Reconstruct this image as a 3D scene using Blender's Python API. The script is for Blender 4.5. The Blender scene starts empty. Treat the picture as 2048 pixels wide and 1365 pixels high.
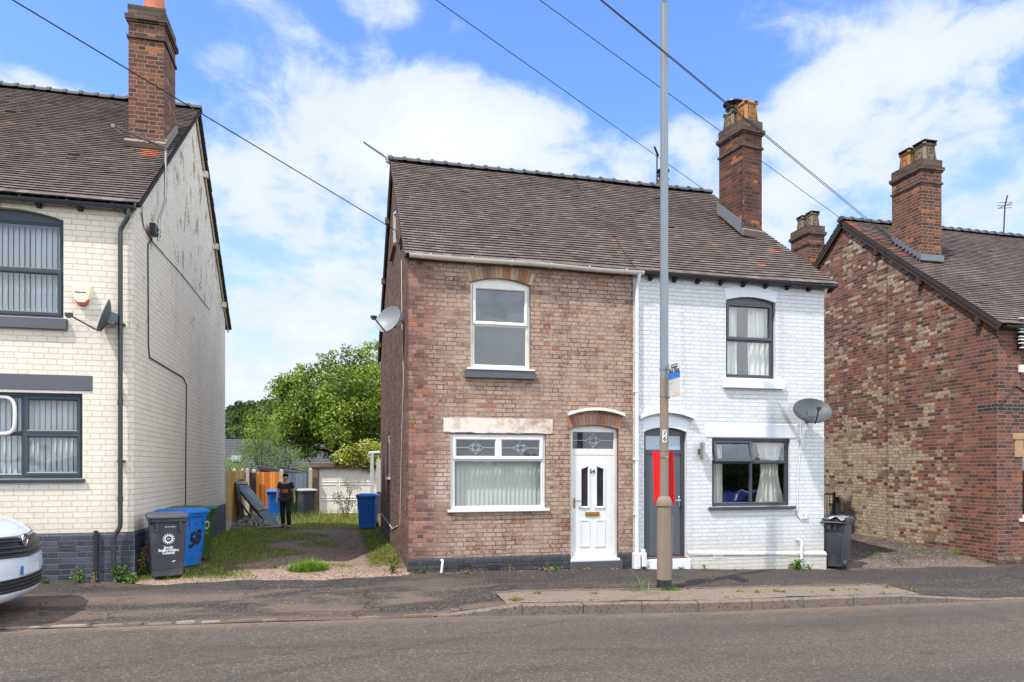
import bpy, bmesh, math, random
from mathutils import Vector, Matrix
rnd = random.Random(54)
SC = bpy.context.scene
COL = SC.collection
PI = math.pi
# ------------------------------------------------------------------ camera geometry (metres; X along the street, Y away from it, Z up)
HEAD = math.radians(13.73); cS, cC = math.sin(HEAD), math.cos(HEAD)
EYE, FOC, HOR = 1.9, 1400.0, 935.0
FRONT = 12.5                                   # all the house fronts stand on this line
def ray(px, py):
    t = (px-1024)/FOC
    return Vector((cS+t*cC, cC-t*cS, (HOR-py)/FOC))
def atY(px, py, y=FRONT):
    r = ray(px, py); k = y/r.y
    return Vector((r.x*k, y, EYE+r.z*k))
def atX(px, py, x):
    r = ray(px, py); k = x/r.x
    return Vector((x, r.y*k, EYE+r.z*k))
def fx(px, y=FRONT): return atY(px, 900, y).x
def fz(px, py, y=FRONT): return atY(px, py, y).z
def lerp_table(t, x):
    if x <= t[0][0]: return t[0][1]
    for (a, va), (b, vb) in zip(t, t[1:]):
        if x <= b: return va+(vb-va)*(x-a)/(b-a)
    return t[-1][1]
ZH = [(-40, .3), (-20, .16), (-3.3, .07), (1.16, .037), (5.46, -.04), (9.68, -.2), (14.1, -.26), (40, -.6)]
ZR = [(-40, .2), (-20, .06), (-4, -.058), (1.47, -.17), (5.5, -.298), (11.4, -.375), (40, -.7)]
KH = [(1.3, .0), (2.5, .145), (8.9, .145), (10.8, .0)]
ROADY = 9.6
def zh(x): return lerp_table(ZH, x)
def zr(x): return lerp_table(ZR, x)
def kh(x): return lerp_table(KH, x)+.012
def gz(x, y):
    if y >= FRONT:
        w = min(1, (y-FRONT)/9.5); w = w*w*(3-2*w)
        return zh(x)*(1-w)+.02*w
    if y >= ROADY:
        s = (y-ROADY)/(FRONT-ROADY)
        return (zr(x)+kh(x))*(1-s)+zh(x)*s
    s = min(1, (ROADY-y)/4.0)
    return zr(x)+.09*s*(2-s)
# ------------------------------------------------------------------ objects
def link(o): COL.objects.link(o); return o
def tag(o, label=None, cat=None, group=None, kind=None):
    if label: o['label'] = label
    if cat: o['category'] = cat
    if group: o['group'] = group
    if kind: o['kind'] = kind
    return o
def thing(name, loc, label, cat, group=None, rot=0):
    o = bpy.data.objects.new(name, None); link(o)
    o.location = loc; o.rotation_euler = (0, 0, rot); o.empty_display_size = .2
    return tag(o, label, cat, group)
def org(parent):
    v = Vector((0, 0, 0))
    while parent is not None:
        v += Vector(parent.location); parent = parent.parent
    return v
def copy_tree(o, parent=None):
    c = o.copy(); link(c); c.parent = parent
    for ch in list(o.children): copy_tree(ch, c)
    return c
class MB:
    """collects faces of one mesh"""
    def __init__(s): s.v = []; s.f = []; s.c = []; s.mi = []; s.cur = None; s.m = 0
    def quad(s, *p):
        n = len(s.v); s.v += [tuple(q) for q in p]; s.f.append(tuple(range(n, n+len(p)))); s.c.append(s.cur); s.mi.append(s.m)
    def mesh(s, vs, fs):
        n = len(s.v); s.v += [tuple(q) for q in vs]
        for f in fs: s.f.append(tuple(n+i for i in f)); s.c.append(s.cur); s.mi.append(s.m)
    def box(s, x0, x1, y0, y1, z0, z1):
        if x0 > x1: x0, x1 = x1, x0
        if y0 > y1: y0, y1 = y1, y0
        if z0 > z1: z0, z1 = z1, z0
        s.mesh([(x0,y0,z0),(x1,y0,z0),(x1,y1,z0),(x0,y1,z0),(x0,y0,z1),(x1,y0,z1),(x1,y1,z1),(x0,y1,z1)],
               [(0,3,2,1),(4,5,6,7),(0,1,5,4),(1,2,6,5),(2,3,7,6),(3,0,4,7)])
    def bbox(s, x0, x1, y0, y1, z0, z1, b=.008):
        """box with chamfered edges"""
        if x0 > x1: x0, x1 = x1, x0
        if y0 > y1: y0, y1 = y1, y0
        if z0 > z1: z0, z1 = z1, z0
        bm = bmesh.new(); bmesh.ops.create_cube(bm, size=1)
        for v in bm.verts: v.co = Vector(((x0+x1)/2+v.co.x*(x1-x0), (y0+y1)/2+v.co.y*(y1-y0), (z0+z1)/2+v.co.z*(z1-z0)))
        bmesh.ops.bevel(bm, geom=bm.edges[:], offset=b, segments=1, affect='EDGES')
        s.bm(bm)
    def bm(s, bm):
        bm.verts.index_update()
        s.mesh([v.co[:] for v in bm.verts], [[v.index for v in f.verts] for f in bm.faces]); bm.free()
    def obox(s, c, ax, ay, az):
        """box: centre and three half-axis vectors"""
        c, ax, ay, az = map(Vector, (c, ax, ay, az))
        vs = [c+i*ax+j*ay+k*az for k in (-1, 1) for j in (-1, 1) for i in (-1, 1)]
        s.mesh(vs, [(0,2,3,1),(4,5,7,6),(0,1,5,4),(1,3,7,5),(3,2,6,7),(2,0,4,6)])
    def bar(s, a, b, w, h=None, up=(0, 0, 1)):
        a, b = Vector(a), Vector(b); d = b-a
        u = Vector(up)
        if abs(d.normalized().dot(u)) > .98: u = Vector((0, 1, 0))
        x = d.cross(u).normalized(); z = x.cross(d).normalized()
        s.obox((a+b)/2, x*w/2, d/2, z*(h or w)/2)
    def tube(s, pts, r, n=8, caps=True):
        pts = [Vector(p) for p in pts]; k = len(pts)
        rr = r if isinstance(r, (list, tuple)) else [r]*k
        t0 = (pts[1]-pts[0]).normalized()
        u = t0.cross(Vector((0, 0, 1)))
        if u.length < .05: u = t0.cross(Vector((0, 1, 0)))
        u.normalize(); vs = []; fs = []
        for i, p in enumerate(pts):
            t = (pts[min(i+1, k-1)]-pts[max(i-1, 0)]).normalized()
            u = (u-t*u.dot(t)).normalized(); w = t.cross(u)
            vs += [p+(u*math.cos(2*PI*j/n)+w*math.sin(2*PI*j/n))*rr[i] for j in range(n)]
        for i in range(k-1):
            for j in range(n):
                a, b = i*n+j, i*n+(j+1) % n
                fs.append((a, b, b+n, a+n))
        if caps: fs.append(tuple(range(n-1, -1, -1))); fs.append(tuple((k-1)*n+j for j in range(n)))
        s.mesh(vs, fs)
    def lathe(s, c, prof, n=16, axis='Z', caps=True):
        """prof: (radius, height) pairs round an axis through c"""
        c = Vector(c); vs = []; fs = []
        for (r, h) in prof:
            for j in range(n):
                a = 2*PI*j/n; p = (r*math.cos(a), r*math.sin(a), h)
                if axis == 'Y': p = (p[0], p[2], p[1])
                if axis == 'X': p = (p[2], p[0], p[1])
                vs.append(c+Vector(p))
        for i in range(len(prof)-1):
            for j in range(n):
                a, b = i*n+j, i*n+(j+1) % n; fs.append((a, b, b+n, a+n))
        if caps: fs.append(tuple(range(n-1, -1, -1))); fs.append(tuple((len(prof)-1)*n+j for j in range(n)))
        s.mesh(vs, fs)
    def prism(s, poly, y0, y1):
        """polygon of (x, z) pushed from y0 to y1"""
        n = len(poly)
        s.mesh([(x, y0, z) for x, z in poly]+[(x, y1, z) for x, z in poly],
               [tuple(range(n)), tuple(range(2*n-1, n-1, -1))]+[(i, i+n, (i+1) % n+n, (i+1) % n) for i in range(n)])
    def ring(s, x0, x1, z0, z1, prof):
        """mitred rectangular frame; prof: (inset, y)"""
        vs = []; fs = []
        for (i, y) in prof: vs += [(x0+i, y, z0+i), (x1-i, y, z0+i), (x1-i, y, z1-i), (x0+i, y, z1-i)]
        for k in range(len(prof)-1):
            for j in range(4): a, b = k*4+j, k*4+(j+1) % 4; fs.append((a, b, b+4, a+4))
        s.mesh(vs, fs)
    def grid(s, P, nu, nv):
        vs = [P(i/nu, j/nv) for j in range(nv+1) for i in range(nu+1)]
        s.mesh(vs, [(j*(nu+1)+i, j*(nu+1)+i+1, (j+1)*(nu+1)+i+1, (j+1)*(nu+1)+i) for j in range(nv) for i in range(nu)])
    def build(s, name, mat, parent=None, smooth=False, local=False, flip=True):
        me = bpy.data.meshes.new(name)
        o = Vector((0, 0, 0)) if local else org(parent)
        me.from_pydata([(v[0]-o.x, v[1]-o.y, v[2]-o.z) for v in s.v], [], s.f)
        for m in (mat if isinstance(mat, (list, tuple)) else [mat]): me.materials.append(m)
        if any(s.mi): me.polygons.foreach_set('material_index', s.mi)
        if any(c is not None for c in s.c):
            at = me.attributes.new('tint', 'FLOAT_COLOR', 'CORNER'); data = []
            for f, c in zip(s.f, s.c):
                c = c or (1, 1, 1)
                data += (c[0], c[1], c[2], 1.0)*len(f)
            at.data.foreach_set('color', data)
        if flip:
            bm = bmesh.new(); bm.from_mesh(me)
            bmesh.ops.recalc_face_normals(bm, faces=bm.faces[:]); bm.to_mesh(me); bm.free()
        if smooth: me.polygons.foreach_set('use_smooth', [True]*len(me.polygons))
        ob = link(bpy.data.objects.new(name, me)); ob.parent = parent
        return ob
def smooth_by_angle(ob, deg=35):
    me = ob.data; bm = bmesh.new(); bm.from_mesh(me)
    bmesh.ops.remove_doubles(bm, verts=bm.verts[:], dist=.0005)
    for e in bm.edges: e.smooth = len(e.link_faces) == 2 and e.calc_face_angle(0) < math.radians(deg)
    for f in bm.faces: f.smooth = True
    bm.to_mesh(me); bm.free(); return ob
def text_mb(body, size, place, mb=None, thick=.002, bold=0, align='CENTER'):
    """letters as solid faces; place(x, y) gives the point for text-plane coordinates"""
    cu = bpy.data.curves.new('lettering', 'FONT'); cu.body = body; cu.size = size; cu.align_x = align; cu.align_y = 'CENTER'; cu.offset = bold
    cu.space_line = .85; cu.resolution_u = 3
    ob = link(bpy.data.objects.new('lettering', cu)); dg = bpy.context.evaluated_depsgraph_get(); dg.update()
    me = bpy.data.meshes.new_from_object(ob.evaluated_get(dg))
    mb = mb or MB()
    mb.mesh([place(v.co.x, v.co.y) for v in me.vertices], [tuple(p.vertices) for p in me.polygons])
    bpy.data.objects.remove(ob); bpy.data.meshes.remove(me); bpy.data.curves.remove(cu)
    return mb
def wall_with_holes(outer, holes, P, depth, facing):
    """flat wall from an outline and openings in (u, z); P(u, z, d) gives the point, d = depth into the wall; the openings get reveals"""
    bm = bmesh.new(); es = []
    for loop in [outer]+holes:
        vs = [bm.verts.new(P(u, z, 0)) for u, z in loop]
        es += [bm.edges.new((vs[i], vs[(i+1) % len(vs)])) for i in range(len(vs))]
    bmesh.ops.triangle_fill(bm, edges=es, use_beauty=True, normal=facing)
    bm.normal_update()
    for f in bm.faces:
        if f.normal.dot(Vector(facing)) < 0: f.normal_flip()
    mb = MB(); mb.bm(bm)
    for h in holes:
        for i in range(len(h)):
            a, b = h[i], h[(i+1) % len(h)]
            mb.quad(P(*a, 0), P(*b, 0), P(*b, depth), P(*a, depth))
    return mb
def arch_pts(x0, x1, zs, rise, n=10):
    """points of a segmental arch from (x1, zs) back to (x0, zs)"""
    if rise <= 0: return [(x1, zs), (x0, zs)]
    w = (x1-x0)/2; R = (w*w+rise*rise)/(2*rise); th = math.asin(min(1, w/R)); cx = (x0+x1)/2; cz = zs+rise-R
    return [(cx+R*math.sin(th-2*th*i/n), cz+R*math.cos(th-2*th*i/n)) for i in range(n+1)]
def opening(x0, x1, z0, zs, rise=0): return [(x0, z0), (x1, z0)]+arch_pts(x0, x1, zs, rise)
# ------------------------------------------------------------------ materials
def lin(c): c /= 255; return c/12.92 if c <= .04045 else ((c+.055)/1.055)**2.4
def A(r, g, b, k=1.0): return (lin(r)*k, lin(g)*k, lin(b)*k, 1)
class G:
    """small node-tree writer"""
    def __init__(s, name, tree=None):
        if tree is None:
            s.mat = bpy.data.materials.new(name); s.mat.use_nodes = True; tree = s.mat.node_tree
        s.nt = tree; tree.nodes.clear(); s._pos = None
    def n(s, t, ins=None, **kw):
        nd = s.nt.nodes.new(t)
        for k, v in kw.items(): setattr(nd, k, v)
        for k, v in (ins or {}).items(): s.put(nd.inputs[k], v)
        return nd
    def put(s, sock, v):
        if isinstance(v, bpy.types.NodeSocket): s.nt.links.new(v, sock)
        else: sock.default_value = v
    def m(s, op, a, b=0.0, c=0.0, clamp=False):
        nd = s.nt.nodes.new('ShaderNodeMath'); nd.operation = op; nd.use_clamp = clamp
        for i, v in enumerate((a, b, c)): s.put(nd.inputs[i], v)
        return nd.outputs[0]
    def vm(s, op, a, b=(0, 0, 0), out=0):
        nd = s.nt.nodes.new('ShaderNodeVectorMath'); nd.operation = op
        s.put(nd.inputs[0], a)
        if op == 'SCALE': s.put(nd.inputs[3], b)
        else: s.put(nd.inputs[1], b)
        return nd.outputs['Value' if op in ('DOT_PRODUCT', 'LENGTH', 'DISTANCE') else 'Vector']
    def mix(s, f, a, b, mode='MIX'):
        nd = s.nt.nodes.new('ShaderNodeMix'); nd.data_type = 'RGBA'; nd.blend_type = mode; nd.clamp_factor = True
        s.put(nd.inputs[0], f); s.put(nd.inputs[6], a); s.put(nd.inputs[7], b); return nd.outputs[2]
    def mixf(s, f, a, b):
        nd = s.nt.nodes.new('ShaderNodeMix'); nd.data_type = 'FLOAT'
        s.put(nd.inputs[0], f); s.put(nd.inputs[2], a); s.put(nd.inputs[3], b); return nd.outputs[0]
    def pos(s):
        if s._pos is None: s._pos = s.n('ShaderNodeNewGeometry')
        return s._pos.outputs['Position']
    def nor(s): s.pos(); return s._pos.outputs['True Normal']
    def obj(s): return s.n('ShaderNodeTexCoord').outputs['Object']
    def xyz(s, v): nd = s.n('ShaderNodeSeparateXYZ', {0: v}); return nd.outputs
    def vec(s, x, y, z): return s.n('ShaderNodeCombineXYZ', {0: x, 1: y, 2: z}).outputs[0]
    def noise(s, scale, detail=4, rough=.55, v=None, out=0, dist=0.0):
        nd = s.n('ShaderNodeTexNoise', {'Scale': scale, 'Detail': detail, 'Roughness': rough, 'Distortion': dist})
        s.put(nd.inputs['Vector'], v if v is not None else s.pos()); return nd.outputs[out]
    def vor(s, scale, v=None, out='Distance', **kw):
        nd = s.n('ShaderNodeTexVoronoi', {'Scale': scale}, **kw); s.put(nd.inputs['Vector'], v if v is not None else s.pos()); return nd.outputs[out]
    def ramp(s, f, stops, interp='LINEAR'):
        nd = s.nt.nodes.new('ShaderNodeValToRGB'); cr = nd.color_ramp; cr.interpolation = interp
        while len(cr.elements) < len(stops): cr.elements.new(.5)
        for e, (p, c) in zip(cr.elements, stops):
            e.position = p; e.color = c if isinstance(c, tuple) else (c, c, c, 1)
        s.put(nd.inputs[0], f); return nd.outputs[0]
    def step(s, f, lo, hi):
        nd = s.n('ShaderNodeMapRange', {0: f, 1: lo, 2: hi, 3: 0.0, 4: 1.0}, interpolation_type='SMOOTHSTEP'); return nd.outputs[0]
    def bump(s, h, dist=.01, strength=1.0, normal=None):
        nd = s.n('ShaderNodeBump', {'Strength': strength, 'Distance': dist, 'Height': h})
        if normal is not None: s.put(nd.inputs['Normal'], normal)
        return nd.outputs[0]
    def out(s, col, rough=.8, normal=None, metal=0.0, spec=.5, coat=0.0, emit=None):
        b = s.n('ShaderNodeBsdfPrincipled', {'Base Color': col, 'Roughness': rough, 'Metallic': metal, 'Specular IOR Level': spec, 'Coat Weight': coat})
        if normal is not None: s.put(b.inputs['Normal'], normal)
        if emit: s.put(b.inputs['Emission Color'], emit[0]); s.put(b.inputs['Emission Strength'], emit[1])
        o = s.n('ShaderNodeOutputMaterial'); s.nt.links.new(b.outputs[0], o.inputs[0]); return s.mat
def plain(name, c, rough=.6, var=.18, scale=9, bumpd=.0, spec=.5, metal=0.0, dirt=None, dirt_amt=.4, coat=0.0, local=False, fine=0):
    """a real-world surface: base colour with blotches, fine grain and wear"""
    g = G(name); v = g.obj() if local else g.pos()
    a = g.noise(scale, 5, .6, v); f = g.noise(scale*9, 3, .6, v)
    k = g.m('MULTIPLY_ADD', g.m('ADD', g.m('MULTIPLY', a, .7), g.m('MULTIPLY', f, .3)), 2*var, 1-var)
    col = g.mix(1.0, c, g.n('ShaderNodeCombineColor', {0: k, 1: k, 2: k}).outputs[0], 'MULTIPLY')
    if dirt:
        col = g.mix(g.m('MULTIPLY', g.step(g.noise(scale*.45, 6, .68, v), .5, .72), dirt_amt), col, dirt)
    nrm = g.bump(g.m('ADD', f, g.m('MULTIPLY', a, .5)), bumpd) if bumpd else None
    return g.out(col, g.mixf(a, max(0, rough-.08), min(1, rough+.08)), nrm, metal, spec, coat)
def tinted(name, rough=.85, bumpd=.004, scale=30, spec=.3, extra=None, gain=1.0):
    """colour comes from the mesh's own per-piece tint (tiles, boards, bricks)"""
    g = G(name); t = g.n('ShaderNodeAttribute', attribute_name='tint').outputs['Color']
    a = g.noise(scale, 4, .6); k = g.m('MULTIPLY_ADD', a, .5*gain, .75*gain)
    col = g.mix(1.0, t, g.n('ShaderNodeCombineColor', {0: k, 1: k, 2: k}).outputs[0], 'MULTIPLY')
    if extra: col = extra(g, col)
    return g.out(col, rough, g.bump(a, bumpd), spec=spec)
def leafmat(name, rough=.5, trans=.4):
    g = G(name); t = g.n('ShaderNodeAttribute', attribute_name='tint').outputs['Color']
    b = g.n('ShaderNodeBsdfPrincipled', {'Base Color': t, 'Roughness': rough, 'Specular IOR Level': .35})
    tr = g.n('ShaderNodeBsdfTranslucent', {'Color': g.mix(1.0, t, (1.5, 1.6, .6, 1), 'MULTIPLY')})
    mx = g.n('ShaderNodeMixShader', {0: trans}); g.nt.links.new(b.outputs[0], mx.inputs[1]); g.nt.links.new(tr.outputs[0], mx.inputs[2])
    o = g.n('ShaderNodeOutputMaterial'); g.nt.links.new(mx.outputs[0], o.inputs[0]); return g.mat
def glass(name, tint=(.86, .9, .9, 1), boost=1.0, haze=None, hazeamt=0.0):
    g = G(name)
    geo = g.n('ShaderNodeNewGeometry'); ca = g.m('ABSOLUTE', g.vm('DOT_PRODUCT', geo.outputs['Normal'], geo.outputs['Incoming']))
    lw = g.m('MULTIPLY_ADD', g.m('POWER', g.m('SUBTRACT', 1.0, ca, clamp=True), 5.0), .95, .05)     # the same from either side
    f = g.m('MULTIPLY', lw, 1.15*boost, clamp=True)
    wob = g.bump(g.noise(1.3, 2, .5), .006)
    gl = g.n('ShaderNodeBsdfGlossy', {'Color': (.95, .97, 1, 1), 'Roughness': .015, 'Normal': wob})
    tr = g.n('ShaderNodeBsdfTransparent', {'Color': tint})
    last = tr.outputs[0]
    if haze:
        df = g.n('ShaderNodeBsdfDiffuse', {'Color': haze}); m0 = g.n('ShaderNodeMixShader', {0: hazeamt})
        g.nt.links.new(last, m0.inputs[1]); g.nt.links.new(df.outputs[0], m0.inputs[2]); last = m0.outputs[0]
    mx = g.n('ShaderNodeMixShader', {0: f}); g.nt.links.new(last, mx.inputs[1]); g.nt.links.new(gl.outputs[0], mx.inputs[2])
    o = g.n('ShaderNodeOutputMaterial'); g.nt.links.new(mx.outputs[0], o.inputs[0]); return g.mat
class Brick:
    """Flemish-bond brickwork laid out in wall metres, chosen by which way the wall faces"""
    def __init__(s, g, h, seed=0.0, wob=.006, joint=.011, zoff=0.0):
        P = g.xyz(g.pos()); Nn = g.xyz(g.nor()); W = 4.6*h
        side = g.m('GREATER_THAN', g.m('ABSOLUTE', Nn[0]), .6)
        u0 = g.mixf(side, P[0], P[1])
        wv = g.xyz(g.n('ShaderNodeTexNoise', {'Scale': 3.2, 'Detail': 3}).outputs[1]) if False else None
        n1 = g.noise(5.0, 3, .6); n2 = g.noise(5.0, 3, .6, g.vm('ADD', g.pos(), (7.3, 1.9, 4.4)))
        u = g.m('ADD', u0, g.m('MULTIPLY', g.m('SUBTRACT', n1, .5), wob*2.4))
        v = g.m('ADD', g.m('ADD', P[2], zoff), g.m('MULTIPLY', g.m('SUBTRACT', n2, .5), wob*2.0))
        rv = g.m('DIVIDE', v, h); row = g.m('FLOOR', rv); fv = g.m('FRACT', rv)
        rj = g.n('ShaderNodeTexWhiteNoise', {'W': g.m('ADD', row, seed)}, noise_dimensions='1D').outputs[0]
        uu = g.m('ADD', g.m('DIVIDE', u, W), g.m('ADD', g.m('MULTIPLY', g.m('FLOORED_MODULO', row, 2.0), .5), g.m('MULTIPLY', rj, .09)))
        fu = g.m('FRACT', uu); col = g.m('FLOOR', uu)
        hd = g.m('GREATER_THAN', fu, .66)
        eu = g.m('MULTIPLY', g.m('MINIMUM', g.m('MINIMUM', fu, g.m('SUBTRACT', 1.0, fu)), g.m('ABSOLUTE', g.m('SUBTRACT', fu, .66))), W)
        ev = g.m('MULTIPLY', g.m('MINIMUM', fv, g.m('SUBTRACT', 1.0, fv)), h)
        s.dist = g.m('SUBTRACT', g.m('MINIMUM', eu, ev), g.m('MULTIPLY', g.noise(38, 3, .6), .006))
        s.face = g.step(s.dist, joint*.12, joint*.62)          # 1 on the brick, 0 in the joint
        idv = g.vec(g.m('ADD', g.m('MULTIPLY', col, 2.0), hd), row, seed)
        wn = g.n('ShaderNodeTexWhiteNoise', {'Vector': idv}, noise_dimensions='3D')
        s.rand = wn.outputs[0]; rc = g.xyz(wn.outputs[1]); s.r2, s.r3 = rc[0], rc[1]
        s.u, s.v, s.side, s.P, s.row = u0, P[2], side, P, row
        s.cell = g.vec(g.m('MULTIPLY', g.m('ADD', col, g.m('MULTIPLY', hd, .66)), W), g.m('MULTIPLY', row, h), g.m('ADD', seed, g.m('MULTIPLY', side, 30.0)))
        s.height = g.m('ADD', g.m('MULTIPLY', s.face, g.m('MULTIPLY_ADD', s.r2, .35, .75)), g.m('MULTIPLY', g.noise(55, 3, .65), .35))
def brickmat(name, h, palette, mortar, seed=0.0, var=.35, extra=None, bump=.012, rough=.9, joint=.011, wob=.006, zoff=0.0):
    g = G(name); b = Brick(g, h, seed, wob, joint, zoff)
    col = g.ramp(b.rand, palette)
    k = g.m('MULTIPLY_ADD', g.noise(16, 5, .65), var*2, 1-var)
    col = g.mix(1.0, col, g.n('ShaderNodeCombineColor', {0: k, 1: k, 2: k}).outputs[0], 'MULTIPLY')
    if extra: col, mortar = extra(g, b, col, mortar)
    col = g.mix(b.face, mortar, col)
    return g.out(col, rough, g.bump(b.height, bump), spec=.25)
M = {}
# --- brick house front and side
def pinky(g, b, col, mortar):
    big = g.noise(.9, 4, .6); side = b.side
    # thin washed-out render film over most of the front, missing by the corner and in patches
    edge = g.m('ADD', b.u, g.m('MULTIPLY', g.m('SUBTRACT', g.noise(1.6, 4, .7), .5), 1.1))
    film = g.m('MULTIPLY', g.step(edge, 1.35, 1.95), g.m('SUBTRACT', 1.0, side))
    film = g.m('MULTIPLY', film, g.step(g.m('ADD', g.noise(2.6, 6, .72), g.m('MULTIPLY', b.r3, .30)), .36, .62))
    col = g.mix(g.m('MULTIPLY', film, .82), col, g.mix(g.m('ADD', g.m('MULTIPLY', b.rand, .5), g.m('MULTIPLY', g.step(g.noise(2.1, 5, .7, g.vm('ADD', g.pos(), (3, 0, 8))), .38, .62), .5)), A(186, 160, 140), A(154, 133, 117)))
    worn = g.step(g.m('ADD', g.noise(19, 5, .75), g.m('MULTIPLY', g.m('SUBTRACT', b.r2, .5), .16)), .545, .61)
    col = g.mix(g.m('MULTIPLY', worn, g.m('MULTIPLY_ADD', g.step(g.noise(1.7, 4, .6, g.vm('ADD', g.pos(), (11, 2, 5))), .40, .62), .62, .22)), col, g.mix(b.r3, A(112, 74, 64), A(92, 70, 64)))
    # pale repaired patch low by the corner
    pu = g.m('SUBTRACT', b.u, 1.75); pv = g.m('SUBTRACT', b.v, 1.55)
    d = g.m('SQRT', g.m('ADD', g.m('MULTIPLY', g.m('MULTIPLY', pu, pu), 2.4), g.m('MULTIPLY', g.m('MULTIPLY', pv, pv), .9)))
    pm = g.m('MULTIPLY', g.step(g.m('ADD', d, g.m('MULTIPLY', g.noise(4.5, 5, .7), .9)), .95, .55), g.m('SUBTRACT', 1.0, side))
    col = g.mix(g.m('MULTIPLY', pm, .6), col, A(198, 176, 164))
    mott = g.step(g.noise(4.2, 6, .78, g.vm('ADD', g.pos(), (1, 9, 3))), .50, .66)
    col = g.mix(g.m('MULTIPLY', mott, g.m('SUBTRACT', .50, g.m('MULTIPLY', side, .42))), col, A(112, 92, 80))
    # soot and lichen blotches, heavier under the eaves
    soot = g.step(g.m('ADD', g.noise(1.5, 6, .72), g.m('MULTIPLY', g.step(b.v, 5.3, 5.7), .05)), .56, .74)
    col = g.mix(g.m('MULTIPLY', soot, .42), col, A(84, 70, 64))
    orange = g.m('MULTIPLY', g.m('GREATER_THAN', b.r2, .986), g.m('SUBTRACT', 1.0, side))
    col = g.mix(g.m('MULTIPLY', orange, .7), col, A(158, 98, 76))
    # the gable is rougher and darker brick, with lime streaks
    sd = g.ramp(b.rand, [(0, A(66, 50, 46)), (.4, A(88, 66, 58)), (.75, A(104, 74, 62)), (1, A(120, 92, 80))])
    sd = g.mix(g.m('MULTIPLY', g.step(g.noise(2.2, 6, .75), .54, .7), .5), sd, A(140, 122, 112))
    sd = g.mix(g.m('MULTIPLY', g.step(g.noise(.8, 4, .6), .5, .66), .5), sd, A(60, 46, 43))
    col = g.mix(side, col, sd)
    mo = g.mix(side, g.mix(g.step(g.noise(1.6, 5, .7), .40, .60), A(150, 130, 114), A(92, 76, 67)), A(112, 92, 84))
    return col, mo
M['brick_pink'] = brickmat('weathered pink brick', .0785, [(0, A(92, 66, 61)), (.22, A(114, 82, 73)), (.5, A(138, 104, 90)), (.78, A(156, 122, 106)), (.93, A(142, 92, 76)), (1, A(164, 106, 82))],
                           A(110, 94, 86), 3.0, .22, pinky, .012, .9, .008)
# --- painted brick
def creamy(g, b, col, mortar):
    side = b.side
    d = g.step(g.noise(1.1, 6, .7), .5, .78)
    col = g.mix(g.m('MULTIPLY', d, .22), col, A(178, 166, 146))
    # peeled patches on the gable, above first-floor level
    pe = g.m('MULTIPLY', g.step(g.m('ADD', g.noise(2.4, 7, .78, g.vm('MULTIPLY', g.pos(), (1, 1, .7))), g.m('MULTIPLY', g.step(b.v, 4.5, 7.5), .06)), .60, .655), side)
    pe = g.m('MULTIPLY', pe, g.step(b.v, 2.8, 5.0))
    col = g.mix(g.m('MULTIPLY', pe, .85), col, g.mix(g.noise(9, 3), A(120, 92, 70), A(166, 146, 120)))
    damp = g.m('MULTIPLY', g.step(g.noise(.7, 5, .65, g.vm('MULTIPLY', g.pos(), (1, 1, .25))), .5, .7), side)
    col = g.mix(g.m('MULTIPLY', damp, .25), col, A(150, 146, 138))
    low = g.m('MULTIPLY', g.step(g.m('ADD', b.v, g.m('MULTIPLY', g.noise(5, 5, .7), .9)), 1.7, 1.1), .3)
    col = g.mix(low, col, A(190, 172, 146))
    return col, g.mix(.17, col, A(112, 98, 84))
M['brick_cream'] = brickmat('cream painted brick', .09, [(0, A(211, 202, 184)), (.5, A(214, 205, 188)), (1, A(217, 209, 193))], A(168, 156, 140), 11.0, .05, creamy, .012, .75, .0050, .007, -.013)
def whitey(g, b, col, mortar):
    low = g.step(g.m('ADD', b.v, g.m('MULTIPLY', g.noise(4, 5, .7), .9)), 1.3, .25)
    col = g.mix(g.m('MULTIPLY', low, .6), col, A(186, 176, 156))
    drip = g.m('MULTIPLY', g.step(g.noise(6, 5, .65, g.vm('MULTIPLY', g.pos(), (1, 1, .12))), .56, .72), g.step(g.noise(1.3, 3, .6), .48, .62))
    col = g.mix(g.m('MULTIPLY', drip, .22), col, A(160, 156, 150))
    st = g.step(g.noise(.9, 6, .7, g.vm('MULTIPLY', g.pos(), (1.5, 1, .5))), .5, .75)
    col = g.mix(g.m('MULTIPLY', st, .16), col, A(196, 202, 212))
    ch = g.m('MULTIPLY', g.step(g.noise(9, 5, .75), .69, .73), .6)
    col = g.mix(ch, col, A(132, 124, 118))
    return col, g.mix(.20, col, A(112, 114, 120))
M['brick_white'] = brickmat('white painted brick', .0785, [(0, A(199, 200, 201)), (.5, A(204, 205, 206)), (1, A(208, 209, 210))], A(160, 163, 170), 17.0, .04, whitey, .010, .7, .0048, .006, .02)
M['brick_plinth_blue'] = brickmat('dark painted plinth brick', .09, [(0, A(58, 60, 70)), (.6, A(72, 74, 86)), (1, A(82, 84, 96))], A(96, 98, 110), 23.0, .2, None, .016, .6, .010, .005, -.013)
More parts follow.
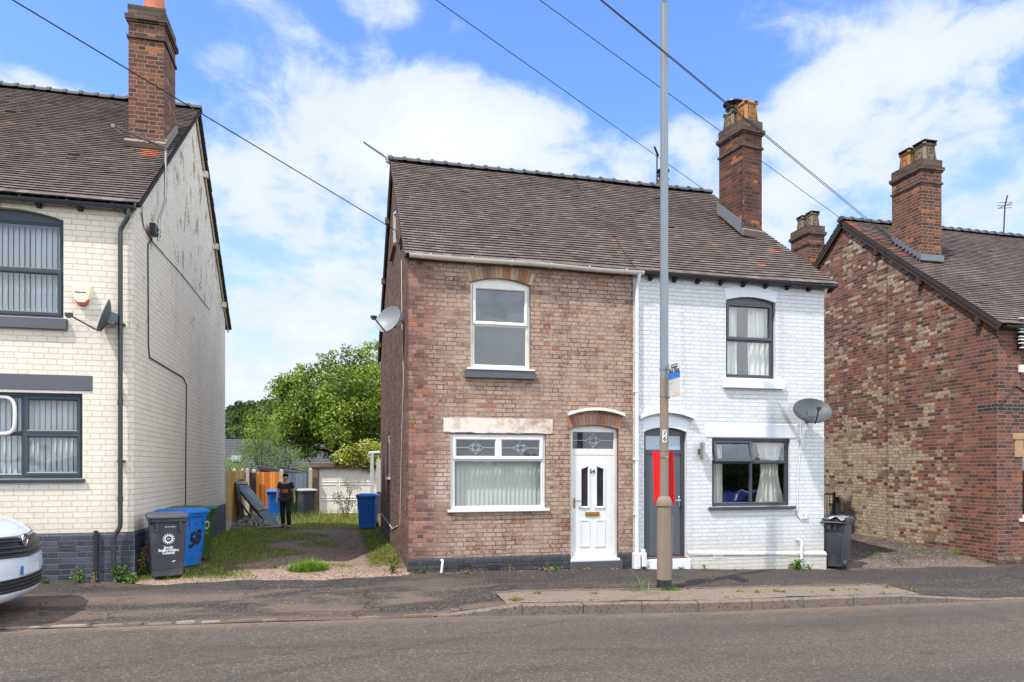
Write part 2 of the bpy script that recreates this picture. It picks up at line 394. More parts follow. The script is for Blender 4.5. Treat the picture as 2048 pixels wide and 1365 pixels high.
def browny(g, b, col, mortar):
    side = b.side; Y = b.P[1]
    n = g.noise(1.1, 6, .7, b.cell)
    n = g.m('ADD', n, g.m('MULTIPLY', g.m('SUBTRACT', b.r3, .5), .30))
    # old limewash that survives low down at the back of the gable and in runs higher up
    zb = g.step(g.m('ADD', b.v, g.m('MULTIPLY', g.m('SUBTRACT', Y, 18.0), -.14)), 3.3, 2.3)
    yb = g.step(Y, 13.7, 15.8)
    lim = g.step(g.m('ADD', n, g.m('MULTIPLY', g.m('MULTIPLY', zb, yb), .22)), .50, .68)
    run = g.noise(1.0, 6, .75, g.vm('MULTIPLY', g.pos(), (1, 2.3, .55)))
    runm = g.m('MULTIPLY', g.step(g.m('ADD', run, g.m('MULTIPLY', b.r2, .12)), .655, .73), g.step(b.v, 6.6, 5.2))
    lim = g.m('MULTIPLY', g.m('MAXIMUM', lim, g.m('MULTIPLY', runm, .8)), side)
    lim = g.m('MULTIPLY', lim, g.step(Y, 12.9, 14.2))
    cream = g.mix(g.m('ADD', g.m('MULTIPLY', g.noise(6, 4, .7), .6), g.m('MULTIPLY', b.r2, .4)), A(158, 145, 120), A(200, 189, 162))
    sp = g.step(g.noise(14, 5, .78), .40, .58)
    col = g.mix(g.m('MULTIPLY', g.m('MULTIPLY', lim, g.m('MULTIPLY_ADD', sp, .55, .45)), .80), col, cream)
    mo = g.mix(g.m('MULTIPLY', lim, .85), mortar, A(116, 97, 72))
    soot = g.step(g.noise(.8, 6, .7), .52, .72)
    col = g.mix(g.m('MULTIPLY', soot, .45), col, A(72, 52, 46))
    # dark blue-brick course on the street front
    band = g.m('MULTIPLY', g.m('MULTIPLY', g.m('GREATER_THAN', b.v, 3.12), g.m('LESS_THAN', b.v, 3.30)), g.m('SUBTRACT', 1.0, g.m('MULTIPLY', side, g.m('GREATER_THAN', Y, 13.0))))
    col = g.mix(band, col, A(52, 52, 58))
    return col, mo
M['brick_brown'] = brickmat('brown red brick', .083, [(0, A(66, 50, 46)), (.25, A(88, 61, 54)), (.5, A(105, 70, 60)), (.8, A(117, 76, 64)), (.95, A(127, 79, 64)), (1, A(142, 86, 66))], A(142, 124, 104), 31.0, .22, browny, .010, .9, .008)
def chimbrick(g, b, col, mortar):
    col = g.mix(g.m('MULTIPLY', g.step(g.noise(2.0, 5, .7), .5, .7), .6), col, A(70, 52, 48))
    col = g.mix(g.m('MULTIPLY', g.m('GREATER_THAN', b.r2, .955), .6), col, A(166, 100, 68))
    return col, mortar
CH = [(0, A(66, 49, 45)), (.3, A(88, 60, 51)), (.65, A(104, 70, 58)), (1, A(122, 80, 64))]
M['brick_chimney'] = brickmat('red chimney brick', .083, CH, A(148, 122, 100), 41.0, .25, chimbrick, .014)
M['brick_chimney_sooty'] = brickmat('sooty chimney brick', .083, [(0, A(58, 44, 41)), (.4, A(80, 55, 47)), (.8, A(98, 64, 53)), (1, A(130, 78, 58))], A(110, 84, 66), 47.0, .3, chimbrick, .014)
M['blue_brick'] = brickmat('sooty capping brick', .083, [(0, A(62, 54, 50)), (.5, A(84, 72, 66)), (1, A(104, 84, 72))], A(92, 80, 70), 43.0, .3, None, .012)
# --- roofs: tint per tile
def rooftone(g, col):
    lich = g.step(g.noise(1.4, 6, .75), .5, .72)
    col = g.mix(g.m('MULTIPLY', lich, .3), col, A(122, 112, 106, .6))
    dk = g.step(g.noise(.55, 5, .65), .5, .7)
    col = g.mix(g.m('MULTIPLY', dk, .25), col, A(76, 66, 62, .6))
    spot = g.step(g.noise(7, 4, .7), .64, .70)
    return g.mix(g.m('MULTIPLY', spot, .35), col, A(140, 134, 118, .6))
M['tile'] = tinted('plain clay tile', .9, .004, 26, .2, rooftone)
M['ridge'] = plain('blue clay ridge tile', A(92, 92, 96, .55), .75, .3, 6, .006, dirt=A(120, 112, 100, .5))
M['felt'] = plain('roof underlay', (.02, .018, .016, 1), .95)
M['mortar'] = plain('lime mortar', A(160, 148, 134, .6), .95, .25, 12, .008, dirt=A(110, 96, 82))
M['lead'] = plain('lead flashing', A(112, 116, 124, .8), .6, .2, 6, .004)
M['timber_old'] = plain('weathered bargeboard', A(118, 104, 90, .8), .85, .35, 9, .006, dirt=A(80, 64, 52))
M['timber_dark'] = plain('dark stained timber', A(62, 48, 42, .8), .8, .35, 10, .006)
M['timber_cream'] = plain('cream painted bargeboard', A(206, 194, 174, .9), .7, .2, 5, .003, dirt=A(130, 112, 92))
M['felt_black'] = plain('black rafter end', (.012, .012, .013, 1), .7)
M['pvc_white'] = plain('white plastic', A(212, 212, 211), .35, .06, 4, 0, dirt=A(176, 170, 156), dirt_amt=.25)
M['pvc_old'] = plain('dirty white plastic', A(214, 210, 202), .45, .08, 5, 0, dirt=A(150, 140, 120), dirt_amt=.35)
M['pvc_black'] = plain('black plastic gutter', A(52, 55, 62, .9), .45, .2, 4)
M['pvc_grey'] = plain('anthracite window frame', A(62, 75, 87, .68), .4, .12, 4)
M['pvc_grey_dark'] = plain('dark grey window frame', A(58, 61, 68, .9), .4, .12, 4)
M['stone_white'] = plain('white painted stone', A(212, 202, 190), .8, .12, 4, .006, dirt=A(150, 112, 86), dirt_amt=.95)
M['stone_white_clean'] = plain('fresh white masonry paint', A(212, 216, 222), .75, .05, 5, .004)
M['stone_grey'] = plain('grey painted stone', A(82, 82, 90), .7, .18, 5, .006)
M['plinth_grey'] = brickmat('dark painted plinth', .0785, [(0, A(56, 56, 60)), (1, A(72, 72, 76))], A(52, 52, 56), 51.0, .22, None, .010, .7)
M['step_dark'] = plain('dark painted step', A(72, 71, 73), .75, .2, 6, .004)
M['door_grey'] = plain('slate grey door', A(72, 79, 87), .45, .06, 5)
M['brass'] = plain('brass', A(170, 132, 58), .35, .15, 20, metal=.85)
M['chrome'] = plain('polished metal', A(190, 190, 192), .22, .06, 20, metal=1.0)
M['steel'] = plain('brushed steel', A(150, 146, 138), .35, .1, 20, metal=.8)
M['glass'] = glass('window glass', (.88, .92, .93, 1), 1.5)
M['glass_soft'] = glass('dusty window glass', (.95, .97, .96, 1), 1.3, A(150, 170, 164), .12)
M['glass_frost'] = glass('obscured glass', (.5, .55, .55, 1), 1.9, A(36, 45, 49), .84)
M['glass_dark'] = glass('dark leaded glass', (.5, .52, .52, 1), 1.0, A(52, 56, 60), .75)
M['glass_fan'] = glass('frosted fanlight', (.6, .65, .7, 1), 1.1, A(150, 170, 186), .8)
M['lead_line'] = plain('lead came', A(170, 176, 180), .5, .1)
M['blind_white'] = plain('white blind slat', A(214, 216, 218), .8, .06, 4)
M['blind_green'] = plain('pale green blind', A(216, 216, 208), .85, .07, 3)
M['curtain'] = plain('cream curtain', A(226, 222, 210), .9, .08, 3)
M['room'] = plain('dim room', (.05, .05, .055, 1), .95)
M['room_blue'] = plain('dusky room wall', A(70, 92, 112), .95)
M['galv'] = plain('galvanised lamp post paint', A(150, 160, 170, .60), .45, .1, 3, .001, dirt=A(158, 146, 132, .6), dirt_amt=.3)
M['concrete_post'] = plain('concrete lamp post base', A(176, 156, 136, .5), .75, .18, 5, .003, dirt=A(150, 156, 156, .6), dirt_amt=.6)
M['black'] = plain('black paint', (.018, .018, .019, 1), .6, .3, 8)
M['blackmetal'] = plain('black metal', (.02, .02, .021, 1), .45)
M['cable'] = plain('black cable', (.022, .022, .024, 1), .6)
M['cable_white'] = plain('white cable', A(200, 196, 190), .6)
M['dish'] = plain('satellite dish grey', A(90, 96, 102, .9), .5, .12, 5, dirt=A(84, 84, 84))
M['dish_pale'] = plain('pale satellite dish', A(134, 140, 145, .8), .5, .12, 5, dirt=A(110, 110, 108))
M['sign_white'] = plain('white sign face', A(200, 200, 196), .45, .04)
M['sign_blue'] = plain('blue sign ink', A(40, 116, 200), .45, .04)
M['sign_red'] = plain('red sign board', A(226, 12, 20), .45, .05, 3)
M['ink'] = plain('black lettering', (.012, .012, .014, 1), .5, .05)
M['ink_white'] = plain('white lettering', A(236, 236, 236), .5, .05)
M['ink_grey'] = plain('grey print', A(150, 158, 160), .5, .05)
M['ink_tan'] = plain('tan print', A(226, 190, 140), .5, .05)
M['terracotta'] = plain('terracotta pot', A(196, 116, 84, .8), .8, .2, 6, .004)
M['buff_pot'] = plain('buff chimney pot', A(186, 132, 80, .62), .8, .2, 6, .004, dirt=A(130, 88, 60))
M['stone_pot'] = plain('lichened stone pot', A(150, 134, 110, .6), .85, .3, 6, .006, dirt=A(100, 92, 74))
# ------------------------------------------------------------------ camera, light, sky
cam = link(bpy.data.objects.new('camera', bpy.data.cameras.new('camera')))
cam.data.sensor_width = 36; cam.data.lens = 36*FOC/2048; cam.data.shift_y = (HOR-682.5)/2048
cam.data.clip_start = .1; cam.data.clip_end = 3000
cam.location = (0, 0, EYE); cam.rotation_euler = (PI/2, 0, -HEAD)
SC.camera = cam
SUN_EL = math.radians(58); SUN_DIR = Vector((.86*math.cos(SUN_EL), .51*math.cos(SUN_EL), -math.sin(SUN_EL))).normalized()
sun = link(bpy.data.objects.new('sun', bpy.data.lights.new('sun', 'SUN')))
sun.data.energy = 5.0; sun.data.angle = math.radians(.53); sun.data.color = (1, .955, .88)
sun.rotation_euler = SUN_DIR.to_track_quat('-Z', 'Y').to_euler(); sun.location = (-8, -6, 20)
SC.view_settings.view_transform = 'Standard'; SC.view_settings.look = 'None'; SC.view_settings.gamma = 1
SC.view_settings.exposure = .21; SC.view_settings.use_curve_mapping = False
SC.cycles.max_bounces = 6; SC.cycles.transparent_max_bounces = 12; SC.cycles.caustics_reflective = False; SC.cycles.caustics_refractive = False
SC.cycles.use_denoising = True; SC.cycles.sample_clamp_indirect = 6
world = bpy.data.worlds.new('World'); SC.world = world; world.use_nodes = True
g = G('', world.node_tree)
sky = g.n('ShaderNodeTexSky', sky_type='NISHITA', sun_disc=False, sun_elevation=SUN_EL, sun_rotation=math.atan2(-.86, -.51), air_density=1.0, dust_density=.6, ozone_density=2.0)
D = g.vm('NORMALIZE', g.n('ShaderNodeTexCoord').outputs['Generated']); Dz = g.xyz(D)
zc = g.m('MAXIMUM', Dz[2], .02)
q = g.vm('SCALE', D, g.m('DIVIDE', 1.0, g.m('ADD', zc, .55)))           # a flat cloud layer seen from below
warp = g.vm('SCALE', g.vm('SUBTRACT', g.noise(4.5, 3, .5, q, 1), (.5, .5, .5)), .16)
qw = g.vm('ADD', q, warp)
n1 = g.noise(5.6, 9, .55, g.vm('MULTIPLY', qw, (1.0, 1.0, 1.45)))
n2 = g.noise(15.0, 8, .58, g.vm('ADD', g.vm('MULTIPLY', qw, (1.0, 1.0, 1.5)), (3.1, .4, 0)))
cov = g.m('ADD', g.m('MULTIPLY', n1, .52), g.m('MULTIPLY', n2, .48))
def cloudbank(px, py, rx, ry, w):
    """a bank of cloud hanging in one direction of the sky"""
    c = ray(px, py).normalized(); e1 = Vector((cC, -cS, 0)); e2 = e1.cross(Vector((cS, cC, 0))).normalized()
    e2 = Vector((0, 0, 1))
    L = ray(px, py).length; sx, sy = rx/FOC/L, ry/FOC/L
    dl = g.vm('SUBTRACT', D, tuple(c))
    a = g.m('DIVIDE', g.vm('DOT_PRODUCT', dl, tuple(e1)), sx); b = g.m('DIVIDE', g.vm('DOT_PRODUCT', dl, tuple(e2)), sy)
    r2 = g.m('ADD', g.m('MULTIPLY', a, a), g.m('MULTIPLY', b, b))
    front = g.m('GREATER_THAN', g.vm('DOT_PRODUCT', D, tuple(c)), .3)
    return g.m('MULTIPLY', g.m('MULTIPLY', g.m('POWER', 2.718, g.m('MULTIPLY', r2, -1.0)), w*.72), front)
tot = cov
for bk in [(540, 110, 190, 70, .22), (470, 190, 70, 40, .12), (830, 190, 200, 80, .20), (1010, 240, 200, 100, .24), (760, 280, 220, 70, .18), (980, 330, 420, 90, .22),
           (560, 360, 170, 60, .20), (520, 440, 120, 40, .12), (760, 10, 130, 30, .16), (690, 120, 60, 60, -.14), (1180, 330, 70, 110, -.08), (620, 250, 60, 25, -.10), (900, 110, 200, 30, -.10), (130, 195, 120, 40, .16), (20, 150, 60, 40, .16), (60, 10, 80, 25, .10),
           (1270, 200, 120, 60, .06), (1390, 265, 90, 50, .10), (1640, 190, 110, 70, .20), (1850, 130, 260, 90, .15), (1980, 60, 240, 70, .17), (1560, 75, 120, 30, .07), (1750, 300, 320, 90, .22), (1300, 330, 140, 60, .10),
           (300, 70, 330, 90, -.13), (130, 90, 220, 90, -.12), (1120, 70, 260, 120, -.14), (1340, 120, 200, 120, -.14), (640, 470, 110, 60, -.03), (1450, 240, 100, 80, -.05), (650, 30, 90, 60, -.08)]:
    tot = g.m('ADD', tot, cloudbank(*bk))
haze_low = g.step(Dz[2], .46, .10)                                            # the layer thickens towards the skyline
tot = g.m('ADD', tot, g.m('MULTIPLY', haze_low, .235))
elsewhere = g.m('LESS_THAN', g.vm('DOT_PRODUCT', D, (cS, cC, 0)), .25)
mask = g.m('POWER', g.step(tot, .50, .72), 1.15)
mask = g.m('MULTIPLY', mask, .96)
sky_c = g.mix(1.0, sky.outputs[0], (1.14, 1.44, 1.92, 1), 'MULTIPLY')
sky_c = g.mix(haze_low, sky_c, g.mix(.62, sky_c, (4.4, 5.2, 6.2, 1)))
shade = g.step(g.m('SUBTRACT', tot, g.m('MULTIPLY', n2, .15)), .55, .95)
cl = g.mix(shade, (4.7, 5.3, 6.25, 1), (5.95, 6.1, 6.3, 1))
# unseen sky behind and above the street gets added bright cloud as fill light
fill_sky = g.step(g.vm('DOT_PRODUCT', D, (cS, cC, 0)), .50, -.10)
bank = g.m('MULTIPLY', g.step(g.vm('DOT_PRODUCT', D, tuple(Vector((.80, -.25, .55)).normalized())), .25, .85), g.step(g.vm('DOT_PRODUCT', D, (cS, cC, 0)), .62, .2))  # extra bright cloud added to the right, out of view, to lift shaded walls
cl = g.vm('MULTIPLY', g.vm('SCALE', cl, g.m('ADD', g.m('MULTIPLY_ADD', fill_sky, .35, 1.0), g.m('MULTIPLY', bank, 2.9))), g.mix(fill_sky, (1, 1, 1, 1), (1.05, .99, .90, 1)))
mask = g.m('MAXIMUM', mask, g.m('MULTIPLY', fill_sky, g.m('MULTIPLY_ADD', g.step(cov, .36, .6), .45, .5)))
CLOUDS = g.mix(mask, sky_c, cl)
below = g.step(Dz[2], .0, -.05)
CLOUDS = g.mix(below, CLOUDS, (1.6, 1.5, 1.4, 1))
bg = g.n('ShaderNodeBackground', {'Color': CLOUDS, 'Strength': .15})
ow = g.n('ShaderNodeOutputWorld'); g.nt.links.new(bg.outputs[0], ow.inputs[0])
# ------------------------------------------------------------------ ground, road, pavement
def groundmat():
    g = G('earth and rough grass'); a = g.noise(.5, 6, .65); f = g.noise(9, 5, .7)
    c = g.mix(g.step(a, .4, .62), A(96, 84, 66, .5), A(92, 104, 52, .45)); k = g.m('MULTIPLY_ADD', f, .9, .55)
    c = g.mix(1.0, c, g.n('ShaderNodeCombineColor', {0: k, 1: k, 2: k}).outputs[0], 'MULTIPLY')
    return g.out(c, .95, g.bump(f, .02))
def roadmat():
    g = G('worn road asphalt'); P = g.xyz(g.pos())
    big = g.noise(.35, 5, .6, g.vm('MULTIPLY', g.pos(), (.35, 1, 1))); mid = g.noise(2.2, 5, .7)
    fine = g.noise(70, 4, .75); grit = g.vor(62, out='Color'); gr = g.xyz(grit)
    c = g.ramp(gr[0], [(0, A(104, 95, 86, .41)), (.55, A(124, 113, 101, .41)), (.9, A(140, 127, 113, .41)), (1, A(176, 166, 154, .42))])
    k = g.m('ADD', g.m('MULTIPLY', fine, .7), g.m('ADD', g.m('MULTIPLY', big, .40), g.m('MULTIPLY_ADD', mid, .26, .33)))
    c = g.mix(1.0, c, g.n('ShaderNodeCombineColor', {0: k, 1: k, 2: k}).outputs[0], 'MULTIPLY')
    # sandy grit washed along the kerb
    e = g.step(g.m('ADD', P[1], g.m('MULTIPLY', g.m('SUBTRACT', mid, .5), .5)), 9.12, 9.66)
    e2 = g.m('MULTIPLY', g.step(P[1], 9.0, 9.4), g.step(g.noise(5, 6, .75), .42, .62))
    c = g.mix(g.m('MULTIPLY', g.m('MAXIMUM', e, g.m('MULTIPLY', e2, .5)), .75), c, g.mix(fine, A(140, 116, 100, .5), A(196, 166, 146, .5)))
    # darker wheel tracks and patches
    wt = g.m('MULTIPLY', g.step(g.noise(.8, 5, .6, g.vm('MULTIPLY', g.pos(), (.12, 1.2, 1))), .46, .64), .34)
    c = g.mix(wt, c, A(84, 80, 78, .5))
    seam = g.m('MULTIPLY', g.step(g.m('ABSOLUTE', g.m('SUBTRACT', g.m('ADD', P[1], g.m('MULTIPLY', g.noise(.6, 3, .5), .25)), 7.55)), .03, .012), g.step(g.noise(1.9, 4, .7), .42, .52))
    c = g.mix(g.m('MULTIPLY', seam, .4), c, A(62, 58, 55, .5))
    patch = g.m('MULTIPLY', g.m('MULTIPLY', g.step(P[0], 6.2, 6.23), g.step(P[0], 9.4, 9.37)), g.m('MULTIPLY', g.step(P[1], 7.9, 7.93), g.step(P[1], 8.75, 8.72)))
    c = g.mix(g.m('MULTIPLY', patch, .20), c, A(86, 83, 82, .45))
    crk = g.step(g.vor(.38, g.vm('ADD', g.vm('MULTIPLY', g.pos(), (.55, 1.3, 1)), g.vm('SCALE', g.noise(1.8, 5, .75, None, 1), .8)), 'Distance', feature='DISTANCE_TO_EDGE'), .006, .001)
    c = g.mix(g.m('MULTIPLY', crk, .45), c, A(58, 53, 50, .5))
    st = g.step(g.vor(1.1, g.vm('MULTIPLY', g.vm('ADD', g.pos(), g.vm('SCALE', g.noise(3, 3, .6, None, 1), .3)), (.6, 1.6, 1))), .10, .04)
    c = g.mix(g.m('MULTIPLY', st, .35), c, A(58, 54, 52, .5))
    h = g.m('ADD', g.m('MULTIPLY', gr[1], .6), fine)
    return g.out(c, .88, g.bump(h, .007), spec=.3)
def pavemat():
    g = G('patched pavement asphalt'); P = g.xyz(g.pos())
    big = g.noise(.8, 6, .62, g.vm('MULTIPLY', g.pos(), (.45, 1.5, 1)), dist=.4); mid = g.noise(3, 6, .7); fine = g.noise(60, 4, .75)
    grit = g.xyz(g.vor(55, out='Color'))
    c = g.ramp(grit[0], [(0, A(84, 78, 75, .34)), (.6, A(102, 94, 88, .34)), (.93, A(120, 110, 102, .36)), (1, A(196, 186, 176, .36))])
    k = g.m('ADD', g.m('MULTIPLY', fine, .6), g.m('MULTIPLY_ADD', mid, .6, .38))
    c = g.mix(1.0, c, g.n('ShaderNodeCombineColor', {0: k, 1: k, 2: k}).outputs[0], 'MULTIPLY')
    left = g.step(P[0], 3.2, 1.0)
    sand = g.step(g.m('ADD', big, g.m('MULTIPLY', left, .07)), .52, .66)
    c = g.mix(g.m('MULTIPLY', g.m('MULTIPLY', sand, .62), g.m('MULTIPLY_ADD', left, .5, .5)), c, g.mix(fine, A(132, 112, 98, .44), A(186, 160, 142, .44)))
    lipw = g.m('MULTIPLY', g.step(g.m('ADD', P[1], g.m('MULTIPLY', mid, .45)), 10.25, 9.85), left)
    c = g.mix(g.m('MULTIPLY', lipw, .6), c, g.mix(fine, A(140, 116, 100, .45), A(178, 150, 132, .45)))
    # a strip reinstated in blacker tarmac beside the houses
    fresh = g.m('MULTIPLY', g.step(P[1], 11.25, 11.32), g.step(g.noise(.5, 3, .5), .36, .44))
    c = g.mix(g.m('MULTIPLY', fresh, .38), c, A(66, 64, 66, .5))
    dk = g.step(g.noise(1.2, 5, .7), .56, .7)
    c = g.mix(g.m('MULTIPLY', dk, .35), c, A(62, 59, 59, .5))
    crack = g.step(g.vor(.55, g.vm('ADD', g.vm('MULTIPLY', g.pos(), (.7, 1.2, 1)), g.vm('SCALE', g.noise(2.2, 4, .7, None, 1), .55)), 'Distance', feature='DISTANCE_TO_EDGE'), .010, .002)
    c = g.mix(g.m('MULTIPLY', crack, .75), c, A(46, 40, 36, .6))
    # grey-brown silt along the wall foot
    foot = g.m('MULTIPLY', g.step(g.m('ADD', P[1], g.m('MULTIPLY', mid, .35)), 12.42, 12.66), .6)
    c = g.mix(foot, c, A(112, 94, 78, .5))
    return g.out(c, .9, g.bump(g.m('ADD', g.m('MULTIPLY', grit[1], .5), fine), .006), spec=.25)
def concretemat(name, c1, c2, pit=.55):
    g = G(name); a = g.noise(3.5, 6, .7); f = g.noise(55, 4, .8)
    c = g.mix(a, c1, c2); k = g.m('MULTIPLY_ADD', f, .9, .55)
    c = g.mix(1.0, c, g.n('ShaderNodeCombineColor', {0: k, 1: k, 2: k}).outputs[0], 'MULTIPLY')
    p = g.step(g.noise(26, 5, .8), .56, .64)
    c = g.mix(g.m('MULTIPLY', p, pit), c, A(92, 80, 72, .5))
    c = g.mix(g.m('MULTIPLY', g.step(g.noise(1.1, 5, .7), .52, .7), .4), c, A(120, 98, 82, .5))
    return g.out(c, .92, g.bump(g.m('SUBTRACT', f, p), .008), spec=.25)
def drivemat():
    g = G('gravel and dirt drive'); P = g.xyz(g.pos())
    wob = g.m('MULTIPLY', g.m('SUBTRACT', g.noise(1.1, 6, .7), .5), 2.0); fine = g.noise(48, 5, .8); mid = g.noise(2.4, 6, .7)
    gr = g.xyz(g.vor(46, out='Color'))
    c = g.ramp(gr[0], [(0, A(124, 101, 86, .62)), (.5, A(168, 141, 122, .62)), (.9, A(200, 171, 150, .62)), (1, A(222, 208, 194, .62))])
    k = g.m('ADD', g.m('MULTIPLY', fine, .7), g.m('MULTIPLY_ADD', mid, .6, .36))
    c = g.mix(1.0, c, g.n('ShaderNodeCombineColor', {0: k, 1: k, 2: k}).outputs[0], 'MULTIPLY')
    c = g.mix(g.m('MULTIPLY', g.step(g.m('ADD', P[1], wob), 14.2, 15.6), .75), c, g.mix(fine, A(106, 90, 80, .68), A(156, 136, 122, .68)))  # dirt lying in the house's shade painted its own colour, tuned for that shade
    gl = g.step(g.m('ADD', P[0], wob), -1.45, -1.95); gr_ = g.m('MULTIPLY', g.step(g.m('ADD', P[0], g.m('MULTIPLY', wob, .3)), .42, .66), g.step(P[1], 13.0, 14.0)); gb = g.step(g.m('ADD', P[1], wob), 21.6, 22.8)
    gg = g.m('MAXIMUM', g.m('MAXIMUM', gl, gr_), gb)
    gg = g.m('MULTIPLY', gg, g.step(g.m('ADD', P[1], g.m('MULTIPLY', wob, .25)), 12.2, 13.0))
    c = g.mix(g.m('MULTIPLY', gg, .85), c, g.mix(g.noise(6, 5, .7), A(84, 82, 40, .45), A(128, 120, 62, .5)))
    return g.out(c, .95, g.bump(g.m('ADD', g.m('MULTIPLY', gr[1], .8), fine), .014), spec=.2)
def alleymat():
    g = G('dark gravel alley'); P = g.xyz(g.pos()); fine = g.noise(40, 5, .8); gr = g.xyz(g.vor(42, out='Color')); mid = g.noise(1.6, 6, .7)
    c = g.ramp(gr[0], [(0, A(70, 62, 58, .5)), (.5, A(112, 100, 92, .5)), (.92, A(146, 132, 120, .5)), (1, A(200, 192, 182, .5))])
    k = g.m('ADD', g.m('MULTIPLY', fine, .7), g.m('MULTIPLY_ADD', mid, .6, .36))
    c = g.mix(1.0, c, g.n('ShaderNodeCombineColor', {0: k, 1: k, 2: k}).outputs[0], 'MULTIPLY')
    s = g.step(g.m('ADD', mid, g.m('MULTIPLY', g.step(P[1], 13.6, 12.6), .16)), .52, .62)
    c = g.mix(g.m('MULTIPLY', s, .7), c, g.mix(fine, A(130, 110, 96, .5), A(176, 152, 134, .5)))
    return g.out(c, .95, g.bump(g.m('ADD', gr[1], fine), .014), spec=.2)
def spread(a, b, n): return [a+(b-a)*i/n for i in range(n+1)]
def sheet(name, xs, ys, zf, mat):
    mb = MB(); nx = len(xs)
    mb.mesh([(x, y(x) if callable(y) else y, zf(x, y(x) if callable(y) else y)) for y in ys for x in xs],
            [(j*nx+i, j*nx+i+1, (j+1)*nx+i+1, (j+1)*nx+i) for j in range(len(ys)-1) for i in range(nx-1)])
    return tag(mb.build(name, mat, None, True, flip=False), kind='structure')
XS = [-600, -300, -150, -80]+spread(-40, 40, 160)+[80, 150, 300, 600]
sheet('ground', XS, [-300, -120, -60, -30]+spread(-12, 34, 92)+[45, 70, 120, 200, 400, 900], lambda x, y: gz(x, y)-.03, groundmat())
M['road'] = roadmat()
sheet('road', [-120, -80]+spread(-40, 40, 160)+[80, 120], [1.6, 2.5, 4, 5, 6, 7, 8, 8.5, 9, 9.3, ROADY+.03], lambda x, y: gz(x, min(y, ROADY-.0001))+.002, M['road'])
sheet('far_pavement', [-120, -40, 0, 40, 120], [-3, 1.6], lambda x, y: gz(x, 3)+.11, concretemat('far pavement slabs', A(120, 114, 108, .45), A(136, 128, 120, .45), .2))
def back_edge(x):
    e = .05*math.sin(x*3.1)+.04*math.sin(x*7.7+1)
    if -3.27 < x < 1.16: return 12.16+e
    if 9.68 < x < 14.1: return 12.42+e
    return 12.52
def pav0(x): return ROADY+(.12 if 1.4 < x < 10.85 else .005)
pav_y = [lambda x, s=s: pav0(x)+(back_edge(x)-pav0(x))*s for s in spread(0, 1, 16)]
sheet('pavement', spread(-40, 40, 320), pav_y, lambda x, y: gz(x, y)+.006*math.sin(x*2.3+y*3), pavemat())
# the drive and the alley beside the white house
def dz(x, y):
    dip = -.03*math.exp(-((x+1.9)/.5)**2)-.03*math.exp(-((x-.3)/.5)**2)
    return gz(x, y)-.006+.02*min(1, max(0, (y-back_edge(x)+.03)/.3))+dip*min(1, max(0, (y-12.6)/1.5))+.012*math.sin(x*5+y*2.1)*min(1, max(0, y-12.2))+.01*math.sin(y*6.3-x)*min(1, max(0, y-12.2))
drv_y = [lambda x, s=s: back_edge(x)-.03+(30-back_edge(x))*s*s for s in spread(0, 1, 70)]
sheet('driveway', spread(-3.6, 3.4, 46), drv_y, dz, drivemat())
def az(x, y):
    bank = max(0, min(1, (x-10.6)/3.2)); bank = bank*bank*.16*max(0, min(1, (y-12.7)/1.2))
    return gz(x, y)-.006+.02*min(1, max(0, (y-back_edge(x)+.05)/.3))+bank+.012*math.sin(x*4.1+y*3.3)*min(1, max(0, (y-12.5)/.5))
sheet('alley_gravel', spread(7.4, 14.12, 34), [lambda x, s=s: back_edge(x)-.05+(30-back_edge(x))*s*s for s in spread(0, 1, 40)], az, alleymat())
# kerb: one row of stones, dropped at both drives
M['kerb'] = concretemat('weathered concrete kerb', A(150, 134, 120, .47), A(174, 158, 144, .47), .6)
mb = MB(); x = 1.35
while x < 10.9:
    L = .915 if x > 1.4 else 1.15
    x1 = x+L-.012
    def kp(xx, side, top): return (xx, ROADY+(.0 if side == 0 else .125), zr(xx)+(kh(xx)+rj if top else -.06))
    rj = rnd.uniform(-.004, .004)
    n = 4
    for i in range(n):
        xa, xb = x+(x1-x)*i/n, x+(x1-x)*(i+1)/n
        ca, cb = .022, .022
        ha, hb = zr(xa)+kh(xa)+rj, zr(xb)+kh(xb)+rj
        ca, cb = min(.022, kh(xa)*.4), min(.022, kh(xb)*.4)
        mb.quad((xa, ROADY, zr(xa)-.06), (xb, ROADY, zr(xb)-.06), (xb, ROADY, hb-cb), (xa, ROADY, ha-ca))
        mb.quad((xa, ROADY, ha-ca), (xb, ROADY, hb-cb), (xb, ROADY+.02, hb), (xa, ROADY+.02, ha))
        mb.quad((xa, ROADY+.02, ha), (xb, ROADY+.02, hb), (xb, ROADY+.125, hb), (xa, ROADY+.125, ha))
    for xx in (x, x1):
        mb.quad((xx, ROADY, zr(xx)-.06), (xx, ROADY, zr(xx)+kh(xx)-.02), (xx, ROADY+.125, zr(xx)+kh(xx)), (xx, ROADY+.125, zr(xx)-.06))
    x += L
tag(mb.build('kerb', M['kerb'], None, flip=False), kind='structure')
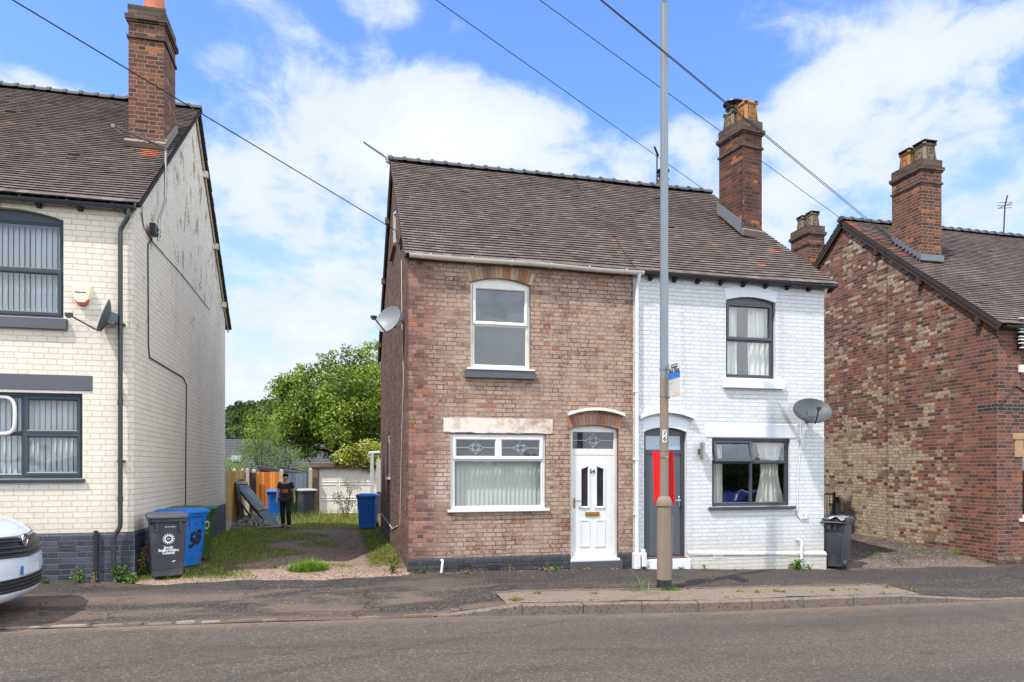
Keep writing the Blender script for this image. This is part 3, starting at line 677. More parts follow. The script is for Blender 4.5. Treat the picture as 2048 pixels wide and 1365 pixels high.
# the flush line of old setts along the dropped parts
M['sett'] = tinted('worn kerb sett', .9, .008, 18)
mb = MB()
for (xa, xb) in ((-14, 1.33), (10.95, 24)):
    x = xa
    while x < xb:
        L = rnd.uniform(.2, .5); w = rnd.uniform(.08, .12)
        q = rnd.random(); mb.cur = A(178, 156, 138, .42)[:3] if q < .45 else (A(158, 134, 118, .42)[:3] if q < .8 else A(192, 178, 164, .44)[:3])
        h = rnd.uniform(.010, .024); y0 = ROADY+rnd.uniform(-.01, .02)
        vs = []
        if rnd.random() < .86:
            ring = []
            for k in range(8):
                a = 2*PI*k/8+.39
                ring.append((x+L/2+L*.5*max(-1, min(1, 1.35*math.cos(a)))*rnd.uniform(.88, 1), y0+w/2+w*.5*max(-1, min(1, 1.35*math.sin(a)))*rnd.uniform(.75, 1)))
            z = zr(x)+.012
            n = len(mb.v)
            mb.mesh([(px_, py_, z-.03) for px_, py_ in ring]+[((px_-x-L/2)*.9+x+L/2, (py_-y0-w/2)*.85+y0+w/2, z+h) for px_, py_ in ring],
                    [(k, (k+1) % 8, (k+1) % 8+8, k+8) for k in range(8)]+[tuple(range(8, 16))])
        x += L+rnd.uniform(.008, .04)
tag(mb.build('kerb_setts', M['sett'], None), kind='structure')
# concrete strip behind the raised kerb, with its thin back edging
def sz(x, y): return gz(x, y)+.002+.016*min(1, max(0, (y-ROADY-.125)/.2))+.003*math.sin(x*9+y*14)
def strip_y(s): return lambda x: ROADY+.125+(.72+.02*math.sin(x*2.1))*s
mb_x = spread(2.3, 9.4, 60)
sheet('verge_strip', mb_x, [strip_y(s) for s in spread(0, 1, 8)], sz, concretemat('dirty concrete strip', A(144, 127, 113, .54), A(170, 152, 136, .54), .35))
mb = MB()
for i in range(len(mb_x)-1):
    xa, xb = mb_x[i], mb_x[i+1]-.004
    y = strip_y(1)(xa); mb.box(xa, xb, y, y+.05, sz(xa, y)-.05, sz(xa, y)+.014+rnd.uniform(-.004, .004))
tag(mb.build('strip_edging', M['kerb'], None), kind='structure')
# ------------------------------------------------------------------ house building blocks
def R(px0, px1, py0, py1, y=FRONT):
    pm = (px0+px1)/2
    return fx(px0, y), fx(px1, y), fz(pm, py1, y), fz(pm, py0, y)
TILE = [(98, 88, 84), (106, 95, 90), (114, 102, 97), (94, 84, 80), (108, 95, 88), (118, 107, 102), (102, 91, 86), (106, 92, 85)]
TK = .80
def tile_tint(orange=.004):
    if rnd.random() < orange:
        return A(*rnd.choice([(190, 96, 66), (176, 110, 80), (160, 104, 82)]), TK)[:3]
    r, g_, b = rnd.choice(TILE); k = rnd.uniform(.94, 1.06)*TK
    return A(r, g_, b, k)[:3]
def tile_roof(parent, e0, e1, r0, r1, gauge=.115, tw=.168, sag=.02, orange=.004, patches=(), thick=.045, name='roof'):
    """plain tiles laid course by course from the eave e0-e1 up to the ridge r0-r1, on a boarded underlay"""
    e0, e1, r0, r1 = map(Vector, (e0, e1, r0, r1))
    nrm = (e1-e0).cross(r0-e0).normalized()
    if nrm.z < 0: nrm = -nrm
    L = (r0-e0).length; rows = max(2, round(L/gauge)); ph = rnd.uniform(0, 6)
    def S(u, v, w, h):       # u metres along, v 0..1 up, w row width
        a = e0.lerp(r0, v); b = e1.lerp(r1, v); s = u/w
        d = -sag*math.sin(PI*max(0, min(1, s)))*math.sin(PI*min(1, max(0, v)))+.007*math.sin(u*1.7+v*7+ph)+.002*math.sin(u*4.3-v*15+ph)
        return a+(b-a)*s+nrm*(h+d)
    mb = MB()
    for i in range(rows):
        v0 = i/rows-(.012 if i == 0 else 0); v1 = min(1.0, (i+1.3)/rows)
        w = (e1.lerp(r1, v0)-e0.lerp(r0, v0)).length
        u = -tw/2*(i % 2)+rnd.uniform(-.01, .01); u -= .0
        jit = rnd.uniform(-.002, .002)
        while u < w-.01:
            ua, ub = max(0, u+.002), min(w, u+tw-.002)
            u += tw
            if ub-ua < .02: continue
            lift = .032+rnd.uniform(0, .0025)+(rnd.uniform(.004, .012) if rnd.random() < .012 else 0); j = (jit+rnd.uniform(-.0015, .0015))/L; sk = rnd.uniform(-.0012, .0012)
            mb.cur = tile_tint(orange)
            vm_ = (i+.5)/rows
            for (pu, pv, ru, rv, pr) in patches:
                if abs(u/w-pu) < ru and abs(vm_-pv) < rv and rnd.random() < pr: mb.cur = tile_tint(1)
            a, b = S(ua, v0+j, w, lift+sk), S(ub, v0+j, w, lift-sk)
            w1 = (e1.lerp(r1, v1)-e0.lerp(r0, v1)).length
            c, d = S(ub*w1/w, v1, w1, .008), S(ua*w1/w, v1, w1, .008)
            mb.quad(a, b, c, d)
            mb.cur = tuple(c_*.30 for c_ in mb.cur)        # shadow line of each course put into the lower edge's tint, with soot and moss
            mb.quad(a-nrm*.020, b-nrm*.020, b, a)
    mb.cur = (.02, .018, .016); mb.m = 1
    lo = nrm*(sag+.03); e0, e1, r0, r1 = e0-lo, e1-lo, r0-lo, r1-lo
    mb.mesh([e0, e1, r1, r0, e0-nrm*thick, e1-nrm*thick, r1-nrm*thick, r0-nrm*thick], [(0,1,2,3),(7,6,5,4),(0,4,5,1),(1,5,6,2),(3,2,6,7),(0,3,7,4)])
    return mb.build(name, [M['tile'], M['felt']], parent, flip=False)
def ridge_tiles(parent, a, b, pitch=.31, r=.105):
    """half-round ridge tiles with a raised roll where each laps the next"""
    a, b = Vector(a), Vector(b); d = b-a; L = d.length; d.normalize(); sd = d.cross(Vector((0, 0, 1))).normalized(); mb = MB()
    n = int(L/pitch)
    for i in range(n):
        s0, s1 = L*i/n, L*(i+1)/n-.006; dz_ = rnd.uniform(-.008, .008)
        prof = [(s0, r*1.22), (s0+.06, r*1.22), (s0+.075, r), (s1, r)]
        vs = []; m = 8
        for (s, rr) in prof:
            for k in range(m+1):
                t = PI*k/m; vs.append(a+d*s+sd*(rr*1.25*math.cos(t))+Vector((0, 0, -.06+dz_+rr*math.sin(t))))
        fs = [(i_*(m+1)+k, i_*(m+1)+k+1, (i_+1)*(m+1)+k+1, (i_+1)*(m+1)+k) for i_ in range(len(prof)-1) for k in range(m)]
        fs.append(tuple(range(m+1))); fs.append(tuple(3*(m+1)+k for k in range(m, -1, -1)))
        mb.mesh(vs, fs)
    return mb.build('ridge', M['ridge'], parent)
SASH = {'f': (.036, .0), 'c': (.062, .018), 'o': (.062, .018)}
def window(house, x0, x1, z0, z1, lights, fmat, pane='glass', rise=0, recess=.075, fw=.05, y=FRONT, head=None, label=None, arch_infill=True):
    """a framed window set in an opening: outer frame, a sash round every light, a pane in every sash"""
    yf = y+recess; mb = MB()
    mb.ring(x0+.004, x1-.004, z0+.004, z1-.004, [(0, yf+.07), (0, yf), (fw-.012, yf), (fw, yf+.014), (fw, yf+.07)])
    ix0, ix1, iz0, iz1 = x0+fw-.004, x1-fw+.004, z0+fw-.004, z1-fw+.004
    if rise:
        pts = [(x0+.004, z1-.004)]+[(p[0], p[1]-.004) for p in arch_pts(x0+.004, x1-.004, z1, rise)[::-1]]+[(x1-.004, z1-.004)]
        mb.prism(pts, yf+.006, yf+.06)
    panes = []; opens = []
    for (a, b, c, d, k) in lights:
        w, f = SASH[k]
        X0, X1, Z0, Z1 = ix0+(ix1-ix0)*a, ix0+(ix1-ix0)*b, iz0+(iz1-iz0)*c, iz0+(iz1-iz0)*d
        prof = [(0, yf+.05), (0, yf-f+.008), (.008, yf-f), (w-.018, yf-f), (w, yf-f+.016), (w, yf+.05)]
        if k == 'o':
            m2 = MB(); m2.ring(X0, X1, Z0, Z1, prof); opens.append((m2, X0, X1, Z0, Z1, w)); continue
        mb.ring(X0, X1, Z0, Z1, prof); panes.append((X0+w-.004, X1-w+.004, Z0+w-.004, Z1-w+.004))
    wo = mb.build('window', fmat, house)
    if label: wo['label'] = label
    gm = M[pane]
    for (X0, X1, Z0, Z1) in panes:
        p = MB(); p.quad((X0, yf+.022, Z0), (X1, yf+.022, Z0), (X1, yf+.022, Z1), (X0, yf+.022, Z1)); p.build('pane', gm, wo, flip=False)
    for (m2, X0, X1, Z0, Z1, w) in opens:
        piv = Vector((0, yf-.02, Z1)); rot = Matrix.Rotation(math.radians(-13), 4, 'X')
        rel = lambda v: tuple(piv+(rot @ (Vector(v)-piv)))
        m2.v = [rel(v) for v in m2.v]; so = m2.build('open_sash', fmat, wo)
        p = MB(); q_ = [(X0+w, yf+.01, Z0+w), (X1-w, yf+.01, Z0+w), (X1-w, yf+.01, Z1-w), (X0+w, yf+.01, Z1-w)]
        p.quad(*[rel(v) for v in q_]); p.build('pane', gm, wo, flip=False)
    wo['yf'] = yf
    return wo
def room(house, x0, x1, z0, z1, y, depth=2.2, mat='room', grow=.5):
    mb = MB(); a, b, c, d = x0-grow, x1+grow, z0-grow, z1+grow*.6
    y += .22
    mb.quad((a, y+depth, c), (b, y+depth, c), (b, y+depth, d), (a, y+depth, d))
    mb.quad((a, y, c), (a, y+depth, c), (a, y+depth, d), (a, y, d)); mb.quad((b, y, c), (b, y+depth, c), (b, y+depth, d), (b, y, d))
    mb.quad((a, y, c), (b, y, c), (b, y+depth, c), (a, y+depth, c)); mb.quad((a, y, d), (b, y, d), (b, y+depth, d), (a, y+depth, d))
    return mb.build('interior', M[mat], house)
def slat_blind(win, x0, x1, z0, z1, y, mat, ang=38, pitch=.078, w=.089):
    """vertical blind: one hanging slat after another, with its top rail"""
    mb = MB(); x = x0+pitch/2; mb.box(x0, x1, y-.02, y+.02, z1-.03, z1)
    while x < x1-.02:
        t = math.radians(ang+rnd.uniform(-5, 5)); dx, dy = w/2*math.cos(t), w/2*math.sin(t); zb = z0+rnd.uniform(0, .012)
        bow = .008
        pts = [(x-dx, y-dy), (x-bow*math.sin(t), y+bow*math.cos(t)), (x+dx, y+dy)]
        for (p, q_) in zip(pts, pts[1:]): mb.quad((p[0], p[1], zb), (q_[0], q_[1], zb), (q_[0], q_[1], z1-.03), (p[0], p[1], z1-.03))
        x += pitch
    return mb.build('blind', mat, win, flip=False)
def curtain(win, x0, x1, z0, z1, y, mat, folds=5, amp=.04, tie=0.0):
    mb = MB(); ph = rnd.uniform(0, 6)
    def P(u, v):
        f = math.sin(u*folds*2*PI+ph+.6*math.sin(v*3))*amp*(1-.35*v)+.012*math.sin(u*folds*5*PI+v*4)
        sh = tie*math.sin(PI*min(1, (1-v)*1.1))*(u-.5)
        return (x0+(x1-x0)*u+sh, y+f, z0+(z1-z0)*v)
    mb.grid(P, folds*14, 14)
    return mb.build('curtain', mat, win, smooth=True, flip=False)
def sill(parent, x0, x1, z0, z1, out, mat, y=FRONT, name='sill'):
    mb = MB(); mb.bbox(x0, x1, y-out, y+.10, z0, z1, .008); return mb.build(name, mat, parent)
def gutter(parent, a, b, r, mat, clips=8, joint=True):
    a, b = Vector(a), Vector(b); mb = MB(); n = 10; d = (b-a)
    vs = []; L = d.length; k = 14
    for i in range(k+1):
        p = a+d*(i/k)+Vector((0, 0, -.008*math.sin(PI*(i/k)*3)))
        for j in range(n+1):
            t = PI+PI*j/n; vs.append((p.x, p.y+r*math.cos(t), p.z+r*math.sin(t)))
        for j in range(n+1):
            t = 2*PI-PI*j/n; vs.append((p.x, p.y+(r-.006)*math.cos(t), p.z+(r-.006)*math.sin(t)))
    m = 2*(n+1)
    fs = [(i*m+j, i*m+(j+1) % m, (i+1)*m+(j+1) % m, (i+1)*m+j) for i in range(k) for j in range(m)]
    fs.append(tuple(range(m))); fs.append(tuple(k*m+j for j in range(m-1, -1, -1)))
    mb.mesh(vs, fs)
    for i in range(clips):
        p = a+d*((i+.5)/clips); rr = r+.006
        vs = []; 
        for dx in (-.016, .016):
            for j in range(n+1):
                t = PI-.15+(PI+.3)*j/n; vs.append((p.x+dx, p.y+rr*math.cos(t), p.z+rr*math.sin(t)))
        mb.mesh(vs, [(j, j+1, j+n+2, j+n+1) for j in range(n)])
        mb.box(p.x-.016, p.x+.016, p.y+r-.005, p.y+r+.03, p.z-.05, p.z+.02)
    return smooth_by_angle(mb.build('gutter', mat, parent), 40)
def downpipe(parent, pts, r, mat, clips=(), name='downpipe', sockets=()):
    mb = MB(); P = []
    pts = [Vector(p) for p in pts]
    for i, p in enumerate(pts):           # round the bends off
        if 0 < i < len(pts)-1:
            a = (pts[i-1]-p); b = (pts[i+1]-p); k = min(.05, a.length*.4, b.length*.4)
            pa, pb = p+a.normalized()*k, p+b.normalized()*k
            P += [pa, (pa+pb)/2*.5+p*.5, pb]
        else: P.append(p)
    mb.tube(P, r, 12)
    for z in clips:
        q_ = pts[-1] if len(pts) == 2 else pts[-2]
        q_ = min(pts, key=lambda t: abs(t.z-z)); 
        mb.lathe((q_.x, q_.y, z), [(r+.008, -.02), (r+.008, .02)], 12); mb.box(q_.x-r-.02, q_.x+r+.02, q_.y+r*.5, FRONT+.01, z-.014, z+.014)
    for (p, h) in sockets: mb.lathe(p, [(r+.007, 0), (r+.007, h)], 12)
    return smooth_by_angle(mb.build(name, mat, parent), 40)
def airbrick(parent, x, z, mat, y=FRONT, w=.215, h=.065, dark='black'):
    mb = MB(); mb.ring(x-w/2, x+w/2, z-h/2, z+h/2, [(0, y+.01), (0, y-.008), (.012, y-.008), (.012, y+.012)])
    n = 7
    for i in range(1, n): xx = x-w/2+w*i/n; mb.box(xx-.004, xx+.004, y-.006, y+.006, z-h/2+.01, z+h/2-.01)
    for i in range(1, 3): zz = z-h/2+h*i/3; mb.box(x-w/2+.01, x+w/2-.01, y-.005, y+.005, zz-.003, zz+.003)
    o = mb.build('air_brick', mat, parent)
    b = MB(); b.quad((x-w/2+.006, y-.004, z-h/2+.006), (x+w/2-.006, y-.004, z-h/2+.006), (x+w/2-.006, y-.004, z+h/2-.006), (x-w/2+.006, y-.004, z+h/2-.006)); b.build('recess', M[dark], o, flip=False)
    return o
def chimney(house, corner, xdir, w, d, zb, zt, shaft, pots, scale=1.0, flash=None):
    """brick stack: its front left corner, the way its front runs, width, depth; two oversailing courses and a capping; pots on top"""
    c = Vector((corner[0], corner[1], 0)); ux = Vector((xdir[0], xdir[1], 0)).normalized(); uy = Vector((-ux.y, ux.x, 0))
    def block(mb, o, z0, z1):
        q_ = [c+ux*(-o)+uy*(-o), c+ux*(w+o)+uy*(-o), c+ux*(w+o)+uy*(d+o), c+ux*(-o)+uy*(d+o)]
        mb.mesh([(p.x, p.y, z0) for p in q_]+[(p.x, p.y, z1) for p in q_], [(0,3,2,1),(4,5,6,7),(0,1,5,4),(1,2,6,5),(2,3,7,6),(3,0,4,7)])
    H = .083
    mb = MB(); block(mb, 0, zb, zt-.05)
    st = mb.build('chimney', M[shaft], house)
    mb = MB(); block(mb, .012, zt-2.4*H, zt); block(mb, .055, zt-3.4*H, zt-2.4*H+.0); block(mb, .028, zt-3.9*H, zt-3.4*H); block(mb, .03, zt-7.6*H, zt-7.0*H)
    mb.build('corbel', M['blue_brick'], st)
    mb = MB(); block(mb, .035, zb-.05, zb+.0)
    m2 = MB()
    for k in range(9):
        for j in range(6):
            pass
    def Pm(u, v):
        p = c+ux*(w*u)+uy*(d*v); e = min(u, 1-u, v, 1-v)*2
        return (p.x, p.y, zt+.002+.05*min(1, e*2.2)+.008*math.sin(u*13+v*9))
    m2.grid(Pm, 8, 8); m2.build('flaunching', M['mortar'], st, flip=False)
    for (pu, pv, kind, h, r) in pots:
        p = c+ux*(w*pu)+uy*(d*pv); pm = MB(); z = zt+.02
        if kind == 'round':
            pm.lathe((p.x, p.y, z), [(r*1.12, 0), (r*1.12, .05), (r, .07), (r*.92, h*.55), (r*.9, h*.78), (r*1.12, h*.82), (r*1.12, h*.9), (r*.98, h*.92), (r*.98, h), (r*.8, h), (r*.75, h*.6)], 20, caps=False)
            smooth_by_angle(pm.build('chimney_pot', M['terracotta'], st), 30)
        else:
            mt = M['buff_pot'] if kind[0] == 'b' else M['stone_pot']
            rings = [(r*1.02, 0), (r*.98, h*.1), (r*.82, h*.8), (r*.98, h*.86), (r*1.02, h*.9), (r*.9, h), (r*.66, h), (r*.6, h*.8)]
            vs = []
            for (rr, hh) in rings:
                for (sx, sy) in ((-1, -1), (1, -1), (1, 1), (-1, 1)):
                    for (kx, ky) in (((1, .72), (.72, 1)) if sx*sy < 0 else ((.72, 1), (1, .72))):
                        q_ = p+ux*(sx*kx*rr)+uy*(sy*ky*rr); vs.append((q_.x, q_.y, z+hh))
            fs = [(i*8+j, i*8+(j+1) % 8, (i+1)*8+(j+1) % 8, (i+1)*8+j) for i in range(len(rings)-1) for j in range(8)]
            pm.mesh(vs, fs)
            for (ax, sg) in ((uy, -1), (ux, -1), (ux, 1)):      # raised arched panel on each side
                bx = ux if ax is uy else uy
                o = p+ax*(sg*r*.93)
                ang = [(-.4, .18), (.4, .18), (.36, .58), (.2, .7), (-.2, .7), (-.36, .58)]
                for i in range(6):
                    a, b = ang[i], ang[(i+1) % 6]
                    f = lambda t: o+bx*(t[0]*r)-ax*(sg*r*.16*t[1])+Vector((0, 0, z+h*t[1]))
                    pm.bar(f(a), f(b), .014, .02)
            pm.build('chimney_pot', mt, st)
            if 'cowl' in kind:
                cw = MB()
                cw.lathe((p.x, p.y, z+h), [(r*.72, 0), (r*.72, .06), (r*.95, .08), (r*.95, .10)], 16)
                for j in range(8):
                    a = 2*PI*j/8; cw.tube([(p.x+r*.8*math.cos(a), p.y+r*.8*math.sin(a), z+h+.09), (p.x+r*.95*math.cos(a), p.y+r*.95*math.sin(a), z+h+.2)], .008, 5)
                cw.lathe((p.x, p.y, z+h+.2), [(r*1.25, 0), (r*1.2, .03), (r*.6, .07), (.01, .085)], 18)
                smooth_by_angle(cw.build('cowl', M['blackmetal'], st), 30)
            elif 'lid' in kind:
                cw = MB(); cw.box(p.x-r*.95, p.x+r*.95, p.y-r*.95, p.y+r*.95, z+h+.03, z+h+.05)
                for sx in (-1, 1):
                    for sy in (-1, 1): cw.box(p.x+sx*r*.8-.015, p.x+sx*r*.8+.015, p.y+sy*r*.8-.015, p.y+sy*r*.8+.015, z+h-.01, z+h+.03)
                cw.build('pot_cap', M['timber_dark'], st)
    return st
def leaded(win, x0, x1, z0, z1, y):
    """diamond motif of lead cames across the middle of a small light"""
    mb = MB(); cx, cz = (x0+x1)/2, (z0+z1)/2; h = (z1-z0)*.40; w = h*1.25
    def b(p, q_): mb.bar((p[0], y, p[1]), (q_[0], y, q_[1]), .0085, .006, up=(0, 1, 0))
    b((x0, cz), (cx-w, cz)); b((cx+w, cz), (x1, cz)); b((cx, z0), (cx, cz-h)); b((cx, cz+h), (cx, z1))
    for sx in (-1, 1):
        for sz in (-1, 1):
            b((cx+sx*w, cz), (cx, cz+sz*h)); b((cx+sx*w*.55, cz), (cx, cz+sz*h*.55)); b((cx+sx*w*.55, cz), (cx+sx*w*.18, cz+sz*h*.9))
    return mb.build('leading', M['lead_line'], win)
def arch_bricks(house, x0, x1, zs, rise, n=15, h=.225, k=1.0, y=FRONT, pal=((148, 120, 102), (164, 138, 114), (132, 104, 90), (182, 158, 126), (150, 106, 84)), white=False):
    """a ring of bricks on end over an opening"""
    w = (x1-x0)/2; Rr = (w*w+rise*rise)/(2*rise); th = math.asin(min(1, w/Rr)); cx = (x0+x1)/2; cz = zs+rise-Rr; mb = MB()
    for i in range(n):
        a0, a1 = -th+2*th*(i+.05)/n, -th+2*th*(i+.95)/n; o = rnd.uniform(.002, .007)
        mb.cur = A(*rnd.choice(pal), rnd.uniform(.85, 1.1))[:3]
        q_ = [(cx+r_*math.sin(a), cz+r_*math.cos(a)) for (r_, a) in ((Rr+.004, a0), (Rr+.004, a1), (Rr+h, a1), (Rr+h, a0))]
        mb.prism(q_, y-o, y+.02)
    mb.cur = A(112, 92, 80)[:3]
    q_ = [(cx+(Rr+.002)*math.sin(-th+2*th*i/12), cz+(Rr+.002)*math.cos(-th+2*th*i/12)) for i in range(13)]+[(cx+(Rr+h+.003)*math.sin(th-2*th*i/12), cz+(Rr+h+.003)*math.cos(th-2*th*i/12)) for i in range(13)]
    mb.prism(q_, y-.001, y+.015)
    return mb.build('brick_arch', M['tinted_brick'], house)
M['tinted_brick'] = tinted('arch brick', .9, .008, 22, .2)
def hood(house, px0, px1, pyc, pye, mat, y=FRONT, out=.09, th=.055):
    """thin curved hood moulding over a doorway"""
    x0, x1 = fx(px0), fx(px1); zc = fz((px0+px1)/2, pyc); ze = fz((px0+px1)/2, pye); mb = MB(); n = 16
    top = [(p[0], p[1]) for p in arch_pts(x0, x1, ze, zc-ze, n)]
    bot = [(p[0], p[1]-th) for p in top][::-1]
    mb.prism(top+bot, y-out, y+.03)
    return mb.build('door_hood', mat, house)
def walls_box(mb, pts, z0, z1):
    pass
def gable_wall(house, x, outline, holes, facing, mat, name='gable_wall', depth=.2, P=None):
    P = P or (lambda u, z, d: (x-facing[0]*d, u, z))
    return wall_with_holes(outline, holes, P, depth, facing).build(name, mat, house, flip=False)
def rafter_ends(house, xs, z, mat, out=.1):
    for x_ in xs:
        mb = MB(); mb.obox((x_, FRONT-out*.5, z+.012), (.034, 0, 0), (0, out*.55, -.03), (0, .014, .032)); mb.build('rafter_end', M[mat], house)
def flat_wall(house, p0, p1, z0, z1, mat, name='back_wall'):
    mb = MB(); mb.quad((p0[0], p0[1], z0), (p1[0], p1[1], z0), (p1[0], p1[1], z1), (p0[0], p0[1], z1)); return mb.build(name, mat, house, flip=False)
PF = lambda u, z, d: (u, FRONT+d, z)
# ------------------------------------------------------------------ the cream painted house
XC = -3.27
cream = thing('cream_house', (-8, FRONT, .1), 'cream painted brick end house with dark plinth and anthracite windows, beside the drive', 'house')
ux0, ux1, uz0, uz1 = fx(127)-1.62, fx(127), fz(60, 634), fz(127, 441)
lx0, lx1, lz0, lz1 = fx(165)-2.1, fx(165), fz(80, 958), fz(120, 787)
urise = .135
plz = fz(150, 1066)
wall_with_holes([(-20, -.2), (XC, -.2), (XC, 6.22), (-20, 6.22)], [opening(ux0, ux1, uz0, uz1, urise), opening(lx0, lx1, lz0, lz1)], PF, .2, (0, -1, 0)).build('front_wall', M['brick_cream'], cream, flip=False)
gable_wall(cream, XC, [(FRONT, -.2), (21.75, -.2), (21.75, 6.25), (17.35, 10.02), (FRONT, 6.2)], [], (1, 0, 0), M['brick_cream'])
flat_wall(cream, (XC, 21.75), (-20, 21.75), -.2, 6.2, M['brick_cream']); flat_wall(cream, (-20, 21.75), (-20, FRONT), -.2, 6.2, M['brick_cream'], 'party_wall')
mb = MB()                                       # brick plinth, a touch proud, with a splayed top course
pr = [(0, -.2), (.022, -.2), (.022, plz-.05), (.006, plz), (0, plz)]
for (o0, z0_), (o1, z1_) in zip(pr[1:], pr[2:]):
    mb.quad((-20, FRONT-o0, z0_), (XC+o0, FRONT-o0, z0_), (XC+o1, FRONT-o1, z1_), (-20, FRONT-o1, z1_))
    mb.quad((XC+o0, FRONT-o0, z0_), (XC+o0, 21.75+o0, z0_), (XC+o1, 21.75+o1, z1_), (XC+o1, FRONT-o1, z1_))
mb.build('plinth', M['brick_plinth_blue'], cream, flip=False)
airbrick(cream, fx(134), fz(134, 1095), M['steel'], FRONT-.022, .22, .075)
w = window(cream, ux0, ux1, uz0, uz1, [(0, 1, .49, 1, 'f'), (0, 1, 0, .49, 'c')], M['pvc_grey'], rise=urise)
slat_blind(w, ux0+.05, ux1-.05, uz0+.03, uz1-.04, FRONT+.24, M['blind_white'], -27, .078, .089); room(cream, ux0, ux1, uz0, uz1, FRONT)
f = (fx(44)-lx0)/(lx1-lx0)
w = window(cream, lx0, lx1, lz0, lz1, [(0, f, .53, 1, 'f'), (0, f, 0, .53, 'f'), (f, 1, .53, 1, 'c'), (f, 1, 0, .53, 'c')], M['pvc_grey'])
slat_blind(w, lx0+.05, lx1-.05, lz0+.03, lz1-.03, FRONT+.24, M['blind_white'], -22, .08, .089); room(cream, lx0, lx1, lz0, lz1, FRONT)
sill(cream, ux0-.08, fx(136), fz(127, 661), fz(127, 639), .07, M['stone_grey'])
sill(cream, lx0-.05, fx(171), fz(165, 965), fz(165, 958), .05, M['pvc_grey'])
sill(cream, lx0-.18, fx(185), fz(185, 783), fz(185, 752), .012, M['stone_grey'], name='lintel')
# ring hung in the window
hp = Vector((fx(-2), FRONT+.05, fz(0, 831)))
mb = MB(); pts = []
for k in range(33):
    a = 2*PI*k/32; pts.append((hp.x+.20*math.copysign(abs(math.cos(a))**.6, math.cos(a)), hp.y, hp.z+.29*math.copysign(abs(math.sin(a))**.6, math.sin(a))))
mb.tube(pts, .028, 8, caps=False)
tag(smooth_by_angle(mb.build('window_ring', M['pvc_white'], None), 60), 'white oval ring hung against the ground-floor window of the cream house', 'ring')
# roof, chimney, eaves
E0, E1, R0, R1 = (-20, 12.38, 6.17), (-3.15, 12.38, 6.17), (-20, 17.4, 10.15), (-3.15, 17.4, 10.15)
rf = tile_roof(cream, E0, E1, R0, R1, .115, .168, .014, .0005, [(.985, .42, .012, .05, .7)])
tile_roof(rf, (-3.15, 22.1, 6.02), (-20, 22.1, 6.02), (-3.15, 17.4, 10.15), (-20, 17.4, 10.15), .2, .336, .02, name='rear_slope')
ridge_tiles(rf, (-20, 17.4, 10.2), (-3.12, 17.4, 10.2))
mb = MB()
for (ya, za, yb, zb) in ((12.42, 6.10, 17.4, 10.03), (22.1, 5.92, 17.4, 10.03)): mb.bar((XC+.035, ya, za), (XC+.035, yb, zb), .03, .14)
for y_, z_ in ((21.2, 6.5), (19.9, 7.75), (18.4, 9.05)): mb.obox((XC+.05, y_, z_), (.06, 0, 0), (0, .06, 0), (0, 0, .07))
mb.build('bargeboard', M['timber_cream'], cream)
rafter_ends(cream, [XC-.10-i*.62+rnd.uniform(-.05, .05) for i in range(9)], 6.03, 'felt_black', .12)
gutter(cream, (-20, FRONT-.13, 6.13), (XC+.06, FRONT-.13, 6.09), .056, M['pvc_black'], 26)
px_ = fx(244); gx = fx(262)
downpipe(cream, [(gx, FRONT-.13, 6.06), (gx, FRONT-.13, 5.93), (px_, FRONT-.09, 5.72), (px_, FRONT-.09, plz+.08), (px_-.09, FRONT-.115, plz-.06), (px_-.09, FRONT-.115, zh(px_)+.03)], .036, M['pvc_black'],
         (4.2, 2.0), sockets=[((px_, FRONT-.09, 2.9), .09), ((px_, FRONT-.09, 1.35), .08), ((px_-.09, FRONT-.115, plz-.30), .08)])
ovx = fx(194)
mb = MB(); mb.tube([(ovx, FRONT-.05, plz+.03), (ovx, FRONT-.05, .1)], .034, 10); tag(mb.build('overflow_pipe', M['black'], cream))
chimney(cream, (-3.93, 14.68), (1, 0), .62, .95, 7.7, 10.72, 'brick_chimney', [(.62, .3, 'round', .62, .19), (.5, .78, 'round', .5, .16)])
mb = MB()
mb.obox((-3.62, 14.64, 8.06), (.36, 0, 0), (0, .05, .04), (0, -.04, .05)); mb.bar((-3.28, 14.68, 8.12), (-3.28, 15.6, 8.84), .05, .12); mb.build('flashing', M['mortar'], cream)
# ------------------------------------------------------------------ fittings on the cream house
al = Vector((fx(166), FRONT, fz(166, 591)))
box = thing('alarm_box', al, 'cream alarm box with red light underneath on the cream front wall', 'alarm')
mb = MB(); sh = [(-.135, .16), (.135, .16), (.14, .05), (.11, -.07), (.06, -.13), (-.06, -.13), (-.11, -.07), (-.14, .05)]
mb.mesh([(al.x+x, FRONT, al.z+z) for x, z in sh]+[(al.x+x*.86, FRONT-.085, al.z+z*.9-.01) for x, z in sh], [tuple(range(8, 16))]+[(i, (i+1) % 8, (i+1) % 8+8, i+8) for i in range(8)])
mb.build('housing', plain('cream alarm plastic', A(226, 216, 184), .45, .05), box)
mb = MB(); sh = [(-.10, -.08), (.10, -.08), (.055, -.165), (-.055, -.165)]
mb.prism([(al.x+x, al.z+z) for x, z in sh], FRONT-.07, FRONT); mb.build('beacon', plain('red lens', A(196, 60, 30), .3, .1), box)
mb = MB(); mb.quad((al.x-.085, FRONT-.06, al.z+.149), (al.x+.085, FRONT-.06, al.z+.149), (al.x+.085, FRONT-.082, al.z+.105), (al.x-.085, FRONT-.082, al.z+.105))
mb.build('solar_cell', M['pvc_grey_dark'], box, flip=False)
mb = text_mb('Response', .042, lambda x, y: (al.x+x-.01, FRONT-.0875, al.z+.03+y), bold=.0015); mb.build('lettering', plain('blue print', A(40, 56, 130), .5), box, flip=False)
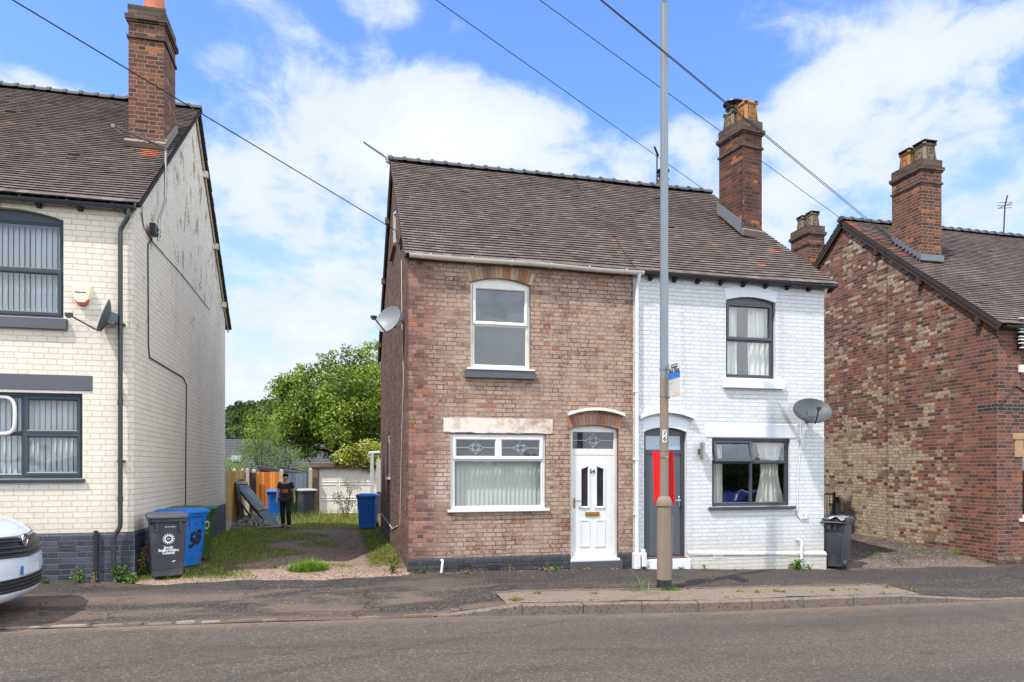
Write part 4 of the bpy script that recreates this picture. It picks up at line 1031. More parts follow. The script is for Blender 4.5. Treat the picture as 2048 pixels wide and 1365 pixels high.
def dish(name, c, aim, a, b, label, mat, arm_dir, wallpt, lnb=.38, roll=0.0):
    """offset dish: shallow oval reflector, mast bracket to the wall, arm with the receiver in front"""
    c = Vector(c); n = Vector(aim).normalized(); u = n.cross(Vector((0, 0, 1))).normalized(); v = u.cross(n)
    if roll: q_ = Matrix.Rotation(roll, 3, n); u = q_ @ u; v = q_ @ v
    t = thing(name, wallpt, label, 'satellite dish'); mb = MB(); N_, K = 28, 6; vs = []; 
    for side in (0, 1):
        for k in range(1, K+1):
            for j in range(N_):
                an = 2*PI*j/N_; r = k/K; p = c+u*(a*r*math.cos(an))+v*(b*r*math.sin(an))+n*(.10*a/.3*(r*r-1)*.9-(.012 if side else 0)); vs.append(p)
    fs = []
    for side in (0, 1):
        o = side*K*N_
        for k in range(K-1):
            for j in range(N_): fs.append((o+k*N_+j, o+k*N_+(j+1) % N_, o+(k+1)*N_+(j+1) % N_, o+(k+1)*N_+j))
        fs.append(tuple(o+j for j in range(N_)))
    for j in range(N_): fs.append(((K-1)*N_+j, (K-1)*N_+(j+1) % N_, (2*K-1)*N_+(j+1) % N_, (2*K-1)*N_+j))
    mb.mesh(vs, fs); smooth_by_angle(mb.build('reflector', mat, t), 50)
    mb = MB(); low = c-v*(b*.92)-n*.02; tip = c-v*(b*.92)+n*lnb+v*(b*.25)
    mb.tube([c-v*(b*.3)-n*.09, low-n*.03, low+n*.06, tip], .014, 6); mb.build('arm', M['pvc_black'], t)
    mb = MB(); d = (c-tip).normalized(); mb.lathe(tip, [(.03, -.05), (.032, .02)], 10); mb.bar(tip-d*.05, tip+d*.06, .06, .05); mb.build('receiver', M['pvc_black'], t)
    mb = MB(); back = c-n*.14; mb.obox(back, u*.07, v*.09, n*.05); w = Vector(wallpt)
    out_ = Vector((w.x, back.y if abs(w.y-FRONT) < .05 else w.y, w.z)) if abs(w.y-FRONT) < .05 else Vector((back.x, w.y, w.z))
    mb.tube([back, (back+out_)/2+Vector((0, 0, .02)), out_, w], .02, 8); mb.obox(w, (.05, 0, 0), (0, .05, 0), (0, 0, .08)); mb.build('bracket', mat, t)
    return t
dish('satellite_dish', (fx(207, 12.25), 12.22, fz(207, 631, 12.22)), (-.86, -.24, .30), .30, .27, 'grey satellite dish beside the black downpipe on the cream house', M['dish'], None, (fx(226), FRONT, fz(226, 640)), .42)
# television aerial lying against the chimney, its mast strapped to the gable
mx = XC+.14
p0 = atX(331, 298, mx); pb = atX(331, 398, mx); pk = atX(318, 440, mx); pe = atX(317, 482, mx)
aer = thing('television_aerial', (mx, pe.y, pe.z), 'long silver aerial on a bent mast fixed to the cream gable', 'aerial')
mb = MB(); mb.tube([p0, pb, pk, pe], .022, 8); mb.build('mast', M['steel'], aer)
mb = MB(); mb.obox(atX(310, 459, mx-.05), (.06, 0, 0), (0, .14, 0), (0, 0, .02)); mb.obox(atX(310, 468, mx-.05), (.06, 0, 0), (0, .14, 0), (0, 0, .02)); mb.obox(atX(306, 457, mx-.04), (.05, 0, 0), (0, .05, 0), (0, 0, .08)); mb.build('bracket', M['blackmetal'], aer)
tip = atY(226, 252, p0.y-1.0); d = tip-p0; mb = MB(); mb.tube([p0+Vector((.03, 0, .02)), p0+d*.45, tip], .018, 6); mb.tube([p0+Vector((.03, 0, -.03)), p0+d*.45], .009, 6)
pp = d.cross(Vector((0, 0, 1))).normalized(); qq = d.cross(pp).normalized()
for k in range(15):
    c_ = p0+d*(k/15+.03); l = .10+.004*k; mb.tube([c_-pp*l, c_+pp*l], .006, 4); 
mb.obox(tip, pp*.02, qq*.03, d.normalized()*.02); mb.build('boom', M['steel'], aer)
def cable(name, pts, r, mat, label, sag=0):
    P = []
    for a, b in zip(pts, pts[1:]):
        a, b = Vector(a), Vector(b); n = 10 if sag else 3
        for k in range(n): t = k/n; P.append(a.lerp(b, t)-Vector((0, 0, sag*4*t*(1-t))))
    P.append(Vector(pts[-1])); mb = MB(); mb.tube(P, r, 6)
    return tag(smooth_by_angle(mb.build(name, mat, None), 60), label, 'cable')
gx_ = XC+.015
cable('gable_cable', [atX(304, 478, gx_), atX(296, 490, gx_), atX(297, 690, gx_), atX(299, 715, gx_), atX(366, 755, gx_), atX(373, 770, gx_), atX(371, 1012, gx_)], .011, M['cable'], 'thin dark cable running down the shaded cream gable wall')
cable('gable_cable', [atX(282, 425, gx_), atX(288, 455, gx_), atX(306, 485, gx_), atX(360, 545, gx_), atX(420, 620, gx_)], .008, M['cable'], 'thin dark cable slanting from the aerial bracket across the cream gable')
# ------------------------------------------------------------------ the pair of houses in the middle
XB0, XB1, XW1 = 1.164, fx(1266), 9.68
RY, RZ = 16.1, 8.86
REAR = 21.4
def slantx(y): return XW1-.205*(y-FRONT)               # the white house's outer wall runs back at a slant
# ---- brick house
bh = thing('brick_house', (3.3, FRONT, 0), 'unpainted weathered pink-brown brick house with a white front door', 'house')
bu = R(941, 1061, 568, 739); bl = R(901, 1091, 869, 1021); bd = R(1141, 1237, 858, 1119)
b_rise_w = fz(1000, 557)-bu[3]; b_rise_d = fz(1188, 850.5)-bd[3]
wall_with_holes([(XB0, -.3), (XB1, -.3), (XB1, 5.66), (XB0, 5.66)],
                [opening(bu[0], bu[1], bu[2], bu[3], b_rise_w), opening(*bl[:2], bl[2], bl[3]), opening(bd[0], bd[1], bd[2], bd[3], b_rise_d)], PF, .2, (0, -1, 0)).build('front_wall', M['brick_pink'], bh, flip=False)
sw = [atX(775.3, 900, XB0).y, atX(780.5, 900, XB0).y]; aw = [16.5, 15.45]
h1 = [(sw[1], 1.66), (sw[0], 1.66), (sw[0], 2.72), (sw[1], 2.72)]; h2 = [(aw[1], 6.85), (aw[0], 6.85), (aw[0], 7.85), (aw[1], 7.55)]
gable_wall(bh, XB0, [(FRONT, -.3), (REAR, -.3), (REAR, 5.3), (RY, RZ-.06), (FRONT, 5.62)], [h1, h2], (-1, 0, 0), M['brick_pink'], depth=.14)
flat_wall(bh, (XB0, REAR), (XB1, REAR), -.3, 5.3, M['brick_pink'])
for (ya, yb, za, zb, zb2) in ((sw[1], sw[0], 1.66, 2.72, 2.72), (aw[1], aw[0], 6.85, 7.85, 7.55)):
    mb = MB(); xx = XB0+.05; sq = [(ya, za), (yb, za), (yb, zb), (ya, zb2)]; ins = [(ya+.07, za+.07), (yb-.07, za+.07), (yb-.07, zb-.07), (ya+.07, zb2-.07)]
    for i in range(4):
        a, b, c_, d_ = sq[i], sq[(i+1) % 4], ins[(i+1) % 4], ins[i]
        mb.quad((xx-.03, *a), (xx-.03, *b), (xx-.03, *c_), (xx-.03, *d_)); mb.quad((xx-.03, *c_), (xx-.03, *d_), (xx+.04, *d_), (xx+.04, *c_))
    mb.box(xx-.10, xx, ya-.05, yb+.05, za-.06, za)
    wo = mb.build('window', M['pvc_white'], bh); p = MB(); p.quad(*[(xx+.01, *q_) for q_ in ins]); p.build('pane', M['glass_frost'], wo, flip=False)
mb = MB(); mb.box(XB0-.07, XB0+.02, aw[1]-.06, aw[0]+.1, 6.72, 6.788); mb.build('sill', M['timber_old'], bh)
# plinth painted dark, with splayed top
mb = MB(); bz = fz(980, 1113)
for (xa, xb) in ((XB0-.02, bd[0]-.0), (bd[1], XB1)):
    mb.prism([(xa, -.3), (xb, -.3), (xb, bz-.05), (xa, bz-.05)], FRONT-.03, FRONT+.03)
    mb.mesh([(xa, FRONT-.03, bz-.05), (xb, FRONT-.03, bz-.05), (xb, FRONT-.002, bz), (xa, FRONT-.002, bz)], [(0, 1, 2, 3)])
mb.build('plinth', M['plinth_grey'], bh, flip=False)
mb = MB(); mb.bbox(bd[0]-.03, bd[1]+.06, FRONT-.075, FRONT+.22, -.3, bd[2]-.03, .008); mb.build('doorstep', M['step_dark'], bh)
airbrick(bh, fx(929), fz(929, 1133), M['black'], FRONT-.03, .23, .075); airbrick(bh, fx(987), fz(987, 1134), M['black'], FRONT-.03, .23, .075)
# windows
arch_bricks(bh, bu[0]-.02, bu[1]+.02, bu[3]+.0, b_rise_w, 17)
w = window(bh, *bu[:2], bu[2], bu[3], [(0, 1, .52, 1, 'c'), (0, 1, 0, .52, 'f')], M['pvc_old'], 'glass_frost', rise=b_rise_w, recess=.05)
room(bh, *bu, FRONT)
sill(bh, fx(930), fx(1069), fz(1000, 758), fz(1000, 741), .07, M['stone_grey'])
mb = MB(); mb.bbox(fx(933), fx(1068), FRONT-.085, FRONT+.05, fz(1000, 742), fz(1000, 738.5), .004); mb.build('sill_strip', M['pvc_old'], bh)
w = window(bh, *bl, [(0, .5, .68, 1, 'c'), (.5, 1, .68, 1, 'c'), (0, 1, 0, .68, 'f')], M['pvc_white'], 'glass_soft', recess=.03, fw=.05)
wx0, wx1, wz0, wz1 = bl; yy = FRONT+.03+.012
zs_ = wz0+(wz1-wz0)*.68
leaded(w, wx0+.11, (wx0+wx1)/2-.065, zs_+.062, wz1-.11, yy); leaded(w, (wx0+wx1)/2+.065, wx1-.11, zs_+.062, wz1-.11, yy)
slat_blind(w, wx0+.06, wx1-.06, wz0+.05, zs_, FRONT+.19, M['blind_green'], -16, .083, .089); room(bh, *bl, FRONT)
sill(bh, fx(895), fx(1098), fz(996, 1024), fz(996, 1019), .055, M['pvc_white'])
mb = MB(); lx = R(887, 1105, 837, 866)          # rough-edged white lintel
n = 24; top = [(lx[0]+(lx[1]-lx[0])*i/n, lx[3]+rnd.uniform(-.008, .006)) for i in range(n+1)]; bot = [(lx[0]+(lx[1]-lx[0])*i/n, lx[2]+rnd.uniform(-.012, .008)) for i in range(n+1)]
for i in range(n): mb.prism([bot[i], bot[i+1], top[i+1], top[i]], FRONT-.014, FRONT+.05)
mb.build('lintel', M['stone_white'], bh)
# front door
dx0, dx1, dz0, dz1 = bd; yd = FRONT+.07
mb = MB(); mb.ring(dx0+.003, dx1-.003, dz0, dz1, [(0, yd+.08), (0, yd), (.058, yd), (.066, yd+.014), (.066, yd+.08)])
pts = [(dx0+.003, dz1)]+[(p[0], p[1]-.003) for p in arch_pts(dx0+.003, dx1-.003, dz1, b_rise_d)[::-1]]+[(dx1-.003, dz1)]
mb.prism(pts, yd+.006, yd+.06)
tz1 = fz(1190, 908); tz0 = fz(1190, 899)
mb.box(dx0+.05, dx1-.05, yd+.004, yd+.07, tz1-.02, tz0+.01)
df = mb.build('door_frame', M['pvc_old'], bh)
p = MB(); p.quad((dx0+.06, yd+.03, tz0), (dx1-.06, yd+.03, tz0), (dx1-.06, yd+.03, dz1-.06), (dx0+.06, yd+.03, dz1-.06)); p.build('fanlight', M['glass_dark'], df, flip=False)
leaded(df, dx0+.07, dx1-.07, tz0+.02, dz1-.07, yd+.024)
vx0, vx1, vz0, vz1 = dx0+.068, dx1-.068, dz0+.06, tz1-.022; yl = yd+.03
def vx(px): return fx(px, yl)
def vz(py): return fz(1185, py, yl)
mb = MB(); pl = R(1162, 1175, 934, 1013, yl); pr_ = R(1193, 1206, 934, 1013, yl)
def pane_poly(r, left): return [(r[0], r[2]), (r[1], r[2]), (r[1], r[3]-(0 if left else .05)), (r[0], r[3]-(.05 if left else 0))]
wall_ = wall_with_holes([(vx0, vz0), (vx1, vz0), (vx1, vz1), (vx0, vz1)], [pane_poly(pl, True), pane_poly(pr_, False)], lambda u, z, d: (u, yl-.02+d, z), .025, (0, -1, 0))
mb.v, mb.f, mb.c, mb.mi = wall_.v, wall_.f, wall_.c, wall_.mi
for e in (vx0, vx1): mb.quad((e, yl-.02, vz0), (e, yl+.03, vz0), (e, yl+.03, vz1), (e, yl-.02, vz1))
def moulding(poly, w, h):
    cx = sum(p[0] for p in poly)/len(poly); cz = sum(p[1] for p in poly)/len(poly); n = len(poly)
    def off(p, k): return (p[0]+(k if p[0] > cx else -k), p[1]+(k if p[1] > cz else -k))
    prof = [(w, 0), (w*.75, h), (w*.25, h), (0, .3*h)]
    for (k0, h0), (k1, h1_) in zip(prof, prof[1:]):
        for i in range(n):
            a, b = poly[i], poly[(i+1) % n]; P1, P2, P3, P4 = off(a, k0), off(b, k0), off(b, k1), off(a, k1)
            mb.quad((P1[0], yl-.02-h0, P1[1]), (P2[0], yl-.02-h0, P2[1]), (P3[0], yl-.02-h1_, P3[1]), (P4[0], yl-.02-h1_, P4[1]))
moulding(pane_poly(pl, True), .045, .016); moulding(pane_poly(pr_, False), .045, .016)
for (a, b) in ((1162, 1175), (1193, 1206)):
    q_ = R(a, b, 1043, 1090, yl); poly = [(q_[0], q_[2]), (q_[1], q_[2]), (q_[1], q_[3]), (q_[0], q_[3])]
    moulding(poly, .04, .014); mb.prism(poly, yl-.026, yl-.018)
mb.bbox(vx0, vx1, yl-.036, yl-.02, vz0, vz0+.07, .006)
door = mb.build('door', M['pvc_white'], bh, flip=False)
for r_, left in ((pl, True), (pr_, False)):
    p = MB(); p.quad(*[(x_, yl-.004, z_) for x_, z_ in pane_poly(r_, left)]); p.build('pane', M['glass_dark'], door, flip=False)
mb = MB(); q_ = R(1170, 1198, 1024, 1033, yl); mb.bbox(q_[0], q_[1], yl-.034, yl-.018, q_[2], q_[3], .004); mb.bbox(q_[0]+.02, q_[1]-.02, yl-.042, yl-.03, q_[2]+.018, q_[3]-.018, .004); mb.build('letterbox', M['brass'], door)
mb = MB(); hx = vx0+.035; mb.bbox(hx-.015, hx+.015, yl-.032, yl-.018, vz(1016), vz(995), .004); mb.tube([(hx, yl-.02, vz(1001)), (hx, yl-.07, vz(1001)), (hx+.12, yl-.075, vz(1002))], .01, 8); mb.build('handle', M['brass'], door)
text_mb('54', .105, lambda x, y: (vx(1183.5)+x, yl-.038, vz(943.5)+y), bold=.003).build('house_number', M['ink'], door, flip=False)
mb = MB(); mb.bbox(dx0-.01, dx1+.01, FRONT-.06, yd+.06, bd[2]-.03, bd[2]+.012, .005); mb.build('threshold', M['pvc_white'], bh)
arch_bricks(bh, dx0-.03, dx1+.03, dz1, b_rise_d, 15, .21, pal=((148, 114, 98), (160, 128, 112), (132, 100, 88), (168, 112, 88), (150, 124, 108)))
hood(bh, 1135, 1247, 816, 827, M['pvc_old'])
# ---- white house
wh = thing('white_house', (7.6, FRONT, -.1), 'white painted brick house with dark grey door and window frames', 'house')
wu = R(1452, 1551, 603, 757); wl = R(1424, 1580, 877, 1013); wd = R(1288, 1373, 864, 1117)
rw = fz(1500, 594.5)-wu[3]; rd = fz(1330, 855)-wd[3]
wall_with_holes([(XB1, -.5), (XW1, -.5), (XW1, 5.66), (XB1, 5.66)], [opening(wu[0], wu[1], wu[2], wu[3], rw), opening(*wl), opening(wd[0], wd[1], wd[2], wd[3], rd)], PF, .2, (0, -1, 0)).build('front_wall', M['brick_white'], wh, flip=False)
yS = REAR
mb = wall_with_holes([(FRONT, -.5), (REAR, -.5), (REAR, 5.3), (RY, RZ-.08), (FRONT, 5.62)], [], lambda u, z, d: (slantx(u), u, z), .1, (.98, .2, 0)); mb.build('gable_wall', M['brick_brown'], wh, flip=False)
flat_wall(wh, (XB1, REAR), (slantx(REAR), REAR), -.4, 5.3, M['brick_brown'])
mb = MB(); lz = fz(1375, 1103.5)                       # painted plinth with a weathered ledge
lz2 = lz-.10
def ledge(xx): return lz+(lz2-lz)*max(0, (xx-wd[1])/(XW1-wd[1]))
n = 12
for i in range(n):
    xa, xb = wd[1]+.02+(XW1+.03-wd[1]-.02)*i/n, wd[1]+.02+(XW1+.03-wd[1]-.02)*(i+1)/n
    za, zb = ledge(xa), ledge(xb)
    for (o0, d0, o1, d1) in ((.035, -1.2, .035, -.075), (.035, -.075, .05, -.06), (.05, -.06, .05, -.025), (.05, -.025, .004, .015)):
        mb.quad((xa, FRONT-o0, za+d0), (xb, FRONT-o0, zb+d0), (xb, FRONT-o1, zb+d1), (xa, FRONT-o1, za+d1))
mb.quad((XW1+.03, FRONT-.035, -.6), (XW1+.03, FRONT+.3, -.6), (XW1+.03, FRONT+.3, lz2), (XW1+.03, FRONT-.035, lz2))
mb.quad((wd[1]+.02, FRONT-.035, -.6), (wd[1]+.02, FRONT+.05, -.6), (wd[1]+.02, FRONT+.05, lz), (wd[1]+.02, FRONT-.035, lz))
mb.build('plinth', M['brick_white'], wh, flip=False)
airbrick(wh, fx(1434), fz(1434, 1113), M['stone_white_clean'], FRONT-.035, .2, .055); airbrick(wh, fx(1566), fz(1566, 1112), M['stone_white'], FRONT-.035, .2, .055, 'timber_old')
w = window(wh, *wu, [(0, 1, .5, 1, 'c'), (0, 1, 0, .5, 'f')], M['pvc_grey_dark'], rise=rw, recess=.07); ww = wu[1]-wu[0]
curtain(w, wu[0]+.02, wu[0]+ww*.33, wu[2]+.02, wu[3], FRONT+.22, M['curtain'], 4); curtain(w, wu[1]-ww*.45, wu[1]-.02, wu[2]+.02, wu[3], FRONT+.22, M['curtain'], 4)
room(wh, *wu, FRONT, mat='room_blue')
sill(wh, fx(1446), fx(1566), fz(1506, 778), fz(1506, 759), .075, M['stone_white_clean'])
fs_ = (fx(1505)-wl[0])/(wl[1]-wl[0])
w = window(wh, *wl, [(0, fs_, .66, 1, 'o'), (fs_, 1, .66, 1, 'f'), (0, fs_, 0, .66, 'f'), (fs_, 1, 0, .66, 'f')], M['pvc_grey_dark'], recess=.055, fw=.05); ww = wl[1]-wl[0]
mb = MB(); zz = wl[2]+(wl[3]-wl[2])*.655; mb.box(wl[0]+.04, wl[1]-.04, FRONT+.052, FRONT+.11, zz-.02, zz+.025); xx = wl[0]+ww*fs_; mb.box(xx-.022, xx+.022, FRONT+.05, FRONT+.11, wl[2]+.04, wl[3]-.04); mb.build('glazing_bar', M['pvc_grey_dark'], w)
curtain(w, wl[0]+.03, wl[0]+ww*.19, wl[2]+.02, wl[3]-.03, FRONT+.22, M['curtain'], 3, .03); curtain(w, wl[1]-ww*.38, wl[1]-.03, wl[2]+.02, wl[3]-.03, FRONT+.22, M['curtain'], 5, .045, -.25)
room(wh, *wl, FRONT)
mb = MB(); mb.bbox(fx(1417), fx(1589), FRONT-.06, FRONT+.08, fz(1500, 1019), fz(1500, 1013.5), .005); mb.build('sill', M['pvc_grey_dark'], wh)
lx = R(1411, 1595, 848, 876); mb = MB(); mb.bbox(lx[0], lx[1], FRONT-.014, FRONT+.05, lx[2], lx[3], .01); mb.build('lintel', M['stone_white_clean'], wh)
# its front door
dx0, dx1, dz0, dz1 = wd; yd = FRONT+.08
mb = MB(); mb.ring(dx0+.003, dx1-.003, dz0, dz1, [(0, yd+.08), (0, yd), (.065, yd), (.073, yd+.014), (.073, yd+.08)])
pts = [(dx0+.003, dz1)]+[(p[0], p[1]-.003) for p in arch_pts(dx0+.003, dx1-.003, dz1, rd)[::-1]]+[(dx1-.003, dz1)]; mb.prism(pts, yd+.006, yd+.06)
tz1 = fz(1330, 905.5); tz0 = fz(1330, 901); mb.box(dx0+.05, dx1-.05, yd+.002, yd+.07, tz1-.03, tz0+.012); df = mb.build('door_frame', M['pvc_grey_dark'], wh)
p = MB(); p.quad((dx0+.06, yd+.03, tz0), (dx1-.06, yd+.03, tz0), (dx1-.06, yd+.03, dz1-.06), (dx0+.06, yd+.03, dz1-.06)); p.build('fanlight', M['glass_fan'], df, flip=False)
text_mb('56', .17, lambda x, y: ((dx0+dx1)/2+x, yd+.026, (tz0+dz1-.06)/2+y), bold=.002).build('house_number', M['door_grey'], df, flip=False)
mb = MB(); vx0, vx1, vz0, vz1 = dx0+.075, dx1-.075, dz0+.05, tz1-.03; n = 4
for i in range(n): a, b = vx0+(vx1-vx0)*i/n, vx0+(vx1-vx0)*(i+1)/n; mb.bbox(a+.001, b-.001, yd+.02, yd+.06, vz0, vz1, .005)
door = mb.build('door', M['door_grey'], wh)
hx = fx(1359, yd); hz = fz(1359, 1004, yd); mb = MB(); mb.bbox(hx-.016, hx+.016, yd+.006, yd+.022, hz-.11, hz+.11, .006); mb.tube([(hx, yd+.02, hz+.03), (hx, yd-.04, hz+.03), (hx-.11, yd-.045, hz+.03)], .011, 8); mb.lathe((hx, yd+.008, hz-.05), [(.016, -.012), (.016, .01)], 10, 'Y'); smooth_by_angle(mb.build('handle', M['chrome'], door), 40)
mb = MB(); mb.bbox(dx0+.02+.3, dx1-.35, yd+.008, yd+.022, fz(1320, 1018, yd), fz(1320, 1012, yd), .004); mb.build('letterbox', M['chrome'], door)
mb = MB(); mb.lathe((fx(1341, yd), yd+.012, fz(1341, 952, yd)), [(.018, -.006), (.018, .02)], 12, 'Y'); mb.build('spy_hole', M['chrome'], door)
mb = MB(); mb.bbox(dx0-.0, dx1+.05, FRONT-.09, yd+.1, -.5, dz0-.015, .015); mb.build('doorstep', M['stone_white_clean'], wh)
mb = MB(); mb.bbox(dx0, dx1, FRONT-.0, yd+.06, dz0-.018, dz0+.012, .004); mb.build('threshold', M['timber_old'], wh)
hood(wh, 1279, 1386, 821, 833, M['stone_white_clean'])
mb = MB(); cx = (dx0+dx1)/2                        # smooth painted band round the door head
tp = arch_pts(dx0-.04, dx1+.04, dz1, rd+.02, 12); bt = arch_pts(dx0+.0, dx1-.0, dz1, rd, 12)
mb.prism([(p[0], p[1]+.2) for p in tp]+bt[::-1], FRONT-.004, FRONT+.03); mb.build('door_arch', M['stone_white_clean'], wh)
tp = arch_pts(wu[0]-.04, wu[1]+.04, wu[3], rw+.02, 12); bt = arch_pts(wu[0], wu[1], wu[3], rw, 12)
mb = MB(); mb.prism([(p[0], p[1]+.21) for p in tp]+bt[::-1], FRONT-.004, FRONT+.03); mb.build('window_arch', M['stone_white_clean'], wh)
# ---- roofs
EY, EZ = FRONT-.11, 5.66
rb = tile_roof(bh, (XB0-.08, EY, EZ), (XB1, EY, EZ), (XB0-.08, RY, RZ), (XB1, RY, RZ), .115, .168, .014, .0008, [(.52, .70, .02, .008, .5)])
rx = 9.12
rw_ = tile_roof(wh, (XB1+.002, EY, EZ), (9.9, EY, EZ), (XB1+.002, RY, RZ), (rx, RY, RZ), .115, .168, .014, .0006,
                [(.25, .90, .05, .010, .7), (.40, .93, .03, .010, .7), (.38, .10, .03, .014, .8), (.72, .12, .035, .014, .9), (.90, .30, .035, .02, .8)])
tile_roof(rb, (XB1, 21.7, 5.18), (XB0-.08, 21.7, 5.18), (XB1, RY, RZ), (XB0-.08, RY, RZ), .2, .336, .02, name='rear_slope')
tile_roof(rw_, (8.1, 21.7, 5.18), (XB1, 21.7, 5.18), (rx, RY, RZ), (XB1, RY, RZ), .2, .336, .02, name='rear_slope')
ridge_tiles(rb, (XB0-.1, RY, RZ+.05), (XB1, RY, RZ+.05)); ridge_tiles(rw_, (XB1+.005, RY, RZ+.05), (rx+.02, RY, RZ+.05))
mb = MB()
for (ya, za, yb, zb) in ((EY+.04, EZ-.06, RY, RZ-.09), (21.7, 5.08, RY, RZ-.09)): mb.bar((XB0-.055, ya, za), (XB0-.055, yb, zb), .03, .13)
for y_, z_ in ((17.3, 7.9), (18.9, 6.85), (20.9, 5.5)): mb.obox((XB0-.07, y_, z_), (.05, 0, 0), (0, .06, 0), (0, 0, .07))
mb.build('bargeboard', M['timber_old'], bh)
rafter_ends(wh, [XB1+.35+i*.5 for i in range(9)], EZ-.115, 'felt_black', .11)
GY = FRONT-.125
gutter(bh, (XB0-.0, GY, EZ-.005), (fx(1287, GY), GY, EZ-.03), .066, M['pvc_old'], 6)
gutter(wh, (fx(1288, GY), GY, EZ-.01), (9.86, GY, EZ-.04), .060, M['pvc_black'], 6)
gxx = fx(1278, GY); pxx = fx(1271)
downpipe(bh, [(gxx, GY, EZ-.03), (gxx, GY, EZ-.13), (pxx, FRONT-.06, EZ-.27), (pxx, FRONT-.06, .33), (pxx-.02, FRONT-.09, .20), (pxx-.02, FRONT-.09, zh(pxx)+.02)], .036, M['pvc_white'], (3.35, 2.05, 1.0), sockets=[((gxx, GY, EZ-.1), .1), ((pxx, FRONT-.06, 4.1), .04)])
mb = MB(); mb.bbox(pxx-.09, pxx+.04, FRONT-.16, FRONT-.03, -.04, .27, .012); mb.bbox(pxx+.07, pxx+.17, FRONT-.15, FRONT-.03, .0, .27, .012); mb.bbox(pxx+.09, pxx+.15, FRONT-.13, FRONT-.05, .27, .33, .008); mb.build('drain_box', M['pvc_white'], bh)
downpipe(bh, [(fx(882), FRONT-.06, .24), (fx(884), FRONT-.1, .24), (fx(881), FRONT-.1, .02)], .022, M['pvc_old'], name='waste_pipe')
# ---- the stack at the white house's gable, set square to the slanted wall
sd = Vector((.979, .2, 0))
st = chimney(wh, (8.72, 13.98), (.985, .17), .56, .78, 6.9, 9.72, 'brick_chimney_sooty', [(.56, .28, 'b', .47, .205), (.45, .75, 's cowl', .40, .19)])
mb = MB(); c0 = Vector((8.72, 13.98, 0)); uy = Vector((-.17, .985, 0))     # lead apron and mortar fillet
a = c0+Vector((-.02, 0, 0)); b = a+uy*.80
mb.mesh([(a.x, a.y, 7.12), (b.x, b.y, 7.84), (b.x, b.y, 8.10), (a.x, a.y, 7.42), (a.x-.02, a.y, 7.12), (b.x-.02, b.y, 7.84), (b.x-.02, b.y, 8.10), (a.x-.02, a.y, 7.42)], [(0,1,2,3),(7,6,5,4),(0,4,5,1),(1,5,6,2),(2,6,7,3),(3,7,4,0)])
mb.build('lead_apron', M['lead'], st)
mb = MB(); ux = Vector((.985, .17, 0)); mid = c0+ux*.28; mb.obox((mid.x, mid.y-.03, 7.16), ux*.31, Vector((-.0, .05, .03)), Vector((0, -.03, .06))); mb.build('flashing', M['mortar'], st)
chimney(wh, (8.05, 16.9), (1, 0), .5, .5, 7.9, 9.25, 'brick_chimney_sooty', [(.5, .4, 's cowl', .28, .14)])
# ------------------------------------------------------------------ fittings on the pair
wy = 15.0
dish('satellite_dish', tuple(atY(776, 638, 13.4)), (-.60, -.62, .34), .29, .28, 'pale grey satellite dish on the dark side gable of the brick house', M['dish_pale'], None, tuple(atX(806, 634, XB0)), .36)
dish('satellite_dish', (fx(1625, FRONT-.42), FRONT-.42, fz(1625, 821, FRONT-.42)), (-.25, -.74, .62), .37, .33, 'dark see-through satellite dish at the corner of the white house', plain('grey mesh dish', A(72, 78, 82, .55), .55, .12, 5), None, (fx(1614), FRONT, fz(1614, 838)), .30)
ap = Vector((XB0-.09, RY, RZ+.02)); tip = atX(727, 285, .3); tip = atY(727, 285, RY-.6)
ae = thing('television_aerial', ap, 'black comb-like aerial on the ridge end of the brick house', 'aerial')
d = tip-ap; mb = MB(); mb.tube([ap+Vector((0, 0, -.1)), ap, tip], .014, 6); pp = Vector((0, 0, 1)).cross(d).normalized(); qq = pp.cross(d).normalized()
for k in range(11):
    c_ = ap+d*(.22+.78*k/11); l = .11-.003*k; v_ = (pp*.55+qq*.83).normalized(); mb.tube([c_-v_*l, c_+v_*l], .005, 4)
mb.build('boom', M['blackmetal'], ae)
mb = MB(); mb.obox(ap+d*.08, pp*.02, qq*.10, d.normalized()*.06); mb.obox(ap+Vector((.08, -.05, .02)), (.09, 0, 0), (0, .03, 0), (0, 0, .05)); mb.build('bracket', M['pvc_old'], ae)
pa = atY(1314, 360, 17.3); ae = thing('television_aerial', pa, 'thin dark mast aerial behind the ridge beside the lamp post', 'aerial')
mb = MB(); t_ = atY(1314, 308, 17.3); mb.tube([(pa.x, pa.y, 8.9), t_], .022, 6); mb.build('mast', M['blackmetal'], ae)
mb = MB(); t2 = atY(1309, 294, 17.1); mb.tube([t_+Vector((.03, 0, -.05)), t2], .03, 6)
for k in range(5): c_ = t_.lerp(t2, k/5); mb.tube([c_-Vector((.08, .1, 0)), c_+Vector((.08, .1, 0))], .008, 4)
mb.build('boom', M['blackmetal'], ae)
# wall lamp, cable and pipe on the white front
lp = Vector((fx(1400), FRONT, fz(1400, 903))); lampo = thing('wall_lamp', lp, 'steel tube wall lamp beside the dark grey door of the white house', 'lamp')
mb = MB(); mb.lathe((lp.x, FRONT-.10, lp.z), [(.048, -.17), (.048, .17)], 20); smooth_by_angle(mb.build('shade', M['steel'], lampo), 40)
mb = MB(); mb.bbox(lp.x-.05, lp.x-.005, FRONT-.09, FRONT, lp.z-.06, lp.z+.05, .006); mb.build('backplate', M['pvc_grey_dark'], lampo)
cable('dish_cable', [(fx(1600), FRONT-.012, fz(1600, 846)), (fx(1601), FRONT-.012, fz(1600, 880)), (fx(1595), FRONT-.012, fz(1600, 960)), (fx(1594), FRONT-.012, fz(1600, 1030)), (fx(1599), FRONT-.02, fz(1600, 1037)), (fx(1612), FRONT-.02, fz(1600, 1037))], .010, M['pvc_white'], 'white cable dropping from the dark dish down the white wall')
